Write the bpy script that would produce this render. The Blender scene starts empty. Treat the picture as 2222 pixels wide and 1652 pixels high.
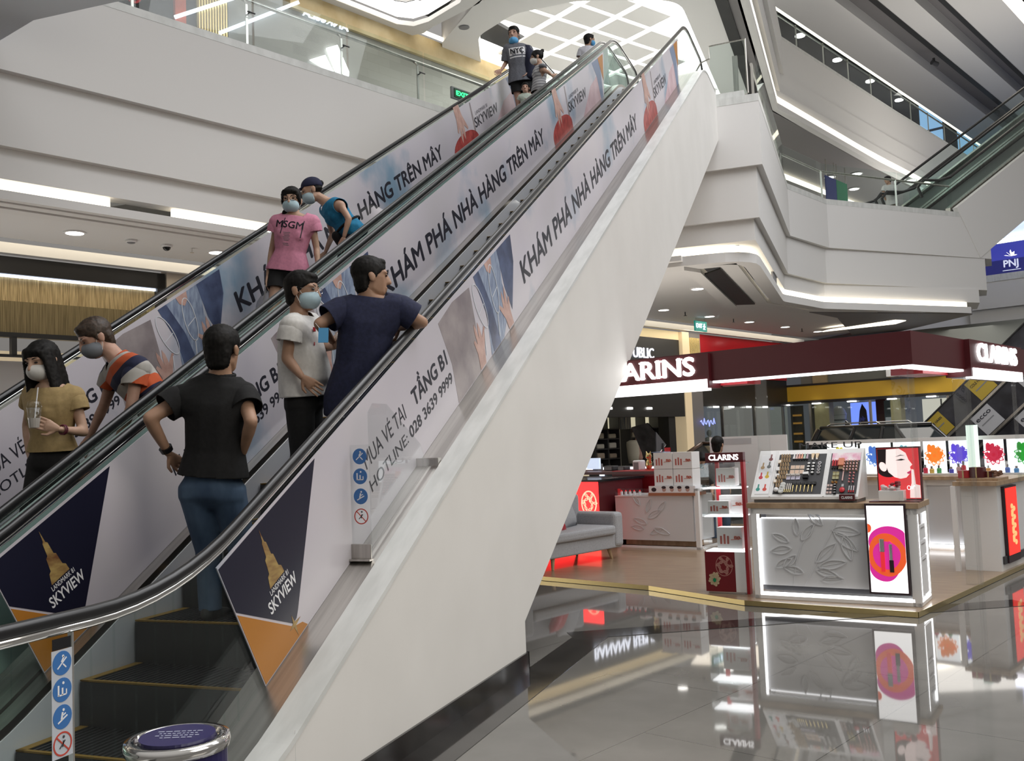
import bpy, bmesh, math, random
from mathutils import Matrix, Vector
from mathutils.bvhtree import BVHTree
random.seed(7)
S = bpy.context.scene
COL = S.collection
R = math.radians
T30 = math.tan(R(30)); C30 = math.cos(R(30)); S30 = 0.5
V = Vector
KA = R(21.76)
KM = Matrix(((math.sin(KA), -math.cos(KA), 0, 0), (math.cos(KA), math.sin(KA), 0, 0), (0, 0, 1, 0), (0, 0, 0, 1)))
def K(a, b, z=0): return KM @ V((a, b, z))

# ---------------------------------------------------------------- camera, world, exposure
cam = bpy.data.cameras.new('camera'); cam_o = bpy.data.objects.new('camera', cam); COL.objects.link(cam_o)
YAW, PITCH, ROLL = R(20.16), R(3.76), R(-2.28)
cf = V((-math.sin(YAW)*math.cos(PITCH), math.cos(YAW)*math.cos(PITCH), math.sin(PITCH)))
cr = V((math.cos(YAW), math.sin(YAW), 0)); cu = cr.cross(cf)
cr2 = cr*math.cos(ROLL)+cu*math.sin(ROLL); cu2 = cu*math.cos(ROLL)-cr*math.sin(ROLL)
cm = Matrix((cr2, cu2, -cf)).transposed().to_4x4(); cm.translation = (0, 0, 1.6)
cam_o.matrix_world = cm
cam.sensor_fit = 'HORIZONTAL'; cam.sensor_width = 36; cam.lens = 36*2074/2222; cam.clip_start = .05; cam.clip_end = 400
S.camera = cam_o
S.view_settings.view_transform = 'Standard'; S.view_settings.look = 'None'; S.view_settings.exposure = 0.0; S.view_settings.gamma = 1
S.view_settings.use_curve_mapping = False
S.cycles.use_denoising = True
S.cycles.max_bounces = 8; S.cycles.transparent_max_bounces = 16; S.cycles.glossy_bounces = 4; S.cycles.transmission_bounces = 6
S.cycles.caustics_reflective = False; S.cycles.caustics_refractive = False; S.cycles.sample_clamp_indirect = 4

w = bpy.data.worlds.new('atrium_light'); S.world = w; w.use_nodes = True
wn = w.node_tree.nodes; wl = w.node_tree.links
bgn = wn['Background']; bgn.inputs[1].default_value = 0.50
tc = wn.new('ShaderNodeTexCoord'); sx = wn.new('ShaderNodeSeparateXYZ'); cr_ = wn.new('ShaderNodeValToRGB')
wl.new(tc.outputs['Generated'], sx.inputs[0]); wl.new(sx.outputs[2], cr_.inputs[0]); wl.new(cr_.outputs[0], bgn.inputs[0])
cr_.color_ramp.elements[0].position = 0.0; cr_.color_ramp.elements[0].color = (.30, .28, .26, 1)
cr_.color_ramp.elements[1].position = 0.75; cr_.color_ramp.elements[1].color = (1.0, .97, .93, 1)

def area(name, loc, rot, sx_, sy_, power, col=(1, .97, .92)):
    l = bpy.data.lights.new(name, 'AREA'); l.shape = 'RECTANGLE'; l.size = sx_; l.size_y = sy_; l.energy = power; l.color = col
    o = bpy.data.objects.new(name, l); COL.objects.link(o); o.location = loc; o.rotation_euler = rot; return o
area('skylight_wash', (-5.5, 25, 12.3), (0, 0, 0), 6, 8, 420)
area('atrium_daylight', (3.5, 10, 16), (0, 0, 0), 10, 16, 1900, (.98, .98, 1))
area('ground_shop_light', K(10, 10, 4.6), (0, 0, KA), 5, 5, 60, (1, .95, .86))
area('front_wall_fill', (5.5, 2.5, 5.5), (0, R(60), 0), 4, 5, 280, (1, .93, .82))  # added unseen fill that brightens the escalator wall from the right
area('under_gallery_light', K(26, 14.3, 4.95), (0, 0, 0), 3, 3, 60, (1, .9, .75))
area('third_floor_fill', K(45, 21, 18.8), (0, 0, KA), 20, 6, 900, (1, .96, .9))  # added fill that lightens the third-floor ceiling behind its glass
area('atrium_up_fill', K(45, 8, 9), (R(180), 0, 0), 14, 10, 1400, (1, .95, .88))  # added unseen fill from below, lightens the right gallery and soffits
area('left_ceiling_fill', K(3, 15.85, 1.6), (R(112), 0, R(270)-KA), 12, 1.8, 150, (1, .95, .88))  # added fill at the shop front that brightens the left ceiling
area('right_ceiling_fill', K(16.5, 11.7, 1.08), (R(180), 0, R(90)-KA), .8, 5, 150, (1, .92, .82))  # added fill above the black counter that brightens the right ceiling
area('far_hall_fill', K(29, 9, 4.8), (0, R(0), KA), 6, 8, 260, (1, .95, .88))  # added fill that brightens the hall by the yellow banded store
area('atrium_fill', (9, 16, 13), (0, R(62), R(-20)), 8, 8, 700, (.97, .98, 1))

# ---------------------------------------------------------------- helpers
I4 = Matrix.Identity(4)
def TR(x, y, z): return Matrix.Translation((x, y, z))
def RZ(a): return Matrix.Rotation(a, 4, 'Z')
def frame(o, u, v):
    u = V(u).normalized(); v = V(v); v = (v-u*v.dot(u)).normalized(); n = u.cross(v)
    m = Matrix((u, v, n)).transposed().to_4x4(); m.translation = o; return m

def tag(o, label=None, cat=None, group=None, kind=None):
    if label: o['label'] = label
    if cat: o['category'] = cat
    if group: o['group'] = group
    if kind: o['kind'] = kind
    return o
def thing(name, loc, label, cat, group=None, rz=0):
    o = bpy.data.objects.new(name, None); COL.objects.link(o); o.location = loc; o.rotation_euler = (0, 0, rz); o.empty_display_size = .1
    return tag(o, label, cat, group)
def par(o, p):
    o.parent = p
    def wm(q):
        m = Matrix.LocRotScale(q.location, q.rotation_euler, q.scale)
        return (wm(q.parent) @ q.matrix_parent_inverse @ m) if q.parent else m
    o.matrix_parent_inverse = wm(p).inverted(); return o
def copy_tree(o, parent=None):
    c = o.copy(); COL.objects.link(c)
    if parent: c.parent = parent
    for ch in [x for x in bpy.data.objects if x.parent == o]: copy_tree(ch, c)
    return c

class MB:
    def __init__(s, m=None): s.bm = bmesh.new(); s.M = m or I4
    def _add(s, vs, fs, m=None):
        mm = s.M @ m if m is not None else s.M
        bv = [s.bm.verts.new(mm @ V(v)) for v in vs]
        for f in fs:
            try: s.bm.faces.new([bv[i] for i in f])
            except ValueError: pass
        return s
    def box(s, x0, x1, y0, y1, z0, z1, m=None):
        return s._add([(x0,y0,z0),(x1,y0,z0),(x1,y1,z0),(x0,y1,z0),(x0,y0,z1),(x1,y0,z1),(x1,y1,z1),(x0,y1,z1)],
                      [(3,2,1,0),(4,5,6,7),(0,1,5,4),(1,2,6,5),(2,3,7,6),(3,0,4,7)], m)
    def prism(s, pts, h0, h1, m=None):           # pts in xy, extruded in z (of m)
        n = len(pts); vs = [(p[0],p[1],h0) for p in pts]+[(p[0],p[1],h1) for p in pts]
        return s._add(vs, [tuple(range(n-1,-1,-1)), tuple(range(n,2*n))]+[(i,(i+1)%n,n+(i+1)%n,n+i) for i in range(n)], m)
    def strip(s, top, bot, h0, h1, m=None):      # band between two polylines of equal length (xy), thickness h0..h1
        n = len(top)
        for i in range(n-1):
            s.prism([bot[i], bot[i+1], top[i+1], top[i]], h0, h1, m)
        return s
    def poly(s, pts, m=None): return s._add(pts, [tuple(range(len(pts)))], m)
    def cyl(s, p0, p1, r0, r1=None, n=12, m=None):
        r1 = r0 if r1 is None else r1; p0 = V(p0); p1 = V(p1); d = (p1-p0).normalized()
        a = d.orthogonal().normalized(); b = d.cross(a); vs = []
        for p, r in ((p0, r0), (p1, r1)):
            for i in range(n): t = 2*math.pi*i/n; vs.append(p+(a*math.cos(t)+b*math.sin(t))*r)
        return s._add(vs, [tuple(range(n-1,-1,-1)), tuple(range(n,2*n))]+[(i,(i+1)%n,n+(i+1)%n,n+i) for i in range(n)], m)
    def tube(s, pts, r, n=8, m=None, sx=1, up=None):    # swept tube through points; sx squashes it along 'up'
        pts = [V(p) for p in pts]; rings = []
        for i, p in enumerate(pts):
            d = (pts[min(i+1, len(pts)-1)]-pts[max(i-1, 0)]).normalized()
            a = (d.cross(V(up)) if up else d.orthogonal()).normalized() if i == 0 or up else (pa-d*pa.dot(d)).normalized()
            pa = a; b = d.cross(a)
            rr = r[i] if isinstance(r, (list, tuple)) else r
            rings.append([p+(a*math.cos(2*math.pi*j/n)*rr+b*math.sin(2*math.pi*j/n)*rr*sx) for j in range(n)])
        vs = [v for g in rings for v in g]; fs = [tuple(range(n-1,-1,-1)), tuple(range((len(pts)-1)*n, len(pts)*n))]
        for i in range(len(pts)-1):
            for j in range(n): fs.append((i*n+j, i*n+(j+1)%n, (i+1)*n+(j+1)%n, (i+1)*n+j))
        return s._add(vs, fs, m)
    def ell(s, c, r, m=None, nu=14, nv=9):
        c = V(c); r = (r,)*3 if isinstance(r, (int, float)) else r
        vs = [c+V((0,0,-r[2]))]+[c+V((r[0]*math.cos(2*math.pi*j/nu)*math.sin(math.pi*i/nv), r[1]*math.sin(2*math.pi*j/nu)*math.sin(math.pi*i/nv), -r[2]*math.cos(math.pi*i/nv))) for i in range(1, nv) for j in range(nu)]+[c+V((0,0,r[2]))]
        L = len(vs)-1; fs = [(0, 1+(j+1)%nu, 1+j) for j in range(nu)]+[(L, L-nu+j, L-nu+(j+1)%nu) for j in range(nu)]
        for i in range(nv-2):
            for j in range(nu): fs.append((1+i*nu+j, 1+i*nu+(j+1)%nu, 1+(i+1)*nu+(j+1)%nu, 1+(i+1)*nu+j))
        return s._add(vs, fs, m)
    def lathe(s, prof, c=(0,0,0), n=16, m=None):        # prof: (r,z)
        vs = []; c = V(c)
        for r, z in prof:
            for j in range(n): vs.append(c+V((r*math.cos(2*math.pi*j/n), r*math.sin(2*math.pi*j/n), z)))
        k = len(prof); fs = [tuple(range(n-1,-1,-1)), tuple(range((k-1)*n, k*n))]
        for i in range(k-1):
            for j in range(n): fs.append((i*n+j, i*n+(j+1)%n, (i+1)*n+(j+1)%n, (i+1)*n+j))
        return s._add(vs, fs, m)
    def mesh(s, me, m=None):
        b = len(s.bm.verts); s.bm.from_mesh(me); s.bm.verts.ensure_lookup_table()
        mm = s.M @ m if m is not None else s.M
        for v in s.bm.verts[b:]: v.co = mm @ v.co
        return s
    def build(s, name, mat, parent=None, bevel=0, smooth=False, norm=True, seg=2):
        if norm: bmesh.ops.recalc_face_normals(s.bm, faces=s.bm.faces)
        me = bpy.data.meshes.new(name); s.bm.to_mesh(me); s.bm.free(); me.materials.append(mat)
        o = bpy.data.objects.new(name, me); COL.objects.link(o)
        if smooth:
            for p in me.polygons: p.use_smooth = True
        if bevel:
            md = o.modifiers.new('bevel', 'BEVEL'); md.width = bevel; md.segments = seg; md.limit_method = 'ANGLE'; md.angle_limit = R(40)
        if parent: par(o, parent)
        return o
def struct(name, mb, mat, **k): return tag(mb.build(name, mat, **k), kind='structure')

_tc = {}
def glyphs(body, bold=0.0):
    bold = 0.0
    key = (body, bold)
    if key not in _tc:
        c = bpy.data.curves.new('lettering', 'FONT'); c.body = body; c.offset = bold; c.resolution_u = 3
        o = bpy.data.objects.new('lettering', c); COL.objects.link(o)
        dg = bpy.context.evaluated_depsgraph_get(); me = bpy.data.meshes.new_from_object(o.evaluated_get(dg))
        bpy.data.objects.remove(o); bpy.data.curves.remove(c); me.materials.clear()
        _tc[key] = me
    return _tc[key]
CAP = None
def text(mb, body, fr, width, cap, depth=.004, bold=0.0, x0=0, y0=0, mirror=False):
    """flat lettering: starts at (x0,y0) of frame fr, scaled to a width and a capital height, with real thickness"""
    global CAP
    if CAP is None:
        h = glyphs('H'); CAP = max(v.co.y for v in h.vertices)
    me = glyphs(body); xs = [v.co.x for v in me.vertices]; bd = max(0, bold)*1.6
    sx = width/(max(xs)-min(xs)+bd*2); sy = cap/CAP; ox = min(xs)-bd
    b = bmesh.new()
    for dx, dy in (((-bd, 0), (bd, 0), (0, bd), (0, -bd), (0, 0)) if bd else ((0, 0),)):
        n0 = len(b.verts); b.from_mesh(me); b.verts.ensure_lookup_table()
        for v in b.verts[n0:]: v.co.x += dx; v.co.y += dy; v.co.z = (dx*3+dy)*.002/max(bd, 1e-6)
    for v in b.verts:
        x = (v.co.x-ox)*sx
        v.co = V((x0+(width-x if mirror else x), y0+v.co.y*sy, v.co.z*depth*20))
    r = bmesh.ops.extrude_face_region(b, geom=b.faces[:])
    bmesh.ops.translate(b, verts=[g for g in r['geom'] if isinstance(g, bmesh.types.BMVert)], vec=(0, 0, depth))
    t = bpy.data.meshes.new('tmp'); b.to_mesh(t); b.free(); mb.mesh(t, fr); bpy.data.meshes.remove(t)
    return mb

# ---------------------------------------------------------------- materials
def mat(name, col, rough=.5, metal=0, emit=0, ecol=None, trans=0, spec=.5, coat=0, alpha=1, ior=1.45):
    m = bpy.data.materials.new(name); m.use_nodes = True; b = m.node_tree.nodes['Principled BSDF']
    c = (*col, 1) if len(col) == 3 else col
    b.inputs['Base Color'].default_value = c; b.inputs['Roughness'].default_value = rough; b.inputs['Metallic'].default_value = metal
    b.inputs['Specular IOR Level'].default_value = spec; b.inputs['Transmission Weight'].default_value = trans; b.inputs['IOR'].default_value = ior
    b.inputs['Coat Weight'].default_value = coat; b.inputs['Coat Roughness'].default_value = .05; b.inputs['Alpha'].default_value = alpha
    if emit: b.inputs['Emission Color'].default_value = (*(ecol or col), 1); b.inputs['Emission Strength'].default_value = emit
    return m
def N(m, t, **k):
    n = m.node_tree.nodes.new(t)
    for a, v in k.items(): setattr(n, a, v)
    return n
def noise_mat(name, c1, c2, scale=4, rough=.5, metal=0, detail=4, lo=.35, hi=.65, stretch=(1,1,1), bump=0, coat=0, spec=.5, rot=(0,0,0), c3=None):
    m = mat(name, c1, rough, metal, coat=coat, spec=spec); L = m.node_tree.links; b = m.node_tree.nodes['Principled BSDF']
    co = N(m, 'ShaderNodeTexCoord'); mp = N(m, 'ShaderNodeMapping'); mp.inputs['Scale'].default_value = stretch; mp.inputs['Rotation'].default_value = rot
    nz = N(m, 'ShaderNodeTexNoise'); nz.inputs['Scale'].default_value = scale; nz.inputs['Detail'].default_value = detail
    rp = N(m, 'ShaderNodeValToRGB'); e = rp.color_ramp.elements
    e[0].position = lo; e[0].color = (*c1, 1); e[1].position = hi; e[1].color = (*c2, 1)
    if c3: x = e.new((lo+hi)/2); x.color = (*c3, 1)
    L.new(co.outputs['Object'], mp.inputs[0]); L.new(mp.outputs[0], nz.inputs[0]); L.new(nz.outputs[0], rp.inputs[0]); L.new(rp.outputs[0], b.inputs['Base Color'])
    if bump:
        bp = N(m, 'ShaderNodeBump'); bp.inputs['Strength'].default_value = bump; bp.inputs['Distance'].default_value = .01; L.new(nz.outputs[0], bp.inputs['Height']); L.new(bp.outputs[0], b.inputs['Normal'])
    return m
def glass(name, col=(.9, .97, .95), mix=.12, rough=.0):
    """thin clear sheet: mostly see-through, mirror reflection by the angle"""
    m = bpy.data.materials.new(name); m.use_nodes = True; nt = m.node_tree; nt.nodes.clear(); L = nt.links
    o = N(m, 'ShaderNodeOutputMaterial'); t = N(m, 'ShaderNodeBsdfTransparent'); g = N(m, 'ShaderNodeBsdfGlossy'); x = N(m, 'ShaderNodeMixShader')
    t.inputs[0].default_value = (*col, 1); g.inputs['Roughness'].default_value = rough
    lw = N(m, 'ShaderNodeLayerWeight'); lw.inputs[0].default_value = .5; pw = N(m, 'ShaderNodeMath', operation='POWER'); pw.inputs[1].default_value = 4.0; ml = N(m, 'ShaderNodeMath', operation='MULTIPLY'); ml.inputs[1].default_value = .4
    L.new(lw.outputs['Facing'], pw.inputs[0]); L.new(pw.outputs[0], ml.inputs[0]); fr = ml; ad = N(m, 'ShaderNodeMath', operation='ADD'); ad.inputs[1].default_value = mix; ad.use_clamp = True
    L.new(fr.outputs[0], ad.inputs[0]); L.new(ad.outputs[0], x.inputs[0]); L.new(t.outputs[0], x.inputs[1]); L.new(g.outputs[0], x.inputs[2]); L.new(x.outputs[0], o.inputs[0])
    return m
M = {}
M['white'] = noise_mat('white_paint', (.70, .685, .655), (.74, .725, .695), 1.3, .55)
M['white2'] = mat('white_ceiling_paint', (.72, .71, .70), .6)
M['ledge'] = noise_mat('pale_stone_ledge', (.56, .57, .55), (.66, .67, .65), 3, .3, stretch=(4, 1, 1))
M['dark_soffit'] = mat('grey_soffit_and_shade', (.20, .19, .19), .6)
M['black'] = mat('black_gap', (.012, .012, .012), .5)
M['blackgloss'] = mat('black_gloss', (.012, .012, .014), .15)
M['steel'] = noise_mat('brushed_steel', (.42, .40, .37), (.55, .53, .49), 30, .28, metal=1, stretch=(1, .03, .03))
M['chrome'] = mat('polished_steel', (.75, .74, .72), .1, metal=1)
M['rubber'] = mat('black_rubber', (.012, .012, .013), .28, spec=.6)
M['stepmetal'] = mat('dark_step_metal', (.05, .05, .052), .45, metal=.6)
M['yellow'] = mat('yellow_line', (.22, .13, .02), .6)
M['glass'] = glass('clear_glass', (.93, .97, .96), .02)
M['greenglass'] = glass('green_glass', (.84, .91, .89), .03)
M['acrylic'] = glass('acrylic', (.96, .97, .97), .05)
M['warm'] = mat('warm_cove_light', (1, .93, .78), emit=2.6, ecol=(1, .90, .72))
M['cool'] = mat('white_cove_light', (1, .98, .95), emit=2.2, ecol=(1, .97, .92))
M['lamp'] = mat('lamp_white', (1, 1, 1), emit=6, ecol=(1, .97, .92))
M['led'] = mat('led_white', (1, 1, 1), emit=3.0, ecol=(.97, .98, 1))
M['ledblue'] = mat('led_blue_white', (.8, .9, 1), emit=2.2, ecol=(.72, .82, 1))
M['navy'] = mat('navy_print', (.010, .010, .025), .35)
M['orange'] = mat('orange_print', (.42, .17, .025), .4)
M['print_white'] = mat('white_print', (.8, .8, .82), .4)
M['ink'] = mat('dark_ink', (.02, .02, .03), .45)
M['skin'] = noise_mat('skin', (.42, .25, .17), (.48, .29, .20), 9, .5)
M['wood'] = noise_mat('oak_floor', (.22, .15, .095), (.32, .23, .15), 6, .3, stretch=(.6, 7, 1), rot=(0, 0, KA), coat=.25)
M['oak'] = noise_mat('oak_top', (.30, .20, .12), (.42, .30, .19), 8, .4, stretch=(1, 5, 1))
M['gold'] = mat('brass_edge', (.72, .58, .28), .25, metal=1)
M['maroon'] = mat('maroon_panel', (.085, .012, .016), .35)
M['red'] = mat('red_panel', (.42, .02, .03), .35)
M['shiny_red'] = mat('red_gloss', (.5, .02, .03), .15)
M['gloss_white'] = mat('gloss_white', (.78, .78, .78), .2)
M['matt_white'] = mat('matt_white', (.75, .75, .76), .5)
M['grey'] = mat('mid_grey', (.2, .2, .21), .5)
M['dgrey'] = mat('dark_grey', (.05, .05, .055), .5)
# ---------------------------------------------------------------- floor
fl = mat('polished_floor_tile', (.25, .245, .235), .035, spec=.8)
L = fl.node_tree.links; b = fl.node_tree.nodes['Principled BSDF']
co = N(fl, 'ShaderNodeTexCoord'); mp = N(fl, 'ShaderNodeMapping'); mp.inputs['Rotation'].default_value = (0, 0, -(math.pi/2-KA)); mp.inputs['Location'].default_value = (.36, -.26, 0)
br = N(fl, 'ShaderNodeTexBrick'); br.offset = .5; br.inputs['Scale'].default_value = 1; br.inputs['Mortar Size'].default_value = .003; br.inputs['Brick Width'].default_value = 1.9; br.inputs['Row Height'].default_value = .94
nz = N(fl, 'ShaderNodeTexNoise'); nz.inputs['Scale'].default_value = .9; nz.inputs['Detail'].default_value = 6
rp = N(fl, 'ShaderNodeValToRGB'); rp.color_ramp.elements[0].position = .35; rp.color_ramp.elements[0].color = (.12, .116, .108, 1); rp.color_ramp.elements[1].position = .7; rp.color_ramp.elements[1].color = (.19, .183, .170, 1)
L.new(co.outputs['Object'], mp.inputs[0]); L.new(mp.outputs[0], br.inputs[0]); L.new(co.outputs['Object'], nz.inputs[0]); L.new(nz.outputs[0], rp.inputs[0])
L.new(rp.outputs[0], br.inputs['Color1']); L.new(rp.outputs[0], br.inputs['Color2']); br.inputs['Mortar'].default_value = (.07, .07, .065, 1); L.new(br.outputs[0], b.inputs['Base Color'])
M['floor'] = fl
M['darktile'] = noise_mat('dark_granite', (.022, .021, .02), (.04, .038, .036), 3, .06, spec=.7)
struct('floor', MB().box(-40, 40, -12, 80, -.2, 0), M['floor'])
def flat(pts, z0, z1): return MB().prism(pts, z0, z1)
struct('trim_1', flat([(-2.347, -3), (-2.06, -3), (-2.06, 7.62), (-2.16, 7.85), (-2.347, 7.74)], 0, .003), M['darktile'])
d = V((1.5, .86)).normalized(); nn = V((-d.y, d.x)); p = V((-2.3, 7.5)); q = V((1.3, 9.55))
struct('trim_2', flat([p, q, q+nn*.3, p+nn*.3], 0, .0035), M['darktile'])

# ---------------------------------------------------------------- escalator profile (YZ), shared
def fillet(pts, r, n=8):
    out = [pts[0]]
    for i in range(1, len(pts)-1):
        a, p, c = V(pts[i-1]), V(pts[i]), V(pts[i+1]); u = (a-p).normalized(); v = (c-p).normalized()
        ang = u.angle(v); t = min(r/math.tan(ang/2), (a-p).length*.49, (c-p).length*.49)
        p0, p1 = p+u*t, p+v*t
        for k in range(n+1):
            s = k/n; out.append(tuple(p0*(1-s)**2+p*2*s*(1-s)+p1*s*s))
    out.append(pts[-1]); return out
def prof(off, y0, y1, r=1.7):          # the handrail line moved down by off
    zl, zh = 1.05-off, 9.12-off
    return fillet([(y0, zl), ((1.05+.8)/T30, zl), ((9.12+.8)/T30, zh), (y1, zh)], r)
Y0S = 3.118                            # first step nosing
YZ = Matrix(((0, 0, 1, 0), (1, 0, 0, 0), (0, 1, 0, 0), (0, 0, 0, 1)))   # local (x,y,z) -> (Y,Z,X)
def newel(y, zc, r, sgn, n=10): return [(y+sgn*r*math.cos(t), zc+r*math.sin(t)) for t in [(-.5+i/n)*math.pi for i in range(n+1)]]

# cladding wall beside the right escalator and the shared truss
deck = prof(.853, 1.2, 18.55)
wallpts = [(1.0, 0), (6.47, 0), (6.47, .335), (18.55, -3.4+T30*18.55)] + deck[::-1] + [(1.0, .197)]
struct('wall_right', MB().prism(wallpts, -2.49, -2.347, YZ), M['white'], bevel=.006)
struct('trim_3', MB().strip(prof(.845, 1.0, 18.5), prof(.875, 1.0, 18.5), -2.495, -2.34, YZ), M['ledge'])
under = [(6.47, .3), (18.55, -3.42+T30*18.55), (18.55, 7.85), (17.2, 7.83), (6.47, -2.1+T30*6.47)]
struct('wall_underside', MB().prism(under, -5.75, -2.49, YZ), M['white'])
struct('wall_end', MB().box(-5.75, -2.49, 6.3, 6.47, 0, .4), M['white'])
struct('wall_left', MB().prism(wallpts, -5.88, -5.75, YZ), M['white'])
struct('baseboard_right', MB().box(-2.347, -2.332, .9, 6.485, 0, .122).box(-2.49, -2.332, 6.47, 6.485, 0, .122), M['darktile'])
struct('trim_4', MB().box(-2.3475, -2.3465, 3.55, 3.553, .2, .42), M['grey'] if False else M['ledge'])

# ad panel artwork: panel frame (s along the slope, t across it), facing +X
def adframe(X): return frame(V((X, .8*C30*S30, -.8*C30*C30)), (0, C30, S30), (0, -S30, C30))
adm = noise_mat('ad_print', (.47, .45, .48), (.60, .57, .59), .55, .3, detail=3, lo=.3, hi=.7, c3=(.53, .50, .55), stretch=(1, 1, 1))
L = adm.node_tree.links; b = adm.node_tree.nodes['Principled BSDF']
co = N(adm, 'ShaderNodeTexCoord'); n2 = N(adm, 'ShaderNodeTexNoise'); n2.inputs['Scale'].default_value = .8; n2.inputs['Detail'].default_value = 5
rp = N(adm, 'ShaderNodeValToRGB'); rp.color_ramp.elements[0].position = .55; rp.color_ramp.elements[0].color = (0, 0, 0, 1); rp.color_ramp.elements[1].position = .68; rp.color_ramp.elements[1].color = (1, 1, 1, 1)
mx = N(adm, 'ShaderNodeMixRGB'); mx.inputs[2].default_value = (.20, .30, .40, 1)
old = b.inputs['Base Color'].links[0].from_socket
L.new(co.outputs['Object'], n2.inputs[0]); L.new(n2.outputs[0], rp.inputs[0]); L.new(rp.outputs[0], mx.inputs[0]); L.new(old, mx.inputs[1]); L.new(mx.outputs[0], b.inputs['Base Color'])
M['ad'] = adm
M['tower'] = noise_mat('bronze_print', (.16, .07, .03), (.40, .28, .10), 8, .4, stretch=(1, 1, 3))
M['adskin'] = noise_mat('skin_print', (.42, .25, .21), (.55, .36, .31), 12, .4)
M['shirt'] = noise_mat('blue_shirt_print', (.16, .20, .30), (.30, .36, .47), 9, .4, stretch=(1, 4, 1))
M['jacket'] = noise_mat('navy_jacket_print', (.04, .05, .10), (.09, .12, .22), 5, .4)
M['shade'] = noise_mat('brown_print', (.20, .17, .18), (.33, .29, .29), 4, .4)
M['dish'] = noise_mat('red_dish_print', (.25, .03, .03), (.45, .08, .07), 9, .35)
M['pinkwash'] = noise_mat('pink_wash_print', (.48, .32, .35), (.60, .45, .48), 3, .4)
M['bluewash'] = mat('blue_wash_print', (.17, .22, .33), .4)
M['glassprint'] = mat('glass_print', (.62, .64, .68), .3)
def circ(cx, cy, rx, ry, n=20, a0=0, a1=2*math.pi, rot=0):
    o = []
    for i in range(n+(a1-a0 < 6.28)):
        t = a0+(a1-a0)*i/n; x = rx*math.cos(t); y = ry*math.sin(t)
        o.append((cx+x*math.cos(rot)-y*math.sin(rot), cy+x*math.sin(rot)+y*math.cos(rot)))
    return o
def ring(mb, cx, cy, rx, ry, w_, h0, h1, fr, n=24, rot=0):
    a = circ(cx, cy, rx, ry, n, rot=rot); c = circ(cx, cy, rx-w_, ry-w_, n, rot=rot)
    for i in range(n): mb.prism([c[i], c[(i+1) % n], a[(i+1) % n], a[i]], h0, h1, fr)
    return mb
def line2(mb, pts, w_, h0, h1, fr):
    for (x0, y0), (x1, y1) in zip(pts, pts[1:]):
        d = V((x1-x0, y1-y0)); n = V((-d.y, d.x)).normalized()*w_/2
        mb.prism([(x0-n.x, y0-n.y), (x1-n.x, y1-n.y), (x1+n.x, y1+n.y), (x0+n.x, y0+n.y)], h0, h1, fr)
    return mb
HANDA = [(-.10,-.22),(.02,-.22),(.05,-.08),(.10,.02),(.14,.10),(.12,.12),(.05,.04),(.045,.15),(.025,.22),(.005,.15),(-.005,.06),(-.02,.17),(-.045,.24),(-.06,.16),(-.05,.03),(-.09,.10),(-.11,.08),(-.085,-.05)]
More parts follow.
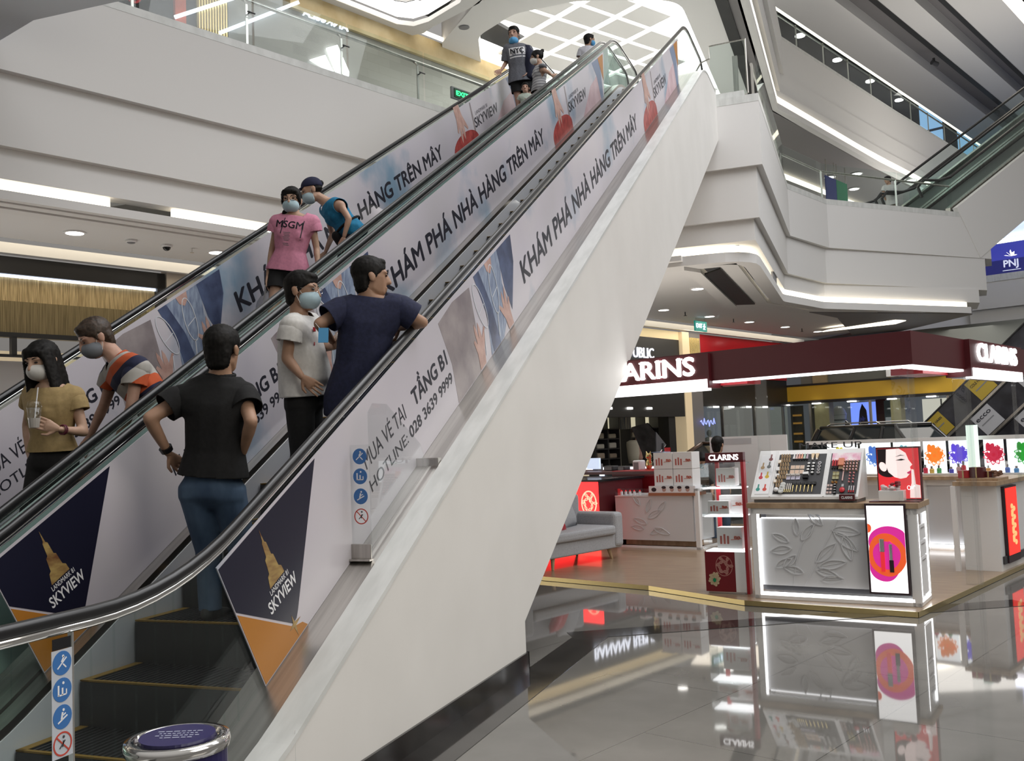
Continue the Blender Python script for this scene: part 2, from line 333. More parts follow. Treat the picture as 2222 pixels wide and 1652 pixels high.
def ad_panel(X, root, layout=True):
    fr = adframe(X)
    top = -.075; bot = -.735
    A = [(3.54, -.062), (18.25, -.062)]; B = [(3.54, -.735), (17.75, -.735)]
    pan = MB().prism(B+A[::-1], 0, .006, fr).build('advert_panel', M['ad'], root)
    def sub(name, mb, m): return mb.build(name, m, pan)
    sub('navy_field', MB().prism([(3.545, -.075), (4.455, -.075), (3.93, -.615), (3.90, -.64), (3.865, -.645), (3.545, -.31)], .006, .0075, fr), M['navy'])
    sub('orange_field', MB().prism([(3.545, -.325), (3.86, -.66), (3.93, -.69), (3.96, -.73), (3.545, -.73)], .006, .0075, fr), M['orange'])
    sub('star', MB().prism([(3.87,-.60),(3.878,-.645),(3.93,-.655),(3.878,-.665),(3.868,-.72),(3.86,-.665),(3.82,-.655),(3.86,-.645)], .0076, .0085, fr), M['tower'])
    sub('tower_logo', MB().prism([(3.872,-.10),(3.878,-.17),(3.888,-.18),(3.892,-.25),(3.905,-.26),(3.912,-.33),(3.93,-.345),(3.935,-.385),(3.80,-.385),(3.815,-.33),(3.83,-.32),(3.838,-.25),(3.852,-.24),(3.858,-.17),(3.866,-.16)], .0076, .0085, fr), M['tower'])
    def word(txt, w_, cap_, bold, x0, y0, m_, z=.0062): sub('lettering', text(MB(), txt, fr @ TR(0, 0, z), w_, cap_, .001, bold, x0=x0, y0=y0), m_)
    word('LANDMARK 81', .17, .026, 0, 3.79, -.418, M['print_white'], .0076); word('SKYVIEW', .255, .058, .010, 3.745, -.492, M['print_white'], .0076)
    word('MUA VÉ TẠI', .60, .098, 0, 4.885, -.415, M['ink']); word('TẦNG B1', .62, .102, .018, 5.62, -.412, M['ink'])
    word('HOTLINE:', .56, .072, 0, 4.87, -.556, M['ink']); word('028 3639 9999', .78, .074, .014, 5.47, -.556, M['ink'])
    word('KHÁM PHÁ NHÀ HÀNG TRÊN MÂY', 5.68, .190, .016, 8.06, -.555, M['ink'])
    word('LANDMARK 81', .62, .055, 0, 15.42, -.31, M['ink']); word('SKYVIEW', 1.22, .145, .012, 15.3, -.49, M['ink'])
    # picture of two people with wine glasses
    sub('brown_sleeve', MB().prism([(6.25,-.12),(6.55,-.09),(6.9,-.12),(6.86,-.40),(6.75,-.73),(6.25,-.73),(6.30,-.45)], .0061, .007, fr), M['shade'])
    sub('blue_shirt', MB().prism([(7.02,-.085),(7.65,-.085),(7.56,-.35),(7.62,-.55),(7.35,-.73),(7.02,-.73),(7.12,-.4)], .0061, .007, fr), M['shirt'])
    sub('navy_jacket', MB().prism([(7.60,-.085),(7.98,-.085),(7.92,-.30),(7.80,-.45),(7.66,-.62),(7.60,-.40)], .0071, .0078, fr), M['jacket'])
    sub('navy_jacket', MB().prism([(7.02,-.085),(7.14,-.085),(7.24,-.40),(7.26,-.73),(7.08,-.73),(7.10,-.40)], .0071, .0078, fr), M['jacket'])
    sub('printed_hand', MB().prism([(6.86+x*1.05, -.56+y*.75) for x, y in HANDA], .0079, .0088, fr), M['adskin'])
    sub('printed_hand', MB().prism([(7.52-x*1.05, -.56+y*.75) for x, y in HANDA][::-1], .0079, .0088, fr), M['adskin'])
    sub('printed_face', MB().prism([(7.28,-.085),(7.44,-.085),(7.42,-.15),(7.36,-.19),(7.30,-.15)], .0079, .0088, fr), M['adskin'])
    for cx, ro in ((7.02, .25), (7.36, -.1)):
        m = MB()
        ring(m, cx, -.32, .082, .20, .009, .009, .0098, fr, rot=ro); line2(m, [(cx-.06, -.36), (cx+.07, -.33)], .008, .009, .0098, fr); line2(m, [(cx-.03, -.50), (cx-.10, -.68)], .012, .009, .0098, fr)
        sub('printed_glass', m, M['glassprint'])
    # picture of a hand over a red dish
    sub('printed_hand', MB().prism([(14.75-y*1.5, -.33+x*1.3) if False else (14.72+x*1.9, -.28-y*1.25) for x, y in HANDA][::-1], .0086, .0094, fr), M['adskin'])
    sub('grey_sleeve', MB().prism([(15.24,-.085),(15.29,-.085),(15.30,-.50),(15.22,-.66)], .0061, .007, fr), M['shade'])
    sub('red_dish', MB().prism(circ(14.78, -.64, .58, .20, 18, 0, math.pi)+[(14.2,-.73),(15.36,-.73)][::1], .0073, .0081, fr), M['dish'])
    sub('pink_wash', MB().prism([(16.55,-.55),(16.9,-.40),(17.5,-.33),(17.6,-.735),(16.1,-.735)], .0061, .007, fr), M['pinkwash'])
    sub('blue_wash', MB().prism([(17.25,-.085),(17.85,-.085),(17.70,-.735),(17.5,-.735),(17.45,-.35)], .0071, .0078, fr), M['bluewash'])
    sub('orange_stripe', MB().prism([(17.72,-.085),(18.15,-.085),(17.9,-.50)], .0079, .0088, fr), M['orange'])
    return pan

M['skirt'] = mat('pale_skirt_metal', (.66, .68, .72), .35, metal=.25)
M['film'] = mat('pale_green_film', (.36, .47, .44), .3)
def escalator(name, label, xl, xr, ads, glassy):
    """xl, xr: handrail lines; ads: list of (X of printed face)"""
    root = thing(name, ((xl+xr)/2, 1.2, 0), label, 'escalator', 'pair of escalators up to the next floor')
    for x in (xl, xr):
        hp = prof(0, 1.75, 18.85)
        path = newel(1.75, .73, .32, -1)[0:]+hp[1:-1]+newel(18.85, 8.80, .32, 1)[::-1]
        pts = [V((x, y, z)) for y, z in path]
        hr = MB().tube(pts, .027, 12, sx=.75, up=(1, 0, 0)).build('handrail', M['rubber'], root, smooth=True)
        gd = [V((x, y, z-.034)) for y, z in prof(0, 1.75, 18.85)]
        MB().tube(gd, .018, 8, sx=.7, up=(1, 0, 0)).build('handrail_track', M['chrome'], root, smooth=True)
        gm = M['greenglass'] if x in glassy else M['glass']
        tp, bt = prof(.05, 1.75, 18.85), prof(.86, 1.75, 18.85)
        gl = MB().strip(tp, bt, x-.006, x+.006, YZ)
        gl.prism([(y, z) for y, z in newel(1.75, .72, .28, -1)]+[(1.75, .19)], x-.006, x+.006, YZ)
        gl.prism([(y, z) for y, z in newel(18.85, 8.79, .28, 1)][::-1]+[(18.85, 8.26)], x-.006, x+.006, YZ)
        gl.build('balustrade_glass', gm, root)
        if x in glassy: MB().strip(prof(.07, 3.1, 17.4), prof(.80, 3.1, 17.4), x+.008, x+.012, YZ).build('frosted_film', M['film'], root)
    for a in ads: ad_panel(a, root)
    # decks, skirts
    for x, sgn in ((xl, 1), (xr, -1)):
        MB().strip(prof(.85, 1.3, 18.9), prof(.90, 1.3, 18.9), min(x-sgn*.17*(sgn < 0), x+sgn*.10)-(.0 if sgn > 0 else 0), max(x+sgn*.10, x+(.17 if sgn < 0 else 0)), YZ).build('deck_cover', M['steel'], root)
        sk = MB().strip(prof(.90, 1.3, 18.9), prof(1.25, 1.3, 18.9), x+sgn*.10-.004, x+sgn*.10+.004, YZ); sk.build('skirt_panel', M['skirt'], root)
    x0, x1 = xl+.115, xr-.115
    n = 35; st = None
    for i in range(n):
        if st is None:
            m = MB().box(x0, x1, Y0S, Y0S+.4, -.05, 0)
            for k in range(30): xx = x0+.01+(x1-x0-.02)*k/29; m.box(xx-.006, xx+.006, Y0S+.005, Y0S+.4, 0, .008)
            m.box(x0, x1, Y0S, Y0S+.02, -.24, -.05); st = m.build('step', M['stepmetal'], root)
            ye = MB().box(x0, x0+.05, Y0S, Y0S+.4, .002, .0105).box(x1-.05, x1, Y0S, Y0S+.4, .002, .0105).box(x0, x1, Y0S, Y0S+.022, .002, .0105).build('yellow_border', M['yellow'], st); s0 = st; y0 = ye
        else:
            st = s0.copy(); COL.objects.link(st); st.location = (0, .4*i, .4*i*T30)
            ye = y0.copy(); COL.objects.link(ye); ye.parent = st
    MB().box(x0, x1, 1.3, Y0S, -.0, .02).build('comb_plate', M['steel'], root)
    MB().box(x0, x1, Y0S+.4*n, 18.9, 8.06, 8.1).build('comb_plate', M['steel'], root)
    return root
escR = escalator('escalator', 'up escalator on the right carrying the men seen from behind', -3.99, -2.667, [-2.655, -3.975], ())
escL = escalator('escalator', 'down escalator behind, carrying the two women by the blue top', -5.55, -4.19, [-5.53], (-4.19,))

# stickers on the lower glass and the clear guard on the deck
M['bluesign'] = mat('blue_sign', (.045, .16, .42), .4); M['redsign'] = mat('red_sign', (.50, .06, .04), .4); M['pale'] = mat('pale_sticker', (.50, .53, .58), .4)
PICT = [[(-.6,-.5,.55,.5,.14),(-.1,.1,.25,.65,.18),(.1,-.1,.5,-.5,.14)], [(-.5,-.55,-.5,.5,.2),(-.5,-.5,.5,-.5,.14),(.0,-.5,.0,.2,.2),(.5,-.5,.5,0,.14)],
        [(-.6,-.55,.6,.05,.15),(-.15,-.25,.0,.45,.22),(0,.1,.4,.3,.12)], [(-.4,-.4,.3,.3,.12),(.0,-.3,.1,.3,.14)]]
def sign_strip(fr, sz, n, root, gap, back=True, bottom=.0):
    b_ = None
    if back: b_ = MB().box(-sz*.55, sz*.55, -gap*(n-1)-sz*.56, sz*.56, 0, .0012, fr).build('sticker_strip', M['pale'], root); MB().box(-sz*.5, sz*.5, sz*.58, sz*1.05, 0, .001, fr).build('sticker_strip', M['blackgloss'], root)
    for i in range(n):
        y = -gap*i; f2 = fr @ TR(0, y, .0013)
        if i < 3:
            s_ = MB().prism(circ(0, 0, sz/2, sz/2, 24), 0, .001, f2).build('blue_pictogram', M['bluesign'], root)
            m = MB()
        else:
            m0 = MB(); ring(m0, 0, 0, sz/2, sz/2, sz*.07, 0, .001, f2); line2(m0, [(-.33*sz, .33*sz), (.33*sz, -.33*sz)], sz*.06, .0005, .0015, f2)
            s_ = m0.build('red_prohibition', M['redsign'], root); m = MB()
        for x0, y0, x1, y1, w_ in PICT[i]: line2(m, [(x0*sz*.42, y0*sz*.42), (x1*sz*.42, y1*sz*.42)], w_*sz*.42, .001, .0018, f2)
        m.prism(circ(.05*sz, .28*sz, .06*sz, .06*sz, 10), .001, .0018, f2)
        m.build('symbol', M['print_white'] if i < 3 else M['dgrey'], s_)
YF = frame  # alias
sign_strip(frame(V((-2.652, 2.60, .905)), (0, 1, 0), (0, 0, 1)), .082, 4, escR, .091)
MB().box(-2.675, -2.655, 2.650, 2.658, .2, 1.0).build('glass_joint', M['chrome'], escR)
gd = thing('acrylic_guard', (-2.6, 4.6, 1.0), 'clear acrylic guard with round stickers on the escalator deck', 'guard')
MB().box(-2.66, -2.53, 4.600, 4.606, 1.02, 1.625).build('front_sheet', M['acrylic'], gd)
MB().prism([(4.606, 1.02), (5.44, 1.51), (5.30, 1.53), (5.24, 1.62), (4.82, 1.85), (4.66, 1.85), (4.606, 1.80)], -2.536, -2.53, YZ).build('side_sheet', M['acrylic'], gd)
MB().box(-2.67, -2.525, 4.56, 4.62, 1.0, 1.012).box(-2.67, -2.53, 4.588, 4.60, 1.0, 1.09).build('bracket', M['steel'], gd, bevel=.003)
MB().box(-2.66, -2.50, 5.42, 5.47, 1.47, 1.53).build('bracket', M['steel'], gd, bevel=.003)
sign_strip(frame(V((-2.587, 4.599, 1.562)), (1, 0, 0), (0, 0, 1)), .086, 4, gd, .108, back=False)
# ---------------------------------------------------------------- building: slabs, ceilings, shop walls
def kp(pts): return [tuple((K(a, b)).xy) for a, b in pts]
M['fascia'] = mat('fascia_paint', (.70, .69, .675), .55)
# left gallery of the next floor: stepped edge along the kiosk direction
def kband(n, b0, b1, z0, z1, m, a0=-6, a1=16.2): return struct(n, MB(KM).box(a0, a1, b0, b1, z0, z1), m)
kband('wall_gallery', 12.89, 13.4, 6.71, 8.0, M['fascia'])
kband('trim_5', 12.885, 13.4, 8.0, 8.12, M['ledge'])
kband('wall_step', 13.01, 13.4, 5.74, 6.715, M['fascia'])
kband('wall_drop', 13.13, 13.4, 5.33, 5.745, M['fascia'])
kband('trim_6', 13.08, 13.22, 5.05, 5.17, M['fascia'])
kband('trim_7', 13.22, 13.4, 5.03, 5.17, M['fascia'])
kband('trim_8', 13.47, 13.72, 5.02, 5.1, M['fascia'])
cl = MB(KM)
for a0, a1 in ((-6, 6.25), (7.2, 16)): cl.box(a0, a1, 13.2, 13.24, 5.175, 5.32)
tag(cl.build('cove_light', M['warm']), 'long warm cove light under the stepped white gallery edge on the left', 'light')
# ground-floor ceiling behind that edge, and under the right-hand gallery
ceil = MB()
ceil.prism(kp([(-6, 13.4), (16.2, 13.4), (18, 13.4), (22, 13.6), (22, 15.3), (-6, 15.3)]), 5.05, 5.15)
ceil.prism([tuple(K(15.2, 13.35).xy), (-5.75, 18.62), (-3.2, 18.62), (-3.2, 25.3), (-1.3, 28.0), (-.6, 30), tuple(K(33.5, 13.5).xy), tuple(K(34.6, 15.25).xy), tuple(K(22, 15.3).xy), tuple(K(22, 13.6).xy), tuple(K(18, 13.4).xy)], 5.05, 5.15)
struct('ceiling', ceil, M['white2'])
struct('ceiling_cove', MB(KM).box(-6, 34.4, 15.3, 15.35, 5.05, 5.45).box(-6, 34.4, 15.3, 16.1, 5.4, 5.5).box(-6, 34.4, 15.88, 16.02, 4.93, 5.1), M['white2'])
tag(MB(KM).box(-6, 34, 15.38, 15.84, 5.30, 5.32).build('cove_light', M['warm']), 'warm cove light running above the shop fronts on the ground floor', 'light')
# right-hand gallery: stepped edge
def rband(n, po, z0, z1, m, inn=.45):
    mb = MB(); pi = []
    for i, p in enumerate(po):
        d0 = (V(po[i])-V(po[i-1])).normalized() if i else None; d1 = (V(po[i+1])-V(p)).normalized() if i+1 < len(po) else None
        d = ((d0 or d1)+(d1 or d0)).normalized(); nn = V((-d.y, d.x)); k = 1/max(.5, nn.dot(V((-(d0 or d1).y, (d0 or d1).x)))); pi.append(tuple(V(p)+nn*inn*k))
    return struct(n, mb.strip(po, pi, z0, z1), m)
E0 = [(-5.95, 18.55), (-1.55, 18.55), (-1.55, 25.75), (-.66, 28.06), (3.98, 32.85), (4.15, 34.3)]
E1 = [(-5.95, 18.66), (-1.67, 18.66), (-1.66, 25.75), (-.78, 28.08), (3.77, 32.65), (3.9, 34)]
E2 = [(-5.95, 18.76), (-1.78, 18.76), (-1.77, 25.75), (-.86, 28.12), (3.5, 32.3), (3.6, 34)]
rband('wall_gallery', E0, 6.73, 7.97, M['fascia']); rband('trim_9', [(x+.004*(x > -1.6), y-.004*(y < 19)) for x, y in E0], 7.97, 8.12, M['ledge'])
rband('wall_step', E1, 5.74, 6.735, M['fascia'], .4)
rband('wall_drop', E2, 5.33, 5.745, M['fascia'], .35)
E3 = fillet([(-5.95, 18.80), (-1.80, 18.80), (-1.79, 25.4), (-.88, 27.65), (3.2, 31.75)], .9, 5)
rband('trim_10', E3, 4.97, 5.16, M['fascia'], .3)
E4 = fillet([(-5.95, 18.92), (-1.92, 18.92), (-1.91, 25.4), (-.98, 27.7), (3.1, 31.85)], .9, 5)
led = MB(); k = 0
rb = [(x, y+.05) if y < 18.95 else (x-.06, y) for x, y in E4]
led.strip(E4, rb, 5.17, 5.325)
tag(led.build('cove_light', M['warm']), 'bright cove light bending under the white gallery on the right', 'light')
tag(MB().box(-1.84, -1.80, 22.7, 23.7, 5.165, 5.33).build('cove_joint', M['grey']), 'short unlit gap in the bent cove light on the right', 'panel')
# soffit border, black slot, inner step
struct('ceiling_border', MB().prism([(-5.75, 19.1), (-2.2, 19.1), (-2.2, 25.4), (-1.3, 27.8), (2.9, 31.9), (2.2, 31.6), (-1.7, 28.1), (-2.55, 25.5), (-2.55, 19.35), (-5.75, 19.35)][::-1], 4.97, 5.1).prism([(-3.2, 18.9), (-2.95, 19.4), (-2.95, 25.1), (-3.25, 25.3)], 4.9, 5.06), M['fascia'])
tag(MB().prism([(-2.55, 19.4), (-2.5, 25.3), (-2.95, 25.1), (-2.95, 19.9)], 4.94, 4.968).build('slot_grille', M['black']), 'black slot in the ceiling under the right-hand gallery', 'vent')
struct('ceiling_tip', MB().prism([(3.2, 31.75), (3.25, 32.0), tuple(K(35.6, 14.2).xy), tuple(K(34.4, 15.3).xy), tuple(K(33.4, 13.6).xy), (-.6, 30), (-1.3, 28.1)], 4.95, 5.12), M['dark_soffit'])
tag(MB().prism(kp([(30.9, 13.6), (30.6, 13.2), (29.9, 10.8), (30.4, 10.65), (31.0, 11.2)]), 4.93, 4.96).build('cove_light', M['warm']), 'tapered warm light tray in the ceiling above the dark red canopy', 'light')
# floors of the next storey
struct('floor_upper', MB().prism([(-5.9, 18.7), (-1.7, 18.7), (-1.7, 26), (-.8, 28.4), (3.8, 33), (4, 40), (-20, 40), (-20, 18.7)], 7.9, 8.0).prism(kp([(-6, 13.1), (17, 13.1), (17, 18.5), (-6, 18.5)]), 7.9, 8.0), M['ledge'])
# ground-floor shop fronts along the left and behind the escalator
kb = lambda a0, a1, b0, b1, z0, z1: MB(KM).box(a0, a1, b0, b1, z0, z1)
M['stone'] = noise_mat('beige_stone', (.40, .35, .30), (.50, .45, .39), 2, .4)
M['black_front'] = mat('black_shopfront', (.018, .017, .017), .35)
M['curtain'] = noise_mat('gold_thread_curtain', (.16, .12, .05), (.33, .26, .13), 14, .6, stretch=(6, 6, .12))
M['curtain_lit'] = noise_mat('lit_gold_curtain', (.30, .21, .09), (.75, .58, .30), 14, .6, stretch=(7, 7, .2))  # brighter copy of the curtain colour, light from above painted in
struct('wall_shops', kb(8.6, 14, 16.0, 16.2, 0, 5.0), M['stone'])
sf = thing('storefront', K(4, 16), 'dark framed shop front with a gold thread curtain behind the left escalator', 'shop front')
kb(-6, 8.57, 16.0, 16.12, 4.62, 4.90).box(8.42, 8.57, 16.0, 16.12, 0, 4.9).box(-6, 8.5, 16.0, 16.12, 3.60, 3.68).box(5.95, 6.03, 16.0, 16.1, 3.3, 3.62).box(-6, 8.5, 16.0, 16.1, 3.29, 3.33).box(4.9, 4.98, 16.0, 16.1, 0, 2.0).build('frame', M['black_front'], sf)
kb(-6, 8.42, 16.06, 16.10, 4.58, 4.62).build('light_line', M['ledblue'], sf)
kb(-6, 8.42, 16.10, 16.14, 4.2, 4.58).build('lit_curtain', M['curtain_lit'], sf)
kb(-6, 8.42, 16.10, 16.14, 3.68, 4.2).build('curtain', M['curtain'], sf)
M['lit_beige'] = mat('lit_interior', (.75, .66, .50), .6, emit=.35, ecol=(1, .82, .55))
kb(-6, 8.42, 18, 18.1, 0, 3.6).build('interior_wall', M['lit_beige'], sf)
kb(-6, 6.4, 16.6, 16.7, 2.3, 3.28).box(-6, 8.4, 16.6, 16.7, 0, 1.6).build('display_board', M['matt_white'], sf)
tag(MB(KM).prism([(4.3, 3.95), (5.15, 3.80), (5.05, 3.74), (4.3, 3.80)], 0, .04, Matrix(((1,0,0,0),(0,0,-1,15.98),(0,1,0,0),(0,0,0,1)))).prism([(4.3, 4.25), (4.86, 3.98), (4.86, 3.90), (4.3, 4.05)], 0, .04, Matrix(((1,0,0,0),(0,0,-1,15.98),(0,1,0,0),(0,0,0,1)))).build('shop_sign', M['ledblue']), 'tip of a glowing blue-white sign at the far left edge', 'sign')
# second-storey wall behind the glass rail
M['ashlar'] = mat('grey_stone_wall', (.3, .29, .26), .35)
m_ = M['ashlar']; L = m_.node_tree.links; b = m_.node_tree.nodes['Principled BSDF']
co = N(m_, 'ShaderNodeTexCoord'); mp = N(m_, 'ShaderNodeMapping'); mp.inputs['Rotation'].default_value = (0, 0, -(math.pi/2-KA)); sp = N(m_, 'ShaderNodeSeparateXYZ'); cb = N(m_, 'ShaderNodeCombineXYZ')
br = N(m_, 'ShaderNodeTexBrick'); br.inputs['Scale'].default_value = 1; br.inputs['Brick Width'].default_value = .75; br.inputs['Row Height'].default_value = .22; br.inputs['Mortar Size'].default_value = .002
br.inputs['Color1'].default_value = (.32, .31, .28, 1); br.inputs['Color2'].default_value = (.26, .25, .225, 1); br.inputs['Mortar'].default_value = (.2, .19, .17, 1)
L.new(co.outputs['Object'], mp.inputs[0]); L.new(mp.outputs[0], sp.inputs[0]); L.new(sp.outputs[0], cb.inputs[0]); L.new(sp.outputs[2], cb.inputs[1]); L.new(cb.outputs[0], br.inputs[0]); L.new(br.outputs[0], b.inputs['Base Color'])
struct('wall_upper', kb(11.4, 21.5, 18.3, 18.5, 8, 12.05), M['ashlar'])
struct('wall_upper', kb(9, 11.4, 18.32, 18.5, 8, 13), M['black_front'])
struct('trim_11', kb(13, 21.5, 18.2, 18.5, 12.05, 12.6), noise_mat('warm_lit_band', (.55, .42, .22), (.66, .54, .32), 2, .5))  # warmth of the cove light is put into the band colour
tag(kb(12.5, 21, 17.9, 17.98, 12.52, 12.6).build('cove_light', M['warm']), 'thin warm wash light along the top of the upper stone wall', 'light')
tag(MB(KM).box(10.62, 11.36, 18.26, 18.32, 8, 13).build('ribbed_panel', noise_mat('brass_ribs', (.25, .19, .07), (.58, .47, .22), 1, .35, metal=.7)), 'vertical brass ribbed panel beside the upper stone wall', 'panel')
rib = MB(KM)
for i in range(11): rib.cyl((10.66+i*.066, 18.25, 8), (10.66+i*.066, 18.25, 13), .022, n=8)
par(rib.build('rib', M['gold']), bpy.data.objects['ribbed_panel'])
tag(kb(10.1, 10.35, 18.24, 18.32, 8, 13).build('red_pillar', mat('vermilion', (.45, .06, .02), .4)), 'vermilion red upright strip left of the brass ribbed panel', 'panel')
rw = thing('hand_wheel', K(9.15, 18.1, 11.05), 'red ring sign above the far left gallery edge', 'sign')
m = MB(); ring(m, 0, 0, .19, .19, .05, 0, .03, KM @ Matrix(((1,0,0,9.15),(0,0,1,18.2),(0,1,0,11.08),(0,0,0,1)))); m.build('ring', M['shiny_red'], rw)
kb(9.05, 9.25, 18.17, 18.2, 11.02, 11.12).build('bar', M['shiny_red'], rw)
WF = lambda a, z, b=18.26: frame(K(a, b, z), K(1, 0)-K(0, 0), (0, 0, 1))
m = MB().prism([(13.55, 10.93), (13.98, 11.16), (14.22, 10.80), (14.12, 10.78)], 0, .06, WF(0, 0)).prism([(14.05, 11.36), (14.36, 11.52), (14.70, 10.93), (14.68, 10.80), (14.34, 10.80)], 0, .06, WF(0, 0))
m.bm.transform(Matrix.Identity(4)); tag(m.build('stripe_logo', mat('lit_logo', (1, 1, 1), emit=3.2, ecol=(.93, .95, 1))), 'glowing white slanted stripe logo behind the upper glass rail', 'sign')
m = MB(); text(m, 'ANKeeLA', WF(0, 0), 1.36, .17, .04, .0, x0=13.38, y0=11.98, mirror=True); tag(m.build('sign_reflection', M['ledblue']), 'reflected sign as blue-white backward letters above the stripe logo', 'sign')  # reflection in the rail glass, built as glowing backward letters on the wall
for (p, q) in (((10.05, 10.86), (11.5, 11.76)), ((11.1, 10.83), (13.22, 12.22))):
    m = MB(); line2(m, [p, q], .075, 0, .03, WF(0, 0, 18.19)); tag(m.build('tube_light', M['ledblue']), 'slanted bluish streak for a reflected ceiling light '+('crossing the brass ribs' if p[0] < 10.5 else 'on the grey stone wall'), 'light', )  # reflections of ceiling lights in the glass, built as glowing strips
# glass rail of the left gallery
gr = thing('glass_railing', K(9, 12.95, 8.12), 'glass railing with round steel handrail along the left upper gallery', 'railing')
for a0, a1 in ((2.8, 4.65), (4.7, 6.55), (6.6, 8.5), (8.54, 10.41), (10.45, 12.24), (12.28, 14.1), (14.14, 16)):
    kb(a0, a1, 12.945, 12.955, 8.12, 9.10).build('glass_pane', M['glass'], gr)
for a in (4.67, 6.57, 8.49, 10.40, 12.21, 14.08):
    po = MB(KM).box(a-.05, a-.01, 13.03, 13.05, 8.12, 8.85).tube([(a-.03, 13.04, 8.85), (a-.03, 13.07, 8.9), (a-.03, 13.13, 8.95)], .02, 8).build('post', M['steel'], gr)
    MB(KM).cyl((a-.05, 12.92, 8.68), (a+.0, 13.06, 8.68), .012).cyl((a-.08, 12.93, 8.68), (a+.06, 12.93, 8.68), .012).build('clamp', M['dgrey'], po)
MB(KM).cyl((2.8, 13.13, 8.97), (16, 13.13, 8.97), .032).build('handrail', M['steel'], gr, smooth=True)
# upper ceilings
up = MB()
TRAY = kp([(6, 17.95), (16.1, 17.96), (16.5, 17.75), (16.6, 17.3), (16.45, 16.0), (15.8, 14.9), (14.6, 13.9), (6, 14.4)])
TI = kp([(6, 17.45), (15.6, 17.42), (15.85, 17.3), (15.95, 17.0), (15.86, 16.2), (15.4, 15.4), (14.4, 14.6), (6, 15.1)])
OUT = kp([(6, 18.35), (16.8, 18.32), (16.98, 17.9), (16.9, 17.5), (16.82, 15.7), (16.2, 14.3), (15, 13.2), (6, 13.6)])
for i in range(7): up.prism([OUT[i], OUT[i+1], TRAY[i+1], TRAY[i]], 12.5, 12.62)
struct('ceiling_upper', up, M['white2'])
struct('ceiling_tray', MB().prism(TI, 12.78, 12.9), M['white2'])
lt = MB()
for i in range(7): lt.prism([TRAY[i], TRAY[i+1], TI[i+1], TI[i]], 12.7, 12.76)
tag(lt.build('tray_light', M['cool']), 'rounded glowing light tray in the upper ceiling, left of the diamond skylight', 'light')
struct('ceiling_gap', MB().prism(kp([(16.4, 18.5), (21, 18.5), (21, 17.7), (17.6, 17.3), (17.1, 14), (16.4, 13)]), 13.4, 13.5), M['black'])
# lower ceiling around the diamond skylight
SKY = fillet([(-3.73, 36), (-3.73, 23.4), (-6.1, 22.35), (-7.75, 22.35), (-9.1, 23.2), (-11.5, 30), (-10.5, 36)], 1.0, 6)
OUT2 = fillet([(-2.85, 36.5), (-2.85, 20.8), (-6.3, 19.9), (-8.55, 21.6), (-10.2, 23.3), (-13.2, 31), (-13.2, 36.5)], .8, 6)
sb = MB(); n = min(len(SKY), len(OUT2))
for i in range(n-1): sb.prism([OUT2[i], OUT2[i+1], SKY[i+1], SKY[i]], 12.5, 12.62); sb.prism([OUT2[i], OUT2[i+1], tuple(V(OUT2[i+1])*.995), tuple(V(OUT2[i])*.995)], 12.5, 13.3)
struct('ceiling_skylight', sb, M['white2'])
M['glow'] = mat('glowing_ceiling', (1, 1, 1), .6, emit=2.2, ecol=(1, .99, .95)); M['baffle'] = mat('white_baffle', (.80, .79, .78), .5)
sk = thing('diamond_skylight', (-6.5, 28, 13), 'large glowing skylight crossed by a white diamond lattice', 'ceiling light')
MB().prism(SKY, 14.2, 14.25).build('glow_panel', M['glow'], sk)
u = V((.84, -.49)); v_ = V((.70, 1.02)); lat = MB(); o = V((-6.467, 25.258))
rim = MB()
for i in range(len(SKY)-1): rim.prism([SKY[i], SKY[i+1], tuple(V(SKY[i+1])*1.004), tuple(V(SKY[i])*1.004)], 12.6, 14.25)
rim.build('rim', mat('lit_rim', (.9, .9, .88), .5, emit=.55, ecol=(1, .99, .95)), sk)
lx = MB()
def inside(p):
    c = False; n = len(SKY)
    for i in range(n):
        (x1, y1), (x2, y2) = SKY[i], SKY[i-1]
        if (y1 > p.y) != (y2 > p.y) and p.x < (x2-x1)*(p.y-y1)/(y2-y1)+x1: c = not c
    return c
du, dv = V((.80, -.50)), V((.70, 1.16))
for i in range(-9, 10):
    for j in range(-6, 12):
        c = o+du*i+dv*j; q = [c, c+du, c+du+dv, c+dv]
        if all(inside(x) for x in q):
            s_ = .06
            mid = (q[0]+q[2])/2; qq = [tuple(mid+(x-mid)*.84) for x in q]
            MB().prism(qq, 13.0, 13.06).build('diamond_panel', M['baffle'], sk)
# third storey, right-hand side
F1 = [(-1.84, 8), (-1.94, 34.0), (2.05, 44.3), (8.2, 59.6)]; F2 = [(-1.98, 8), (-2.06, 33.6), (1.75, 43.4), (7.9, 58.8)]; F3 = [(-2.14, 8), (-2.16, 33.0), (1.5, 42.6), (7.6, 58)]
rband('wall_third', F1, 14.0, 15.3, M['fascia'], .5); rband('trim_12', F1, 15.3, 15.42, M['ledge'], .5); rband('wall_third_step', F2, 13.2, 14.0, M['fascia'], .45); rband('wall_third_drop', F3, 12.86, 13.2, M['fascia'], .4)
F4 = [(-2.1, 8), (-2.12, 32.6), (1.2, 41.9), (7.2, 57)]; rband('trim_13', F4, 12.42, 12.62, M['fascia'], .25)
F5 = [(-2.105, 8), (-2.125, 32.65), (1.19, 41.95), (7.19, 57.05)]
led = MB(); led.strip(F5, [(x-.06, y) for x, y in F5], 12.63, 12.86); tag(led.build('cove_light', M['warm']), 'cream cove light bending under the third-floor edge', 'light')
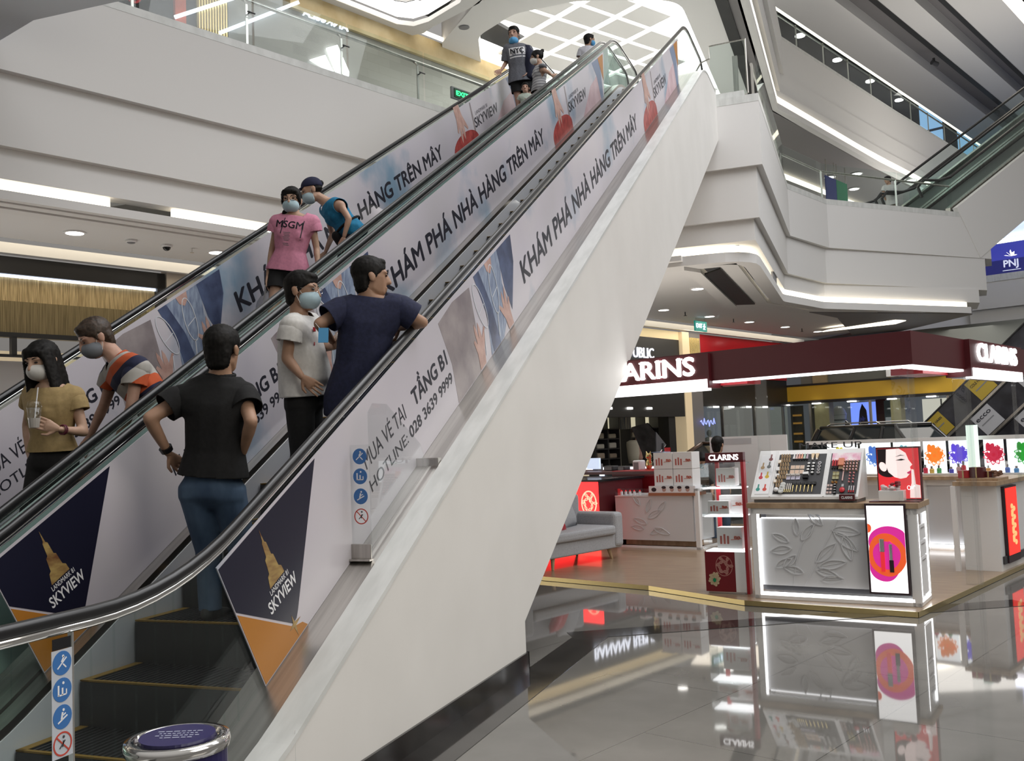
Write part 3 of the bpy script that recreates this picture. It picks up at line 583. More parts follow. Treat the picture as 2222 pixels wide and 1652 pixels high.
struct('ceiling_second', MB().prism([(-2.3, 8), (-2.3, 32.7), (1, 42.4), (7, 57.6), (-3.5, 57.6), (-2.58, 36), (-2.58, 8)][::-1], 12.42, 12.52).prism([(-3.5, 36), (6, 57.6), (-14, 57.6), (-14, 36)][::-1], 12.6, 12.7), M['dark_soffit'])
tag(MB().box(-2.88, -2.58, 10, 33.6, 12.37, 12.415).build('slot_grille', M['black']), 'long black slot in the second-floor ceiling beside the skylight', 'vent')
g3 = thing('glass_railing', (0, 38, 15.4), 'glass railing along the third-floor edge at upper right', 'railing')
for a0 in [30+i*2.3 for i in range(12)]:
    kb(a0, a0+2.26, 14.47, 14.48, 15.42, 16.45).build('glass_pane', M['glass'], g3)
    kb(a0-.04, a0+.0, 14.5, 14.54, 15.42, 16.3).build('post', M['steel'], g3)
MB(KM).cyl((30, 14.55, 16.25), (58, 14.55, 16.25), .035).build('handrail', M['steel'], g3)
# fourth storey overhead: long stepped soffit
kband('ceiling_fourth', 15.0, 16.95, 19.0, 19.75, M['fascia'], 28, 80); kband('ceiling_fourth_channel', 13.95, 15.0, 19.5, 19.7, M['dark_soffit'], 28, 80)  # channel's darker grey puts the shade of the recess into its colour
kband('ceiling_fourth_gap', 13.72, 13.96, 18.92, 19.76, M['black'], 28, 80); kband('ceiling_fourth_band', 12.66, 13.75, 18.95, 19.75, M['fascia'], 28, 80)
kband('ceiling_fourth_groove', 11.92, 12.66, 19.5, 19.7, M['dark_soffit'], 28, 80); kband('ceiling_fourth_seam', 11.72, 11.92, 18.87, 19.76, M['black'], 28, 80)  # groove is coloured darker for the shade inside it
kband('ceiling_fourth_face', 10.05, 11.74, 18.9, 19.75, M['fascia'], 28, 80)
tag(kb(28, 80, 9.5, 10.05, 18.9, 18.95).build('cove_light', M['warm']), 'broad cream cove light in the top right corner', 'light')
tag(kb(28, 80, 16.95, 17.15, 19.05, 19.15).build('cove_light', M['warm']), 'thin cream light line above the third-floor glass railing', 'light')
M['skyglass'] = mat('blue_window', (.25, .5, .85), .2, emit=.75, ecol=(.36, .62, .95))
struct('wall_third_back', kb(66, 66.3, 13, 40, 15, 40), M['dgrey'])
for i, (b0, b1, z0, z1) in enumerate(((19.9, 21.3, 15.5, 21.3), (19.9, 21.3, 21.5, 25), (17.7, 19.0, 15.5, 25), (16.2, 17.0, 15.5, 25))): struct('window_%d' % (i+1), kb(65.9, 66, b0, b1, z0, z1), M['skyglass'])
struct('ceiling_third_far', kb(56, 66, 15, 40, 33, 33.2), M['white2'])
for i, a in enumerate((40, 44, 48, 52)): tag(MB(KM).cyl((a, 17.8, 19.24), (a, 17.8, 19.29), .22, n=18).build('downlight', M['lamp']), ('first', 'second', 'third', 'fourth')[i]+' small downlight above the third-floor glass railing', 'ceiling light')
# dark overhead slab at the top left corner, and the far building
struct('ceiling_near', MB().prism([(-10.5, 9.1), (-9.25, 8.72), (-8.03, 8.76), (-7.2, 8.9), (-4, 5), (-16, -6), (-20, 4)][::-1], 7.0, 7.3), mat('bluish_grey_soffit', (.50, .54, .60), .6))
fb = lambda a0, a1, b0, b1, z0, z1: MB(KM).box(a0, a1, b0, b1, z0, z1)
struct('wall_far', fb(45.6, 46.4, 2, 13.1, 6.72, 7.9), M['fascia']); struct('wall_far_step', fb(45.75, 46.4, 2, 13.2, 5.66, 6.72), M['fascia']); struct('wall_far_drop', fb(45.9, 46.4, 2, 13.3, 4.6, 5.66), M['fascia'])
struct('trim_14', fb(45.58, 46.4, 2, 12.9, 7.9, 8.2), M['ledge'])
struct('wall_far_return', MB().prism(kp([(46, 13.1), (41, 16.5), (40, 20), (47, 20)]), 6.72, 7.9).prism(kp([(46, 13.2), (41, 16.6), (40, 20), (47, 20)]), 5.66, 6.72), M['fascia'])
tag(fb(45.8, 45.86, 8, 12.7, 5.25, 5.4).build('cove_light', M['warm']), 'short cream light line on the far white building', 'light')
struct('floor_far', fb(46.4, 60, 2, 14, 7.9, 8.1), M['ledge'])
struct('ceiling_far', fb(44, 60, 2, 14, 10.2, 10.4), mat('blue_white_ceiling', (.25, .32, .52), .5, emit=.04, ecol=(.6, .7, 1)))
tag(fb(47.6, 48.2, 10.4, 13.2, 10.0, 10.1).build('ceiling_light', M['led']), 'white linear ceiling light above the dark blue shop sign', 'light')
ps = thing('shop_sign', K(46.9, 11.5, 8.3), 'dark blue shop sign with white letters and leaf mark at far right', 'sign')
fb(46.9, 47.0, 10.6, 12.75, 8.1, 9.75).build('board', mat('royal_blue', (.008, .012, .16), .3, emit=.05, ecol=(.02, .03, .4)), ps)
PF = frame(K(46.89, 0, 0), -(K(0, 1)-K(0, 0)), (0, 0, 1))
m = MB(); text(m, 'PNJ', PF, .62, .30, .02, .015, x0=-11.95, y0=8.66); line2(m, [(-12.0, 8.5), (-11.25, 8.5)], .03, 0, .02, PF)
for dx, dy in ((-.28, .05), (-.18, .2), (0, .28), (.16, .18), (.26, .02)): m.prism([(-11.62, 9.12), (-11.62+dx*.6-.04, 9.12+dy*.6+.05), (-11.62+dx, 9.14+dy), (-11.62+dx*.6+.05, 9.12+dy*.5)], 0, .02, PF)
m.build('lettering', mat('lit_white', (.8, .8, .85), emit=.4), ps)
tag(fb(46.85, 46.95, 12.85, 13.25, 8.1, 9.0).build('display_screen', mat('blue_screen', (.1, .3, .9), emit=.8, ecol=(.15, .35, 1))), 'small bright blue screen left of the dark blue shop sign', 'screen')
tag(fb(46.8, 46.95, 10.2, 10.55, 8.1, 9.9).build('display_screen', mat('violet_screen', (.4, .2, .9), emit=.8, ecol=(.45, .25, 1))), 'violet lit screen at the right edge beside the blue shop sign', 'screen')
# rail of the right-hand gallery
g2 = thing('glass_railing', (-.8, 28, 8.1), 'glass railing with steel posts on the right-hand gallery', 'railing')
RP = [(-1.62, 19.2), (-1.62, 25.75), (-.72, 28.1), (1.3, 30.2), (2.9, 31.86)]
for p, q in zip(RP, RP[1:]):
    p, q = V(p), V(q); d = (q-p).normalized(); k = max(1, round((q-p).length/2.3))
    for i in range(k):
        s0, s1 = p+(q-p)*(i/k)+d*.02, p+(q-p)*((i+1)/k)-d*.02; nn = V((-d.y, d.x))*.006
        MB().prism([tuple(s0-nn), tuple(s1-nn), tuple(s1+nn), tuple(s0+nn)], 8.12, 9.15).build('glass_pane', M['glass'], g2)
        po = s0+nn*14; MB().box(po.x-.025, po.x+.025, po.y-.025, po.y+.025, 8.1, 8.95).build('post', M['steel'], g2)
    a = p+V((-d.y, d.x))*.09; c = q+V((-d.y, d.x))*.09; MB().cyl((a.x, a.y, 8.95), (c.x, c.y, 8.95), .03).build('handrail', M['steel'], g2)
g1 = thing('glass_railing', (-2, 18.7, 8.1), 'short glass railing beside the escalator top landing', 'railing')
MB().box(-2.45, -1.75, 18.68, 18.69, 8.2, 9.25).build('glass_pane', M['glass'], g1); MB().tube([(-2.75, 18.68, 8.75), (-2.62, 18.68, 8.95), (-2.45, 18.68, 9.0), (-2.45, 18.68, 9.25), (-1.75, 18.68, 9.27), (-1.75, 18.68, 8.2)], .018, 8).build('rail_frame', M['steel'], g1)
MB().box(-2.05, -1.95, 19.0, 19.06, 8.1, 9.1).build('post', M['steel'], g1); MB().box(-2.42, -1.82, 18.6, 18.75, 8.1, 8.24).build('glass_shoe', M['ledge'], g1)
# far escalators to the third storey
fe = thing('escalator', (3.5, 33, 8.1), 'distant escalators rising at the upper right behind the gallery railing', 'escalator')
dd = V((4.65, 4.85, 0)).normalized(); FX = frame(V((3.0, 31.82, 8.1)), dd, (0, 0, 1)); FX = FX @ Matrix(((1,0,0,0),(0,1,0,0),(0,0,-1,0),(0,0,0,1)))
T2 = .80/1.0*.70
def fx(pts, w0, w1): return MB().prism([(x, z) for x, z in pts], w0, w1, FX)
sl = .605
fx([(.0, .15), (9, .15+9*sl), (9, -1.55+8.4*sl), (.9, -1.36)], -.02, .15).build('cladding', M['fascia'], fe)
fx([(.0, .15), (9, .15+9*sl), (9, -1.5+8.4*sl), (.9, -1.3)], 3.4, 3.6).build('cladding', M['fascia'], fe)
for w0 in (.3, 1.95):
    fx([(-.5, -.15), (9, -.15+9.3*sl), (9, -.5+9*sl), (0, -.5)], w0+.2, w0+1.2).build('step_band', M['stepmetal'], fe)
    for w_ in (w0, w0+1.4):
        fx([(0, .2), (9, .2+9*sl), (9, 1.05+9*sl), (0, 1.05)], w_, w_+.012).build('balustrade_glass', M['glass'], fe)
        pts = [(-1.1, .45), (-1.25, .75), (-1.0, 1.0), (-.3, 1.05), (.2, 1.2), (9, 1.1+9*sl)]
        MB().tube([FX @ V((x, z, w_)) for x, z in pts], .045, 8).build('handrail', M['rubber'], fe)
        fx([(0, .08), (9, .08+9*sl), (9, .2+9*sl), (0, .2)], w_-.08, w_+.1).build('deck_cover', M['steel'], fe)
# ---------------------------------------------------------------- cosmetics kiosk (frame: a away-right, b away-left)
pf = thing('kiosk_platform', K(8.3, 3, 0), 'oak floored kiosk platform with a brass front edge', 'platform')
PL = kp([(8.30, 2.97), (8.14, 4.5), (8.48, 5.8), (8.56, 9.6), (15, 9.6), (15, 3.02)])
MB().prism(PL, 0.012, .05).build('deck', M['wood'], pf)
m = MB()
for p, q in zip(PL[3::-1], PL[2::-1]): m.prism([p, q, tuple(V(q)*.9985), tuple(V(p)*.9985)], .004, .05)
m.prism([PL[0], PL[5], tuple(V(PL[5])+V((.012, -.012))), tuple(V(PL[0])+V((.005, -.012)))], .004, .05)
m.build('brass_edge', M['gold'], pf)
M['relief'] = mat('relief_panel', (.62, .63, .65), .45)
M['art_orange'] = mat('art_orange', (.9, .12, .03), .4, emit=.5); M['art_pink'] = mat('art_pink', (.75, .03, .35), .4, emit=.5); M['art_white'] = mat('art_white', (1, 1, 1), .4, emit=1.25)
M['art_red'] = mat('art_red', (.75, .03, .04), .4, emit=.6); M['art_dark'] = mat('art_dark', (.03, .015, .02), .4); M['silver'] = mat('silver', (.7, .7, .72), .15, metal=1)
M['art_skin'] = mat('art_face', (.95, .78, .76), .4, emit=.75); M['art_shadow'] = mat('art_face_shade', (.75, .42, .40), .4, emit=.35)
def leaf(mb, x, y, L_, w_, ang, fr, h=.006):
    pts = []
    for i in range(9): t = i/8; pts.append((t*L_, w_*math.sin(math.pi*t)**.8*(1-.3*t)))
    for i in range(7, 0, -1): t = i/8; pts.append((t*L_, -w_*math.sin(math.pi*t)**.8*(1-.3*t)))
    c, s_ = math.cos(ang), math.sin(ang); P2 = [(x+px*c-py*s_, y+px*s_+py*c) for px, py in pts]
    for i in range(len(P2)): line2(mb, [P2[i], P2[(i+1) % len(P2)]], .009, 0, h*1.6, fr)
    line2(mb, [(x, y), (x+L_*c, y+L_*s_)], .005, 0, h*.7, fr)
# front counter
CF = frame(K(8.292, 4.467, 0), K(.156, -.988), (0, 0, 1))
ct = thing('display_counter', CF @ V((.7, .05, -.25)), 'white front counter with leaf relief and glowing white edge lights', 'counter')
bx = lambda x0, x1, z0, z1, d0, d1: MB(CF).box(x0, x1, z0, z1, -d1, -d0)
m = bx(0, .055, .05, .89, 0, .05); 
for q in ((1.425, 1.475, .05, .89, 0, .05), (1.425, 1.475, .05, .89, .44, .49), (0, .05, .05, .89, .44, .49), (0, 1.475, .84, .895, 0, .49), (0, 1.475, .05, .085, 0, .49), (1.40, 1.43, .05, .89, 0, .03)): m.box(q[0], q[1], q[2], q[3], -q[5], -q[4])
m.build('frame', M['gloss_white'], ct, bevel=.003)
bx(-.03, 1.50, .895, .945, -.02, .51).build('worktop', M['oak'], ct, bevel=.003)
pn = bx(.07, 1.40, .175, .80, .035, .06).build('relief_panel', M['relief'], ct)
m = MB(); g = CF @ TR(0, 0, -.035)
for x, y, l_, w_, a in ((.34,.58,.17,.035,2.7),(.36,.52,.2,.045,3.3),(.40,.46,.17,.04,3.9),(.46,.60,.19,.04,.9),(.42,.64,.16,.035,1.6),(.58,.40,.26,.05,.75),(.60,.36,.26,.045,.2),(.58,.33,.2,.04,-.25),(.62,.24,.2,.04,.1),(.46,.30,.18,.04,2.9),(.74,.70,.25,.05,-.1),(.76,.68,.26,.05,-.7),(.66,.74,.18,.04,2.4),(.84,.64,.22,.05,-1.3),(.2,.34,.18,.04,.5)):
    leaf(m, x, y, l_, w_, a, g)
line2(m, [(.36, .18), (.40, .40), (.46, .56), (.56, .70), (.62, .79)], .008, 0, .006, g); line2(m, [(.46, .18), (.52, .28), (.58, .38), (.68, .58), (.80, .79)], .008, 0, .006, g)
m.build('leaf_relief', M['relief'], pn)
bx(.13, 1.40, .80, .845, .05, .07).build('mirror_band', M['silver'], ct); bx(.07, .13, .80, .845, .08, .09).build('niche', M['dgrey'], ct)
bx(.07, 1.40, .13, .17, .05, .07).build('mirror_band', M['dgrey'], ct)
bx(.058, .072, .10, .84, .004, .03).build('light_tube', M['led'], ct); bx(.07, 1.42, .088, .112, .0, .04).build('light_tube', M['led'], ct)
bx(.09, 1.40, .797, .806, .03, .05).build('light_tube', M['led'], ct); bx(1.44, 1.46, .10, .84, .02, .44).box(1.44, 1.46, .10, .12, -.44, -.05)
bx(1.455, 1.477, .12, .84, .415, .438).build('light_tube', M['led'], ct); bx(1.455, 1.477, .086, .105, .05, .44).build('light_tube', M['led'], ct); bx(1.455, 1.477, .12, .84, .052, .066).build('light_tube', M['led'], ct)
for z0, z1 in ((.13, .46), (.47, .60), (.61, .74)):
    dr = bx(1.455, 1.47, z0, z1, .075, .40).build('drawer', M['matt_white'], ct, bevel=.003); bx(1.468, 1.474, z1-.035, z1-.025, .16, .32).build('drawer_pull', M['silver'], dr)
bx(.1, 1.40, .10, .80, .40, .43).build('back_panel', M['matt_white'], ct)
# light box with lipstick poster on the counter front
LF = CF @ TR(1.055, .152, .05)
lb = thing('light_box', LF @ V((.17, 0, 0)), 'tall lit poster of two lipsticks on pink and orange discs, fixed to the front counter', 'light box')
MB(LF).box(0, .342, 0, .79, -.085, -.004).build('case', M['art_dark'], lb, bevel=.002)
ps_ = MB(LF).box(.018, .326, .018, .772, -.003, 0).build('poster', M['art_white'], lb)
def blob(cx, cy, rx, ry, n=40, k=.03, ph=0, clip=None):
    o_ = [(cx+rx*math.cos(2*math.pi*i/n)*(1+k*math.sin(3*2*math.pi*i/n+ph)), cy+ry*math.sin(2*math.pi*i/n)*(1+k*math.cos(2*2*math.pi*i/n+ph))) for i in range(n)]
    return [(min(max(x, clip[0]), clip[1]), min(max(y, clip[2]), clip[3])) for x, y in o_] if clip else o_
CLP = (.019, .325, .02, .77)
MB().prism(blob(.19, .44, .17, .16, clip=CLP), .0003, .0012, LF).prism(blob(.14, .25, .13, .14, ph=1, clip=CLP), .0003, .0012, LF).build('pink_disc', M['art_pink'], ps_)
MB().prism(blob(.17, .345, .16, .185, ph=2, clip=CLP), .0014, .0024, LF).prism(blob(.02, .575, .03, .04, clip=CLP), .0014, .0024, LF).build('orange_disc', M['art_orange'], ps_)
MB().prism(blob(.165, .34, .115, .125, ph=.5), .0026, .0034, LF).build('pink_disc', M['art_pink'], ps_)
MB(LF).box(.115, .150, .20, .37, .0036, .012).build('lipstick_tube', M['art_red'], ps_, bevel=.003); MB(LF).box(.112, .152, .37, .485, .0036, .013).build('lipstick_cap', M['silver'], ps_, bevel=.004)
MB(LF).box(.190, .216, .30, .44, .0036, .012).build('lipstick_tube', M['silver'], ps_, bevel=.003); MB(LF).box(.186, .222, .195, .30, .0036, .012).build('lipstick_cap', M['art_dark'], ps_, bevel=.003); MB(LF).prism([(.192, .44), (.214, .44), (.214, .452), (.192, .468)], .0036, .011, LF if False else I4).build('lipstick_bullet', M['art_pink'], ps_)
# tester display on the counter
td = thing('tester_display', CF @ V((.5, .945, -.2)), 'sloping white make-up tester display on the front counter', 'display stand')
TFm = Matrix(((0, 0, 1, 0), (0, 1, 0, 0), (-1, 0, 0, 0), (0, 0, 0, 1)))   # x->-z(depth), y->z, z->x
MB(CF).prism([(.03, .975), (.03, 1.0), (.385, 1.425), (.42, 1.425), (.42, .975)], 0, .99, TFm).build('body', M['gloss_white'], td, bevel=.003)
MB(CF).box(.02, .97, .945, .976, -.40, -.06).build('foot_rail', M['grey'], td)
th = math.atan2(.425, .355); SL = CF @ frame(V((0, 1.0, -.03)), (1, 0, 0), (0, math.sin(th), -math.cos(th)))
for x0, x1 in ((.205, .655), (.70, .97)): MB(SL).box(x0, x1, .03, .50, .0008, .003).build('tray', M['dgrey'], td)
for x0 in (.175, .675): MB(SL).box(x0, x0+.012, .0, .55, .001, .008).build('divider', M['gloss_white'], td)
wp = MB(SL).box(.03, .165, .03, .50, .001, .004).build('picture_panel', M['print_white'], td)
for x, y, c in ((.055,.10,(.05,.28,.24)),(.12,.10,(.6,.08,.06)),(.06,.24,(.55,.06,.08)),(.12,.25,(.62,.42,.05)),(.06,.36,(.45,.30,.16)),(.12,.37,(.16,.17,.17)),(.125,.46,(.20,.07,.07))):
    mm = mat('printed_cosmetic', c, .5); MB().prism(circ(x, y-.015, .02, .02, 14), .004, .005, SL).prism([(x-.007, y), (x+.007, y), (x+.007, y+.045), (x-.007, y+.045)], .004, .0052, SL).build('printed_picture', mm, wp)
m = MB(SL).box(.71, .97, .41, .50, .003, .005).build('pink_card', noise_mat('pink_card', (.85, .78, .80), (.75, .35, .50), 14, .5), td)
bp = MB(CF).box(.83, .965, .965, 1.02, -.06, -.005).build('brand_plate', M['maroon'], td)
def clarins(mb, fr, w_, cap, dep, bold=.018, x0=0, y0=0):
    text(mb, 'CLARINS', fr, w_, cap, dep, bold, x0=x0, y0=y0)
    me = glyphs('CLARINS', bold); xs = [v.co.x for v in me.vertices]; k = w_/(max(xs)-min(xs)); sw = cap*.09
    adv = {}; pos = {}
    for i in range(1, 8):
        mm = glyphs('CLARINS'[:i], bold); pos[i] = (max(v.co.x for v in mm.vertices)-min(xs))*k
    def serif(cx, y, hw): line2(mb, [(x0+cx-hw, y0+y), (x0+cx+hw, y0+y)], sw, 0, dep, fr)
    hb = cap*.13; t = cap-sw/2
    l0 = pos[1]+cap*.18; serif(l0, t, hb*1.4); serif(l0, sw/2, hb*1.4)
    aL = pos[3]; serif(aL-cap*.07, sw/2, hb*1.5); serif(pos[2]+cap*.10, sw/2, hb*1.5)
    r0 = pos[3]+cap*.20; serif(r0, sw/2, hb*1.5); serif(r0-cap*.02, t, hb*1.2); serif(pos[4]-cap*.04, sw/2, hb*1.3)
    i0 = pos[5]-cap*.08; serif(i0, sw/2, hb*1.6); serif(i0, t, hb*1.6)
    n0 = pos[5]+cap*.22; serif(n0, sw/2, hb*1.5); serif(n0-cap*.03, t, hb*1.2); serif(pos[6]-cap*.08, t, hb*1.5)
    return mb
clarins(MB(), CF @ TR(0, 0, -.004), .10, .022, .002, x0=.848, y0=.982).build('lettering', M['print_white'], bp)
# products on the slope: one of each kind with its parts, then copies
M['champagne'] = mat('champagne_gold', (.60, .46, .30), .3, metal=.25); M['cream'] = mat('cream_plastic', (.78, .74, .68), .35); M['lip'] = mat('lip_pink', (.60, .22, .22), .3); M['lipred'] = mat('lip_red', (.5, .02, .03), .3)
STAND = Matrix.Rotation(0, 4, 'X')
def proto(name, label, cat, group, parts, base):
    """parts: list of (name, MB in local coordinates, material)"""
    r = thing(name, (0, 0, 0), label, cat, group)
    for n_, mb, m_ in parts: mb.build(n_, m_, r, smooth=False)
    r.matrix_basis = base; return r
def place(name, label, cat, group, parts, mats):
    r = proto(name, label, cat, group, parts, mats[0])
    ch = [o for o in bpy.data.objects if o.parent == r]
    for b_ in mats[1:]:
        c = r.copy(); COL.objects.link(c); c.matrix_basis = b_
        for k in ch: d_ = k.copy(); COL.objects.link(d_); d_.parent = c
    return r
cyl = lambda r0, z0, z1, r1=None, n=10: MB().cyl((0, 0, z0), (0, 0, z1), r0, r1, n)
UP = SL.to_3x3().to_4x4(); UPR = CF.to_3x3().to_4x4() @ Matrix(((1,0,0,0),(0,0,1,0),(0,-1,0,0),(0,0,0,1)))
def on(u, v_, lift=.003, lean=.0, upright=True):
    p = SL @ V((u, v_, lift)); m_ = UPR if upright else UP
    mm = m_.copy(); mm.translation = p; return mm
def lay(u, v_, lift=.01, ang=0):       # lying along the slope: local z -> slope up
    mm = (SL.to_3x3().to_4x4() @ RZ(ang) @ Matrix(((1,0,0,0),(0,0,1,0),(0,-1,0,0),(0,0,0,1)))); mm.translation = SL @ V((u, v_, lift)); return mm
place('foundation_bottle', 'gold capped foundation bottle in the stepped rows of the tester display', 'cosmetic bottle', 'gold foundation bottles on the tester display',
      [('bottle', cyl(.0100, 0, .020), mat('beige_gold', (.52, .38, .24), .35)), ('cap', cyl(.0072, .020, .037), M['champagne'])],
      [on(.235+.024*c+.004*(r % 2)-.008*(r > 4), .46-.05*r, .002) for r in range(8) for c in range(4 if r < 6 else 3)])
for i, c in enumerate(((.75,.75,.75), (.72,.52,.48), (.70,.33,.27), (.75,.38,.25), (.45,.62,.52), (.50,.38,.45))):
    nm = ('pale grey', 'light pink', 'coral', 'orange', 'mint green', 'mauve')[i]; mm = mat('tube_'+nm.replace(' ', '_'), c, .4)
    place('cream_tube', nm+' cream tube standing in the row at the top of the tester display', 'cosmetic tube', 'pastel tubes on the tester display', [('tube', MB().prism([(-.010, 0), (.010, 0), (.007, .05), (.003, .062), (-.003, .062)], -.006, .006, Matrix(((1,0,0,0),(0,0,-1,0),(0,1,0,0),(0,0,0,1)))), mm), ('cap', MB().cyl((0, 0, -.012), (0, 0, 0), .009), M['blackgloss'])], [lay(.352+.025*i, .435, .012)])
place('powder_pan', 'beige powder pan in the grid in the middle of the tester display', 'powder', 'beige powder pans', [('pan', MB().box(-.018, .018, -.020, .020, 0, .006), mat('beige_powder', (.62, .46, .36), .6)), ('rim', MB().box(-.020, .020, -.022, .022, 0, .004), M['cream'])], [on(.355+.045*c, .34-.055*r, .004, upright=False) for r in range(2) for c in range(3)])
place('lilac_compact', 'pale lilac compact below the beige powder pans', 'compact', 'lilac compacts', [('base', MB().box(-.019, .019, -.022, .022, 0, .007), mat('lilac', (.62, .60, .74), .3)), ('lid', MB().box(-.019, .019, .018, .026, 0, .03), M['cream'])], [on(.335+.045*c-.004, .215, .004, upright=False) for c in range(3)])
place('shiny_compact', 'shiny white eye shadow compact with black base, in two columns of the tester display', 'compact', 'shiny white compacts', [('base', MB().box(-.014, .014, -.012, .012, 0, .012), M['blackgloss']), ('lid', MB().ell((0, .002, .014), (.014, .011, .006)), M['gloss_white'])], [on(.505+.044*c, .375-.036*r, .004, upright=False) for r in range(4) for c in range(2)])
place('ring_compact', 'round smoky eye pencil pot in the column right of the shiny white compacts', 'compact', 'round pots', [('rim', MB().lathe([(.013, 0), (.016, .004), (.016, .012), (.011, .012), (.010, .006)]), M['silver']), ('powder', MB().cyl((0, 0, 0), (0, 0, .007), .0105), M['shade'])], [on(.605, .38-.036*r, .004, upright=False) for r in range(4)])
place('squeeze_tube', 'tan squeeze tube at the top of the tester display', 'cosmetic tube', 'tan squeeze tubes', [('tube', MB().prism([(-.009, 0), (.009, 0), (.016, .055), (-.016, .055)], -.006, .006, Matrix(((1,0,0,0),(0,0,-1,0),(0,1,0,0),(0,0,0,1)))), M['champagne']), ('cap', MB().cyl((0, 0, -.018), (0, 0, 0), .009), M['cream'])], [lay(.53, .44, .012), lay(.57, .44, .012)])
place('make_up_brush', 'make-up brush with gold handle and black bristles at the foot of the tester display', 'brush', 'make-up brushes', [('handle', MB().cyl((0, 0, 0), (0, 0, .075), .003, .007), M['gold']), ('bristles', MB().ell((0, 0, .095), (.013, .008, .022)), M['black'])], [lay(.392+.036*i, .045, .014) for i in range(6)])
place('gold_pencil', 'slim white and gold pencil beside the make-up brushes', 'pencil', 'gold pencils', [('barrel', MB().cyl((0, 0, .035), (0, 0, .10), .0042), M['cream']), ('gold_end', MB().cyl((0, 0, 0), (0, 0, .035), .0045), M['gold'])], [lay(.315+.018*i, .045, .01) for i in range(4)])
tag(MB(SL).ell((.238, .07, .02), (.024, .024, .018)).build('white_sponge', M['matt_white']), 'round white sponge at the lower left of the tester tray', 'sponge')
sp_ = place('cotton_pad', 'grey cotton pad in the leaning stack at the foot of the tester display', 'cotton pad', 'stack of cotton pads', [('pad', MB().lathe([(.0, 0), (.022, .0), (.026, .006), (.026, .014), (.02, .02), (0, .02)]), M['grey'] if False else mat('grey_cotton', (.55, .56, .54), .8))], [on(.285+.004*i, .05+.026*i, .012, upright=False) for i in range(4)])
place('nude_block', 'tan packet at the left side of the gold bottle rows', 'packet', 'tan packets', [('packet', MB().box(-.014, .014, -.02, .02, 0, .02), M['champagne']), ('label', MB().box(-.012, .012, -.016, .016, .02, .021), M['cream'])], [on(.215, .17, .004, upright=False), on(.225, .40, .004, upright=False)])
tag(MB(SL).box(.20, .235, .30, .34, .004, .018).build('white_carton', M['gloss_white']), 'small white carton left of the gold bottles, halfway up the slope', 'packet')
tag(MB(SL).box(.205, .24, .225, .26, .004, .018).build('white_carton', M['gloss_white']), 'small white carton left of the gold bottles, low on the slope', 'packet')
tag(MB(SL).box(.47, .52, .20, .24, .004, .03).build('black_kit', M['blackgloss']), 'black make-up kit with white lid below the shiny compacts', 'compact'); par(MB(SL).box(.47, .52, .235, .26, .004, .04).build('lid', M['gloss_white']), bpy.data.objects['black_kit'])
tag(MB(SL).box(.50, .60, .13, .16, .004, .02).build('black_pouch', M['black']), 'flat black pouch above the make-up brushes', 'pouch')
place('lipstick', 'pink lipstick in the upper grid on the right tray of the tester display', 'lipstick', 'upper grid of lipsticks', [('tube', cyl(.0075, 0, .020, n=8), M['champagne']), ('bullet', MB().cyl((0, 0, .020), (0, 0, .030), .0095, .008, 8), mat('pearl_pink', (.70, .42, .40), .25))], [on(.838+.028*c, .390-.034*r, .004, upright=False) for r in range(4) for c in range(5)])
place('lipstick', 'rosy lipstick in the lower columns on the right tray of the tester display', 'lipstick', 'lower columns of lipsticks', [('tube', cyl(.0065, 0, .018, n=8), M['silver']), ('bullet', MB().cyl((0, 0, .018), (0, 0, .028), .0095, .007, 8), M['lip'])], [on(.90+.034*c, .250-.034*r, .004, upright=False) for r in range(4) for c in range(2)])
place('red_lip_tube', 'red lip tube in the cluster at the left of the right tray', 'lip gloss', 'red lip tubes', [('tube', MB().cyl((0, 0, 0), (0, 0, .07), .008), M['lipred']), ('cap', MB().cyl((0, 0, -.03), (0, 0, 0), .0075), M['blackgloss'])], [lay(.728+.022*c, .34, .012) for c in range(3)])
tag(MB(SL).box(.785, .835, .33, .41, .004, .045).build('lip_gloss_rack', mat('coral_rack', (.62, .22, .12), .4)), 'coral rack of lip glosses above the right tray', 'rack'); 
for i in range(4): par(MB(SL).cyl((.792+.012*i, .30, .02), (.792+.012*i, .35, .02), .005).build('lip_gloss', M['champagne']), bpy.data.objects['lip_gloss_rack'])
place('green_compact', 'olive compact in the small grid on the right tray', 'compact', 'olive compacts', [('base', MB().box(-.013, .013, -.016, .016, 0, .012), mat('olive', (.38, .36, .20), .4)), ('hinge', MB().box(-.013, .013, .014, .018, 0, .016), M['gold'])], [on(.755+.03*c, .25-.045*r, .004, upright=False) for r in range(2) for c in range(2)])
place('amber_pot', 'amber pot below the olive compacts', 'pot', 'amber pots', [('pot', MB().cyl((0, 0, 0), (0, 0, .018), .012), mat('amber', (.40, .17, .04), .3)), ('lid', MB().cyl((0, 0, .018), (0, 0, .022), .0125), M['gold'])], [on(.75+.03*c, .15, .004) for c in range(2)])
place('mirror_pot', 'mirror lidded black pot in the lower column of the right tray', 'pot', 'mirror lidded pots', [('pot', MB().cyl((0, 0, 0), (0, 0, .016), .014), M['blackgloss']), ('lid', MB().ell((0, 0, .018), (.014, .014, .005)), M['silver'])], [on(.772+.003*r, .115-.03*r, .004) for r in range(4)])
place('nude_palette', 'nude eye palette at the lower left of the right tray', 'palette', 'nude palettes', [('case', MB().box(-.012, .012, -.014, .014, 0, .006), M['shade']), ('powder', MB().box(-.009, .009, -.010, .010, .006, .008), mat('nude', (.55, .40, .36), .6))], [on(.715+.028*c, .12-.04*r, .004, upright=False) for r in range(3) for c in range(2)])
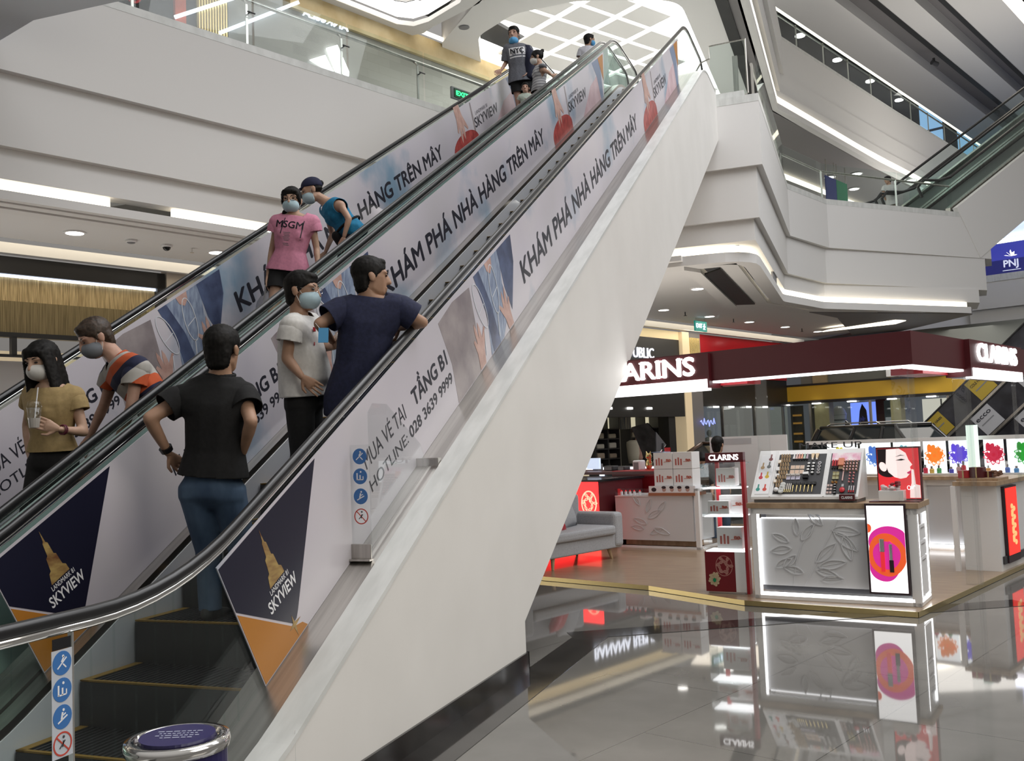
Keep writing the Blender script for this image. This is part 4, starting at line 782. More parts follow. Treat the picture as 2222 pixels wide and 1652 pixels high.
pb = thing('perfume_flask', SL @ V((.84, .07, .01)), 'rounded red lip oil flask near the foot of the right tray', 'flask'); MB(SL).ell((.845, .065, .016), (.026, .03, .012)).build('flask', M['lipred'], pb, smooth=True); MB(SL).box(.838, .858, .095, .125, .006, .024).build('stopper', M['silver'], pb)
pw = thing('pink_wand', SL @ V((.845, .2, .01)), 'long pale pink wand in the middle of the right tray', 'wand'); MB(SL).cyl((.835, .17, .012), (.835, .28, .012), .006).build('barrel', mat('pale_pink', (.65, .42, .40), .4), pw); MB(SL).cyl((.835, .28, .012), (.835, .29, .012), .0065).build('tip', M['silver'], pw)
place('silver_wand', 'silver and red lip wand at the lower right of the right tray', 'wand', 'silver wands', [('barrel', MB().cyl((0, 0, 0), (0, 0, .05), .006), M['silver']), ('red_end', MB().cyl((0, 0, -.02), (0, 0, 0), .006), M['lipred'])], [lay(.905+.02*i, .06, .012) for i in range(3)])
# face poster screen
SFm = CF @ TR(1.125, .955, -.22)
sc = thing('poster_screen', SFm @ V((.18, 0, 0)), 'lit red poster of a face with a finger at the lips', 'light box')
MB(SFm).box(0, .372, 0, .475, -.07, -.004).build('case', M['maroon'], sc); ps_ = MB(SFm).box(.01, .362, .012, .462, -.003, 0).build('poster', M['art_red'], sc)
C2 = (.012, .36, .014, .46)
def cp(pts): return [(min(max(x, C2[0]), C2[1]), min(max(y, C2[2]), C2[3])) for x, y in pts]
MB().prism(cp(blob(.10, .36, .13, .16)), .0003, .001, SFm).build('printed_hair', M['art_dark'], ps_)
MB().prism([(.09,.455),(.20,.46),(.255,.42),(.275,.36),(.305,.315),(.285,.295),(.29,.27),(.28,.235),(.25,.20),(.20,.19),(.15,.205),(.10,.25),(.08,.32)], .0012, .002, SFm).prism(circ(.055, .30, .03, .045, 14, rot=.4), .0012, .002, SFm).build('printed_face', M['art_skin'], ps_)
MB().prism([(.165,.355),(.215,.37),(.25,.36),(.215,.352)], .0022, .003, SFm).prism([(.16,.385),(.21,.405),(.25,.395),(.21,.397)], .0022, .003, SFm).build('printed_eye', M['art_dark'], ps_)
MB().prism([(.255,.245),(.285,.262),(.295,.25),(.285,.235),(.265,.232)], .0022, .003, SFm).build('printed_lips', mat('art_lips', (.7, .02, .15), .4, emit=.4), ps_)
MB().prism([(.27,.02),(.36,.02),(.36,.13),(.325,.14),(.315,.27),(.295,.275),(.29,.15),(.275,.10)], .0022, .003, SFm).build('printed_finger', M['art_skin'], ps_)
m = MB(); ring(m, .265, .11, .016, .02, .005, .0032, .004, SFm); line2(m, [(.28, .10), (.29, .12), (.295, .10), (.31, .13), (.32, .12)], .005, .0032, .004, SFm); m.build('printed_script', M['art_white'], ps_)
MB(SFm).box(-.05, .372, -.012, 0, -.05, .16).build('ledge', M['maroon'], sc)
gb = thing('gift_box', CF @ V((1.25, .955, -.1)), 'white perspex gift box with red flowers in front of the face poster', 'box')
MB(CF).box(1.16, 1.37, .957, 1.05, -.18, -.06).build('box', M['gloss_white'], gb, bevel=.004)
fm = MB(CF)
for i in range(16): fm.ell((1.18+random.random()*.17, 1.055+random.random()*.035, -.15+random.random()*.08), (.022, .016, .02), nu=8, nv=5)
fm.build('tissue', mat('pale_tissue', (.70, .58, .58), .7), gb)
fm = MB(CF)
for i in range(9): fm.ell((1.26+random.random()*.08, 1.09+random.random()*.03, -.13+random.random()*.04), (.018, .014, .016), nu=7, nv=5)
fm.build('flowers', mat('dried_red', (.25, .02, .03), .7), gb)
# shelf tower left of the counter
TW = frame(K(8.34, 5.02, .05), K(.10, -.42), (0, 0, 1)); W_ = .43
tw = thing('display_tower', TW @ V((.2, 0, -.15)), 'narrow red and white shelf tower with lettered header, left of the front counter', 'display stand')
tb = lambda x0, x1, z0, z1, d0, d1: MB(TW).box(x0, x1, z0, z1, -d1, -d0)
hd = tb(.05, .43, 1.28, 1.375, .02, .10).build('header', M['maroon'], tw); clarins(MB(), TW @ TR(0, 0, -.02), .30, .052, .004, x0=.085, y0=1.303).build('lettering', mat('lit_letters', (1, 1, 1), emit=1.6), hd)
tb(.40, .43, 0, 1.30, .02, .10).build('side_post', M['red'], tw); tb(.09, .125, .44, 1.28, .20, .24).build('back_post', M['red'], tw)
for z in (.415, .755, 1.03):
    s_ = tb(0, .40, z, z+.016, .0, .28).build('shelf', M['acrylic'], tw); tb(.01, .40, z-.010, z-.001, .02, .27).build('shelf_light', M['led'], s_)
tb(-.004, .0, .43, 1.27, 0, .28).box(.0, .40, .43, 1.27, -.004, 0).box(.0, .42, 1.262, 1.27, -.28, 0).build('glass_case', M['acrylic'], tw)
bs = tb(.0, .30, .02, .405, 0, .26).build('base', mat('red_poster', (.16, .01, .015), .35), tw); tb(.30, .40, .02, .405, .0, .26).build('base_side', M['gloss_white'], tw); tb(.02, .38, 0, .02, .02, .26).build('foot', M['silver'], tw)
BF = TW @ TR(0, 0, .0005)
m = MB(); ring(m, .19, .27, .085, .10, .006, 0, .001, BF)
for i in range(14): leaf(m, .19+.05*math.cos(i*.9), .27+.06*math.sin(i*.9), .04, .012, i*1.3, BF, .001)
m.build('printed_wreath', mat('rose_print', (.42, .20, .17), .5), bs)
m = MB()
for r_ in range(26): a = r_*2.4; m.prism(circ(.09+.0105*math.sqrt(r_)*math.cos(a), .12+.0125*math.sqrt(r_)*math.sin(a)+.02, .014, .014, 7), .001, .004, BF)
m.build('printed_jewel', mat('gold_filigree', (.50, .38, .24), .45), bs); MB().prism(circ(.09, .13, .017, .02, 14), .0045, .007, BF).build('printed_gem', mat('emerald', (.01, .22, .09), .2), bs)
def gift(fr, x0, x1, z0, z1, d0, d1, label, group=None, n=3, bow=True):
    g_ = thing('gift_box', fr @ V(((x0+x1)/2, z0, -d0)), label, 'box', group)
    b_ = MB(fr).box(x0, x1, z0, z1, -d1, -d0).build('carton', M['gloss_white'], g_, bevel=.002)
    w_, h_ = x1-x0, z1-z0; f2 = fr @ TR(x0, z0, -d0+.0005)
    pr_ = MB()
    for i in range(n): pr_.prism([(w_*(.12+.14*i), h_*.22), (w_*(.12+.14*i)+w_*.08, h_*.22), (w_*(.12+.14*i)+w_*.08, h_*(.6+.08*(i % 2))), (w_*(.12+.14*i), h_*(.6+.08*(i % 2)))], 0, .001, f2)
    pr_.build('printed_products', mat('product_print', (.45, .12, .10), .5), b_)
    if bow:
        m = MB(); line2(m, [(w_*.55, h_*.42), (w_*.98, h_*.48)], .006, .001, .002, f2); leaf(m, w_*.8, h_*.46, w_*.14, h_*.07, .6, f2, .002); leaf(m, w_*.8, h_*.46, w_*.14, h_*.07, 2.4, f2, .002); m.build('printed_bow', mat('bow_print', (.5, .10, .06), .5), b_)
    return g_
gift(TW, .14, .33, 1.047, 1.22, .06, .2, 'white gift box on the top shelf of the red shelf tower')
gift(TW, .05, .26, .772, .90, .03, .1, 'low white gift box in front on the middle shelf of the red shelf tower')
gift(TW, .14, .38, .772, .95, .12, .22, 'taller white gift box behind on the middle shelf of the red shelf tower')
gift(TW, .12, .37, .432, .64, .05, .2, 'white gift box on the bottom shelf of the red shelf tower')
# canopy
cn = thing('kiosk_canopy', K(8.5, 4, 2.1), 'dark red kiosk canopy with white lit edge and raised letters', 'canopy')
kx = lambda a0, a1, b0, b1, z0, z1: MB(KM).box(a0, a1, b0, b1, z0, z1)
kx(8.45, 8.62, 2.93, 9.3, 2.145, 2.44).build('front_fascia', M['maroon'], cn); kx(8.62, 13.5, 2.93, 3.10, 2.145, 2.44).build('side_fascia', M['maroon'], cn)
kx(8.47, 8.60, 2.95, 4.9, 2.125, 2.144).build('edge_light', M['led'], cn); kx(8.62, 9.9, 2.95, 3.08, 2.125, 2.144).build('edge_light', M['led'], cn)
kx(9.2, 9.9, 3.10, 3.4, 2.10, 2.20).build('inner_soffit', M['red'], cn); kx(8.62, 8.9, 4.6, 5.0, 2.10, 2.20).build('inner_soffit', M['red'], cn)
fs = kx(8.40, 8.66, 4.9, 8.6, 2.075, 2.425).build('sign_box', M['maroon'], cn)
FFr = frame(K(8.396, 0, 0), K(0, -1), (0, 0, 1)); clarins(MB(), FFr, 1.27, .178, .015, x0=-6.32, y0=2.215).build('lettering', mat('lit_letters', (1, 1, 1), emit=2.2), fs)
kx(8.39, 8.47, 4.92, 8.5, 2.05, 2.165).build('light_bar', mat('light_bar', (1, 1, 1), emit=2.0), fs)
fs = kx(9.9, 11.75, 2.88, 3.12, 2.075, 2.44).build('sign_box', M['maroon'], cn)
SFr = frame(K(0, 2.876, 0), K(1, 0), (0, 0, 1)); clarins(MB(), SFr, 1.40, .172, .015, x0=10.1, y0=2.235).build('lettering', mat('lit_letters', (1, 1, 1), emit=2.2), fs)
kx(9.95, 11.7, 2.87, 2.95, 2.06, 2.16).build('light_bar', mat('light_bar', (1, 1, 1), emit=2.0), fs)
for lbl, (a0, a1, b0, b1, z0) in {'l': (8.50, 8.52, 4.34, 4.46, .95), 'c': (8.52, 8.64, 2.99, 3.01, .95), 'c2': (8.50, 8.51, 2.99, 3.14, .95), 'r': (9.95, 10.07, 2.95, 2.97, .05), 'r2': (9.95, 9.96, 2.97, 3.08, .05), 'rr': (11.6, 11.7, 2.95, 2.97, .95)}.items():
    kx(a0, a1, b0, b1, z0, 2.13).build('glass_post', M['acrylic'], cn)
# sofa and cushions
SO = KM @ TR(8.28, 7.42, .05)
so = thing('sofa', K(9.3, 7.8, .05), 'light grey upholstered sofa with wooden legs on the kiosk platform', 'sofa')
M['uphol'] = noise_mat('grey_upholstery', (.33, .34, .36), (.39, .40, .42), 60, .85, bump=.15)
sb_ = lambda x0, x1, y0, y1, z0, z1, nm, bev=.03, mt='uphol': MB(SO).box(x0, x1, y0, y1, z0, z1).build(nm, M[mt], so, bevel=bev, smooth=False, seg=3)
sb_(.05, 2.05, .02, .80, .14, .32, 'base', .02); sb_(.2, 1.88, -.02, .62, .315, .44, 'seat_cushion', .04); sb_(.15, 1.95, .62, .84, .30, .84, 'backrest', .05)
sb_(1.87, 2.07, 0, .82, .15, .60, 'armrest', .05); sb_(.03, .22, 0, .82, .15, .60, 'armrest', .05)
M['leg_wood'] = noise_mat('ash_leg', (.36, .25, .14), (.48, .34, .2), 8, .4)
for x, y in ((.68, .08), (1.84, .10), (.2, .72), (1.9, .72)): MB(SO).cyl((x, y, .15), (x+(.04 if x > 1 else -.03), y-.02, 0), .028, .016).build('leg', M['leg_wood'], so)
def cushion(name, mt, fr, w_, h_, d_, label):
    b_ = bmesh.new(); n = 8; m_ = MB(fr)
    for s_ in (1, -1):
        vs = []; fs_ = []
        for i in range(n+1):
            for j in range(n+1):
                u_, v2 = i/n*2-1, j/n*2-1; t = (1-u_**4)*(1-v2**4); pin = 1-.07*(1-abs(u_*v2))
                vs.append((u_*w_/2*(1-.06*(1-v2*v2)*0-.05*(abs(v2)**0)*(1-abs(v2))*0)*pin, v2*h_/2*pin, s_*d_/2*t**.7))
        for i in range(n):
            for j in range(n): fs_.append((i*(n+1)+j, i*(n+1)+j+1, (i+1)*(n+1)+j+1, (i+1)*(n+1)+j))
        m_._add(vs, fs_)
    bmesh.ops.remove_doubles(m_.bm, verts=m_.bm.verts, dist=.001); o_ = m_.build(name, M[mt], smooth=True); return tag(o_, label, 'cushion')
cushion('cushion', 'uphol', KM @ TR(9.70, 7.90, .69) @ RZ(.2) @ Matrix.Rotation(R(72), 4, 'X') @ RZ(.1), .46, .46, .16, 'grey square cushion leaning on the sofa back')
cushion('cushion', 'red', KM @ TR(9.30, 7.72, .60) @ RZ(.3) @ Matrix.Rotation(R(65), 4, 'X'), .36, .36, .15, 'red cushion in front of the grey cushion on the sofa')
# pink-lit relief counter at the back with its stacks
pc = thing('display_counter', K(11.6, 7.5, .05), 'white relief counter lit pink beside the sofa, carrying gift box stacks', 'counter')
PC = frame(K(11.30, 8.24, .05), K(.13, -1.29), (0, 0, 1)); q = lambda x0, x1, z0, z1, d0, d1: MB(PC).box(x0, x1, z0, z1, -d1, -d0)
m = q(0, .05, 0, .10, 0, .05)
for a in ((1.25, 1.31, 0, .83, 0, .06), (0, 1.31, 0, .03, 0, .04), (1.26, 1.31, 0, .83, .65, .70), (1.26, 1.31, 0, .03, 0, .70), (1.26, 1.31, .80, .83, 0, .70), (0, .04, 0, .1, .65, .7)): m.box(a[0], a[1], a[2], a[3], -a[5], -a[4])
m.build('frame', M['gloss_white'], pc)
pn = q(.0, 1.22, .11, .72, .01, .66).build('relief_panel', M['relief'], pc)
m = MB(); g = PC @ TR(0, 0, -.01)
for x, y, l_, w_, a in ((.5,.5,.2,.04,1.2),(.52,.42,.24,.05,.5),(.5,.34,.22,.04,2.8),(.6,.28,.26,.045,-.3),(.45,.27,.2,.04,3.0),(.55,.2,.2,.04,.4),(.4,.6,.18,.035,2.2),(.68,.5,.2,.04,.9)): leaf(m, x, y, l_, w_, a, g)
m.build('leaf_relief', M['relief'], pn)
q(.0, 1.22, .722, .735, .0, .66).build('worktop', M['gloss_white'], pc); q(.1, 1.2, .03, .11, .1, .5).build('plinth', M['oak'], pc)
q(.0, .62, .736, .835, .01, .016).box(.0, .006, .736, .835, -.3, -.01).build('perspex_tray', M['acrylic'], pc)
for i, x in enumerate((.06, .13, .2, .27, .36)):
    t_ = thing('skincare_bottle', PC @ V((x, .736, -.1)), 'small pink-white skincare bottle in the perspex tray on the pink-lit counter', 'cosmetic bottle', 'bottles in the perspex tray')
    MB(PC).cyl((x, .737, -.1), (x, .79, -.1), .02).build('bottle', M['print_white'], t_); MB(PC).cyl((x, .79, -.1), (x, .81, -.1), .01).build('cap', M['art_red'], t_)
for r_ in range(2):
    for c in range(2):
        gift(PC, .63+.30*c, .92+.30*c, .87+.235*r_, 1.10+.235*r_, .05, .3, ('upper' if r_ else 'lower')+(' left' if c == 0 else ' right')+' white gift box of the two by two stack on the pink-lit counter', 'stack of gift boxes')
tr_ = thing('brochure_tray', PC @ V((.95, .736, -.05)), 'wooden tray of face cards under the stack of white gift boxes', 'tray')
q(.56, 1.27, .736, .775, -.02, .35).build('tray', mat('copper_brown', (.36, .14, .07), .4), tr_); q(.56, 1.27, .776, .868, .0, .04).build('card_strip', M['print_white'], tr_); q(.62, 1.24, .776, .869, .05, .3).build('riser', M['print_white'], tr_)
m = MB()
for i in range(4): m.prism(circ(.80+.12*i, .825, .03, .035, 12), .0005, .0015, PC)
m.build('printed_face', M['adskin'], tr_)
m = MB()
for i in range(4): m.prism(circ(.80+.12*i-.004, .85, .035, .02, 12), .0016, .002, PC)
m.prism(circ(.64, .82, .04, .03, 10), .0005, .0015, PC); m.build('printed_hair', M['art_dark'], tr_)
bd = thing('display_board', PC @ V((.9, .9, -.6)), 'wide white printed board standing behind the gift box stack', 'board')
q(.72, 1.95, .80, 1.52, 1.75, 1.78).build('board', M['matt_white'], bd); q(.8, 1.4, 1.40, 1.49, 1.748, 1.75).build('printed_text', mat('grey_print', (.5, .5, .52), .5), bd)
q(1.2, 1.4, .0, .80, 1.75, 1.78).build('support', M['matt_white'], bd)
tag(MB(PC).box(.60, .80, 1.34, 1.345, -.25, -.05).build('price_card', mat('blue_card', (.25, .35, .55), .4)), 'small blue card lying on the gift box stack', 'card')
# red counter with its light box
rc = thing('cash_counter', K(12.8, 9.2, .05), 'dark red cash counter behind the sofa and the pink-lit counter', 'counter')
kx(12.3, 13.2, 7.9, 9.0, .05, 1.10).build('body', M['red'], rc); kx(12.2, 13.25, 7.85, 10.8, 1.05, 1.09).build('worktop', M['maroon'], rc)
cb = thing('red_cabinet', K(11.4, 8.8, .05), 'dark red cabinet behind the sofa, holding the glowing red poster', 'cabinet'); kx(11.02, 12.15, 8.33, 9.8, .05, 1.0).build('body', M['maroon'], cb); kx(11.0, 12.18, 8.31, 9.85, 1.0, 1.03).build('top', M['blackgloss'], cb)
lb = thing('light_box', K(10.95, 9, .05), 'glowing red festive poster behind the grey sofa', 'light box')
kx(10.96, 11.01, 8.31, 9.8, .06, 1.0).build('poster', mat('glow_red', (.9, .02, .02), .4, emit=3.0), lb)
RF = frame(K(10.958, 0, 0), K(0, -1), (0, 0, 1)); m = MB(); ring(m, -8.45, .70, .14, .18, .02, 0, .002, RF)
for i in range(12): leaf(m, -8.45+.08*math.cos(i*.9), .70+.1*math.sin(i*.9), .07, .02, i*1.3, RF, .002)
for i in range(18): a = i*2.4; m.prism(circ(-8.62+.02*math.sqrt(i)*math.cos(a), .46+.03*math.sqrt(i)*math.sin(a), .03, .03, 7), .002, .004, RF)
m.prism([(-8.80, .42), (-8.72, .42), (-8.72, .70), (-8.74, .76), (-8.78, .76), (-8.80, .70)], 0, .002, RF); m.prism([(-9.2, .80), (-8.80, .80), (-8.80, .90), (-9.2, .90)], 0, .002, RF)
m.build('printed_ornament', mat('glow_peach', (1, .6, .4), .4, emit=1.1), lb); MB().prism(circ(-8.61, .46, .03, .035, 12), .0045, .006, RF).build('printed_gem', mat('glow_green', (.05, .5, .1), emit=.5), lb)
mo = thing('till_monitor', K(12.8, 9.7, 1.09), 'small white till screen at the left end of the dark red counter', 'monitor'); kx(12.7, 12.75, 9.55, 9.8, 1.12, 1.30).build('screen', mat('pale_screen', (.7, .8, .95), emit=.7, ecol=(.65, .78, 1)), mo); kx(12.75, 12.9, 9.62, 9.72, 1.09, 1.2).build('stand', M['grey'], mo)
for i, (b_, h_, w_) in enumerate(((9.35, .08, .2), (9.1, .07, .15), (8.80, .16, .14))):
    e_ = thing('till_device', K(12.75, b_, 1.05), ('dark card reader in the middle of the dark red counter', 'dark flat receipt printer on the dark red counter', 'white telephone-like device near the gold ornament')[i], 'device')
    kx(12.68, 12.85, b_-w_/2, b_+w_/2, 1.09, 1.09+h_).build('body', M['dgrey'] if i < 2 else M['matt_white'], e_, bevel=.02); kx(12.675, 12.69, b_-w_/3, b_+w_/3, 1.10, 1.09+h_*.8).build('keypad', M['grey'], e_)
ct_ = thing('ornament', K(12.75, 8.60, 1.05), 'small gold figurine with raised paw on the dark red counter', 'ornament')
MB(KM).ell((12.75, 8.60, 1.18), (.05, .055, .09)).ell((12.75, 8.60, 1.31), (.05, .055, .05)).build('body', M['gold'], ct_, smooth=True)
for s_ in (-1, 1): MB(KM).cyl((12.75, 8.60+s_*.03, 1.34), (12.75, 8.60+s_*.04, 1.39), .02, .004).build('ear', M['gold'], ct_)
MB(KM).cyl((12.73, 8.56, 1.2), (12.70, 8.54, 1.34), .018).build('paw', M['gold'], ct_)
# right-hand counters
rcn = thing('display_counter', K(11, 3.2, .05), 'white corner counter with oak top at the right end of the kiosk', 'counter')
kx(10.95, 12.2, 3.02, 3.38, .05, .955).build('body', M['gloss_white'], rcn); kx(10.82, 12.3, 2.98, 3.42, .955, 1.0).build('worktop', M['oak'], rcn); kx(10.80, 10.84, 3.39, 3.44, .05, .955).build('post', M['gloss_white'], rcn); kx(11.0, 11.9, 3.0, 3.02, .12, .2).build('foot', M['dgrey'], rcn)
lb = thing('light_box', K(11.4, 3.0, .3), 'narrow red lit poster on the side of the white corner counter', 'light box'); kx(11.10, 11.55, 2.985, 3.02, .12, .93).build('case', M['art_dark'], lb); kx(11.12, 11.53, 2.98, 2.985, .2, .91).build('poster', mat('glow_red', (.9, .03, .02), .4, emit=1.0), lb)
m = MB()
for i in range(14): m.prism(circ(11.34+.05*math.cos(i*2.1), .32+.03*i, .05, .03, 7), 0, .002, frame(K(0, 2.979, 0), K(1, 0), (0, 0, 1)))
m.build('printed_ornament', mat('glow_gold', (.9, .5, .2), emit=.7), lb)
bc = thing('display_counter', K(12.7, 4.2, .05), 'long low white back counter with lit base under the bottle shelves', 'counter')
kx(12.62, 13.2, 3.55, 6.3, .12, .9).build('body', M['relief'], bc); kx(12.5, 13.3, 3.45, 6.3, .93, .975).build('worktop', M['oak'], bc); kx(12.58, 12.62, 3.5, 6.3, .86, .93).build('rail', M['gloss_white'], bc); kx(12.55, 12.62, 3.5, 6.2, .09, .115).build('base_light', M['led'], bc); kx(12.56, 12.62, 4.3, 4.38, .05, .93).build('post', M['gloss_white'], bc); kx(12.6, 13.2, 3.5, 6.3, .05, .09).build('plinth', M['gloss_white'], bc)
kx(12.5, 12.6, 2.9, 3.2, .05, .9).build('side_panel', M['gloss_white'], bc)
sh = thing('bottle_shelf', K(12.9, 4.5, .98), 'white lit shelf wall with bright flower pictures behind the skincare bottles', 'shelf')
kx(12.95, 13.05, 2.6, 6.05, .98, 1.0).box(12.95, 13.05, 2.6, 6.05, 1.41, 1.46).build('frame', M['gloss_white'], sh)
kx(12.78, 12.95, 2.6, 6.05, .98, 1.0).build('ledge', M['gloss_white'], sh)
M['lit_panel'] = mat('lit_panel', (.95, .97, 1), .4, emit=1.0, ecol=(.9, .97, 1))
cols_ = [('orange_splash', (.95, .30, .04)), ('violet_bloom', (.16, .10, .75)), ('red_drop', (.6, .03, .08)), ('green_leaf', (.03, .42, .05)), ('yellow_flower', (.75, .7, .05)), ('blue_flower', (.1, .25, .7)), ('teal_flower', (.1, .5, .6))]
edges = [(4.14, 4.44), (3.86, 4.12), (3.45, 3.70), (3.0, 3.43), (5.3, 5.75), (4.85, 5.28), (4.46, 4.83)]
for (nm, c), (b0, b1) in zip(cols_, edges):
    pn = kx(12.96, 12.98, b0+.01, b1-.01, 1.0, 1.41).build('lit_panel', M['lit_panel'], sh); cb_ = (b0+b1)/2; mm = mat(nm, c, .5, emit=.35); m = MB(); f2 = frame(K(12.958, 0, 0), K(0, -1), (0, 0, 1))
    for i in range(11): a = i*.571; leaf(m, -cb_, 1.22, .13, .04, a, f2, .002); m.prism(circ(-cb_+.06*math.cos(a*1.7), 1.25+.07*math.sin(a), .055, .032, 8, rot=a), 0, .002, f2)
    m.prism(circ(-cb_, 1.23, .05, .06, 12), 0, .003, f2)
    m.build('flower_picture', mm, pn)
kx(12.8, 12.95, 3.74, 3.84, .98, 1.6).build('lit_divider', mat('mint_lit', (.8, .95, .88), emit=.7, ecol=(.8, 1, .9)), sh)
bc_ = [(.55,.04,.08),(.62,.42,.10),(.10,.35,.12),(.08,.08,.45),(.55,.35,.36),(.55,.05,.07),(.6,.3,.1),(.12,.2,.55),(.1,.3,.6)]
for i, b_ in enumerate((4.38, 4.30, 4.21, 4.06, 3.97, 3.91, 3.62, 3.40, 3.30)):
    c = bc_[i]; nm = ('dark red', 'amber', 'green', 'deep blue', 'rose pink', 'bright red', 'honey', 'sky blue', 'mid blue')[i]; h_ = (.11, .09, .10, .08, .12, .15, .09, .10, .08)[i]
    t_ = thing('skincare_bottle', K(12.85, b_, 1.0), nm+' skincare bottle on the ledge of the lit shelf wall', 'cosmetic bottle', 'skincare bottles on the lit shelf')
    MB(KM).lathe([(0, 1.0), (.028, 1.0), (.03, 1.0+h_*.5), (.022, 1.0+h_*.65), (0, 1.0+h_*.65)], (12.85, b_, 0)).build('bottle', mat('bottle_'+nm.replace(' ', '_'), c, .25), t_); MB(KM).cyl((12.85, b_, 1+h_*.65), (12.85, b_, 1+h_), .016).build('cap', M['silver'], t_)
for i, (a_, b_, s_) in enumerate(((11.0, 3.36, .10), (11.05, 3.24, .14), (11.12, 3.14, .08))):
    g_ = thing('gift_box', K(a_, b_, 1.0), ('small dark red gift box at the left on the corner counter', 'largest dark red gift box in the middle of the corner counter', 'flat dark red gift box at the right on the corner counter')[i], 'box')
    kx(a_, a_+.12, b_-s_/2, b_+s_/2, 1.03, 1.03+s_*.8).build('carton', M['maroon'] if i else M['red'], g_); kx(a_-.002, a_+.122, b_-.008, b_+.008, 1.03, 1.032+s_*.8).build('ribbon', M['gold'], g_)
tag(kx(10.95, 11.35, 3.0, 3.42, 1.001, 1.028).build('tray', M['oak']), 'low oak tray under the dark red gift boxes on the corner counter', 'tray')
pc_ = thing('dried_flowers', K(11.1, 3.06, 1.03), 'small heap of dried brown flowers at the right end of the corner counter tray', 'flowers'); m = MB(KM)
for i in range(14): m.ell((11.08+random.random()*.12, 3.02+random.random()*.08, 1.045+random.random()*.05), (.022, .022, .016), nu=7, nv=5)
m.build('heads', mat('dry_brown', (.16, .08, .05), .8), pc_)
m = MB(); text(m, 'MAKE UP', frame(K(8.85, 4.20, 0), K(.0, -1), (0, 0, 1)), .62, .055, .004, 0, x0=0, y0=1.435); tag(m.build('header_letters', M['dgrey']), 'thin dark letters standing above the make-up tester display', 'sign')
# ---------------------------------------------------------------- shops and things behind the kiosk
bf = thing('storefront', K(20, 16), 'black shop front with a white lit name, behind the kiosk beside the white escalator wall', 'shop front')
kx(14, 25.7, 16.0, 16.15, 3.0, 4.62).box(14, 25.7, 15.9, 16.15, 2.22, 3.0).build('fascia', M['black_front'], bf)
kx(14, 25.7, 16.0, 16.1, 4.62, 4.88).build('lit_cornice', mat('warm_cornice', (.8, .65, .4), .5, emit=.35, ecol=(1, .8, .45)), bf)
m = MB(); text(m, 'BANANA REPUBLIC', frame(K(0, 15.99, 0), K(1, 0), (0, 0, 1)), 3.55, .30, .03, 0, x0=20.68, y0=3.98); m.build('lettering', mat('lit_letters_cool', (1, 1, 1), emit=2, ecol=(.8, .85, 1)), bf)
for a in (18.6, 24.9): kx(a, a+.35, 16.0, 16.2, 0, 2.3).build('pillar', M['black_front'], bf)
for i, a in enumerate((20.6, 21.6, 22.6, 23.6)):
    kx(a, a+.22, 15.85, 15.92, 2.44, 2.50).build('spotlight', M['lamp'], bf)
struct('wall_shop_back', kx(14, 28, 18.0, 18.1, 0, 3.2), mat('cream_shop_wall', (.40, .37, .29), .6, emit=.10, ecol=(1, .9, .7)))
struct('wall_shop_side', kx(27.2, 27.35, 16.3, 18, 0, 3.2), M['black_front'])
k_ = 0
for bay, (a0, a1) in enumerate(((22.9, 24.1), (24.75, 26.3))):
    s_ = thing('clothes_shelf', K((a0+a1)/2, 17.5, 0), 'dark shelf unit of folded clothes in the black shop, '+('left' if bay == 0 else 'right')+' bay', 'shelf')
    for z in (1.0, 1.3, 1.6, 1.9): kx(a0, a1, 17.3, 17.7, z, z+.03).build('shelf', M['dgrey'], s_)
    for a in (a0-.04, (a0+a1)/2, a1): kx(a, a+.04, 17.3, 17.7, 0, 2.5).build('upright', M['dgrey'], s_)
    kx(a0, a1, 17.66, 17.7, 1.93, 2.5).build('lit_back', mat('lit_back', (.8, .75, .5), .6, emit=.5, ecol=(1, .92, .65)), s_); kx(a0, a1, 17.68, 17.7, 0, 1.9).build('back', M['shade'], s_)
    for j, a in enumerate((a0+.1, (a0+a1)/2+.12)):
        for z in (1.03, 1.33, 1.63):
            k_ += 1
            tag(kx(a, a+.36, 17.32, 17.6, z, z+.14+.03*(k_ % 2)).build('folded_clothes', mat('folded_cloth', [(.55,.50,.40),(.45,.36,.28),(.60,.57,.50)][k_ % 3], .9), bevel=.03), 'pile of pale folded clothes on the dark shelves of the black shop', 'clothes', 'folded clothes on the shop shelves')
tag(kx(24.3, 24.62, 17.2, 17.5, 1.9, 2.3).build('striped_cloth', noise_mat('striped_cloth', (.1, .14, .22), (.6, .58, .5), 30, .9, stretch=(1, 1, .05))), 'blue and cream striped cloth between the two clothes shelves', 'clothes')
mn = thing('mannequin', K(24.2, 16.7, 0), 'half hidden mannequin in a pale jacket and patterned top inside the black shop', 'mannequin')
MB(KM).lathe([(.09,.9),(.15,1.0),(.12,1.15),(.17,1.38),(.19,1.48),(.07,1.56),(.05,1.62)], (24.2, 16.7, 0)).build('torso', mat('patterned_top', (.50, .30, .24), .8), mn, smooth=True)
MB(KM).lathe([(.16,.85),(.19,1.1),(.21,1.4),(.2,1.5),(.1,1.55)], (24.08, 16.78, 0)).build('jacket', mat('pale_jacket', (.60, .56, .46), .8), mn, smooth=True); MB(KM).cyl((24.2, 16.7, 0), (24.2, 16.7, .9), .03).build('stand', M['chrome'], mn); MB(KM).lathe([(.01,0),(.2,.005),(.2,.02),(.01,.03)], (24.2, 16.7, 0)).build('foot', M['chrome'], mn)
ss = thing('sale_sign', K(18.9, 12.2, 0), 'red standing sign with white figures in front of the black shop', 'sign')
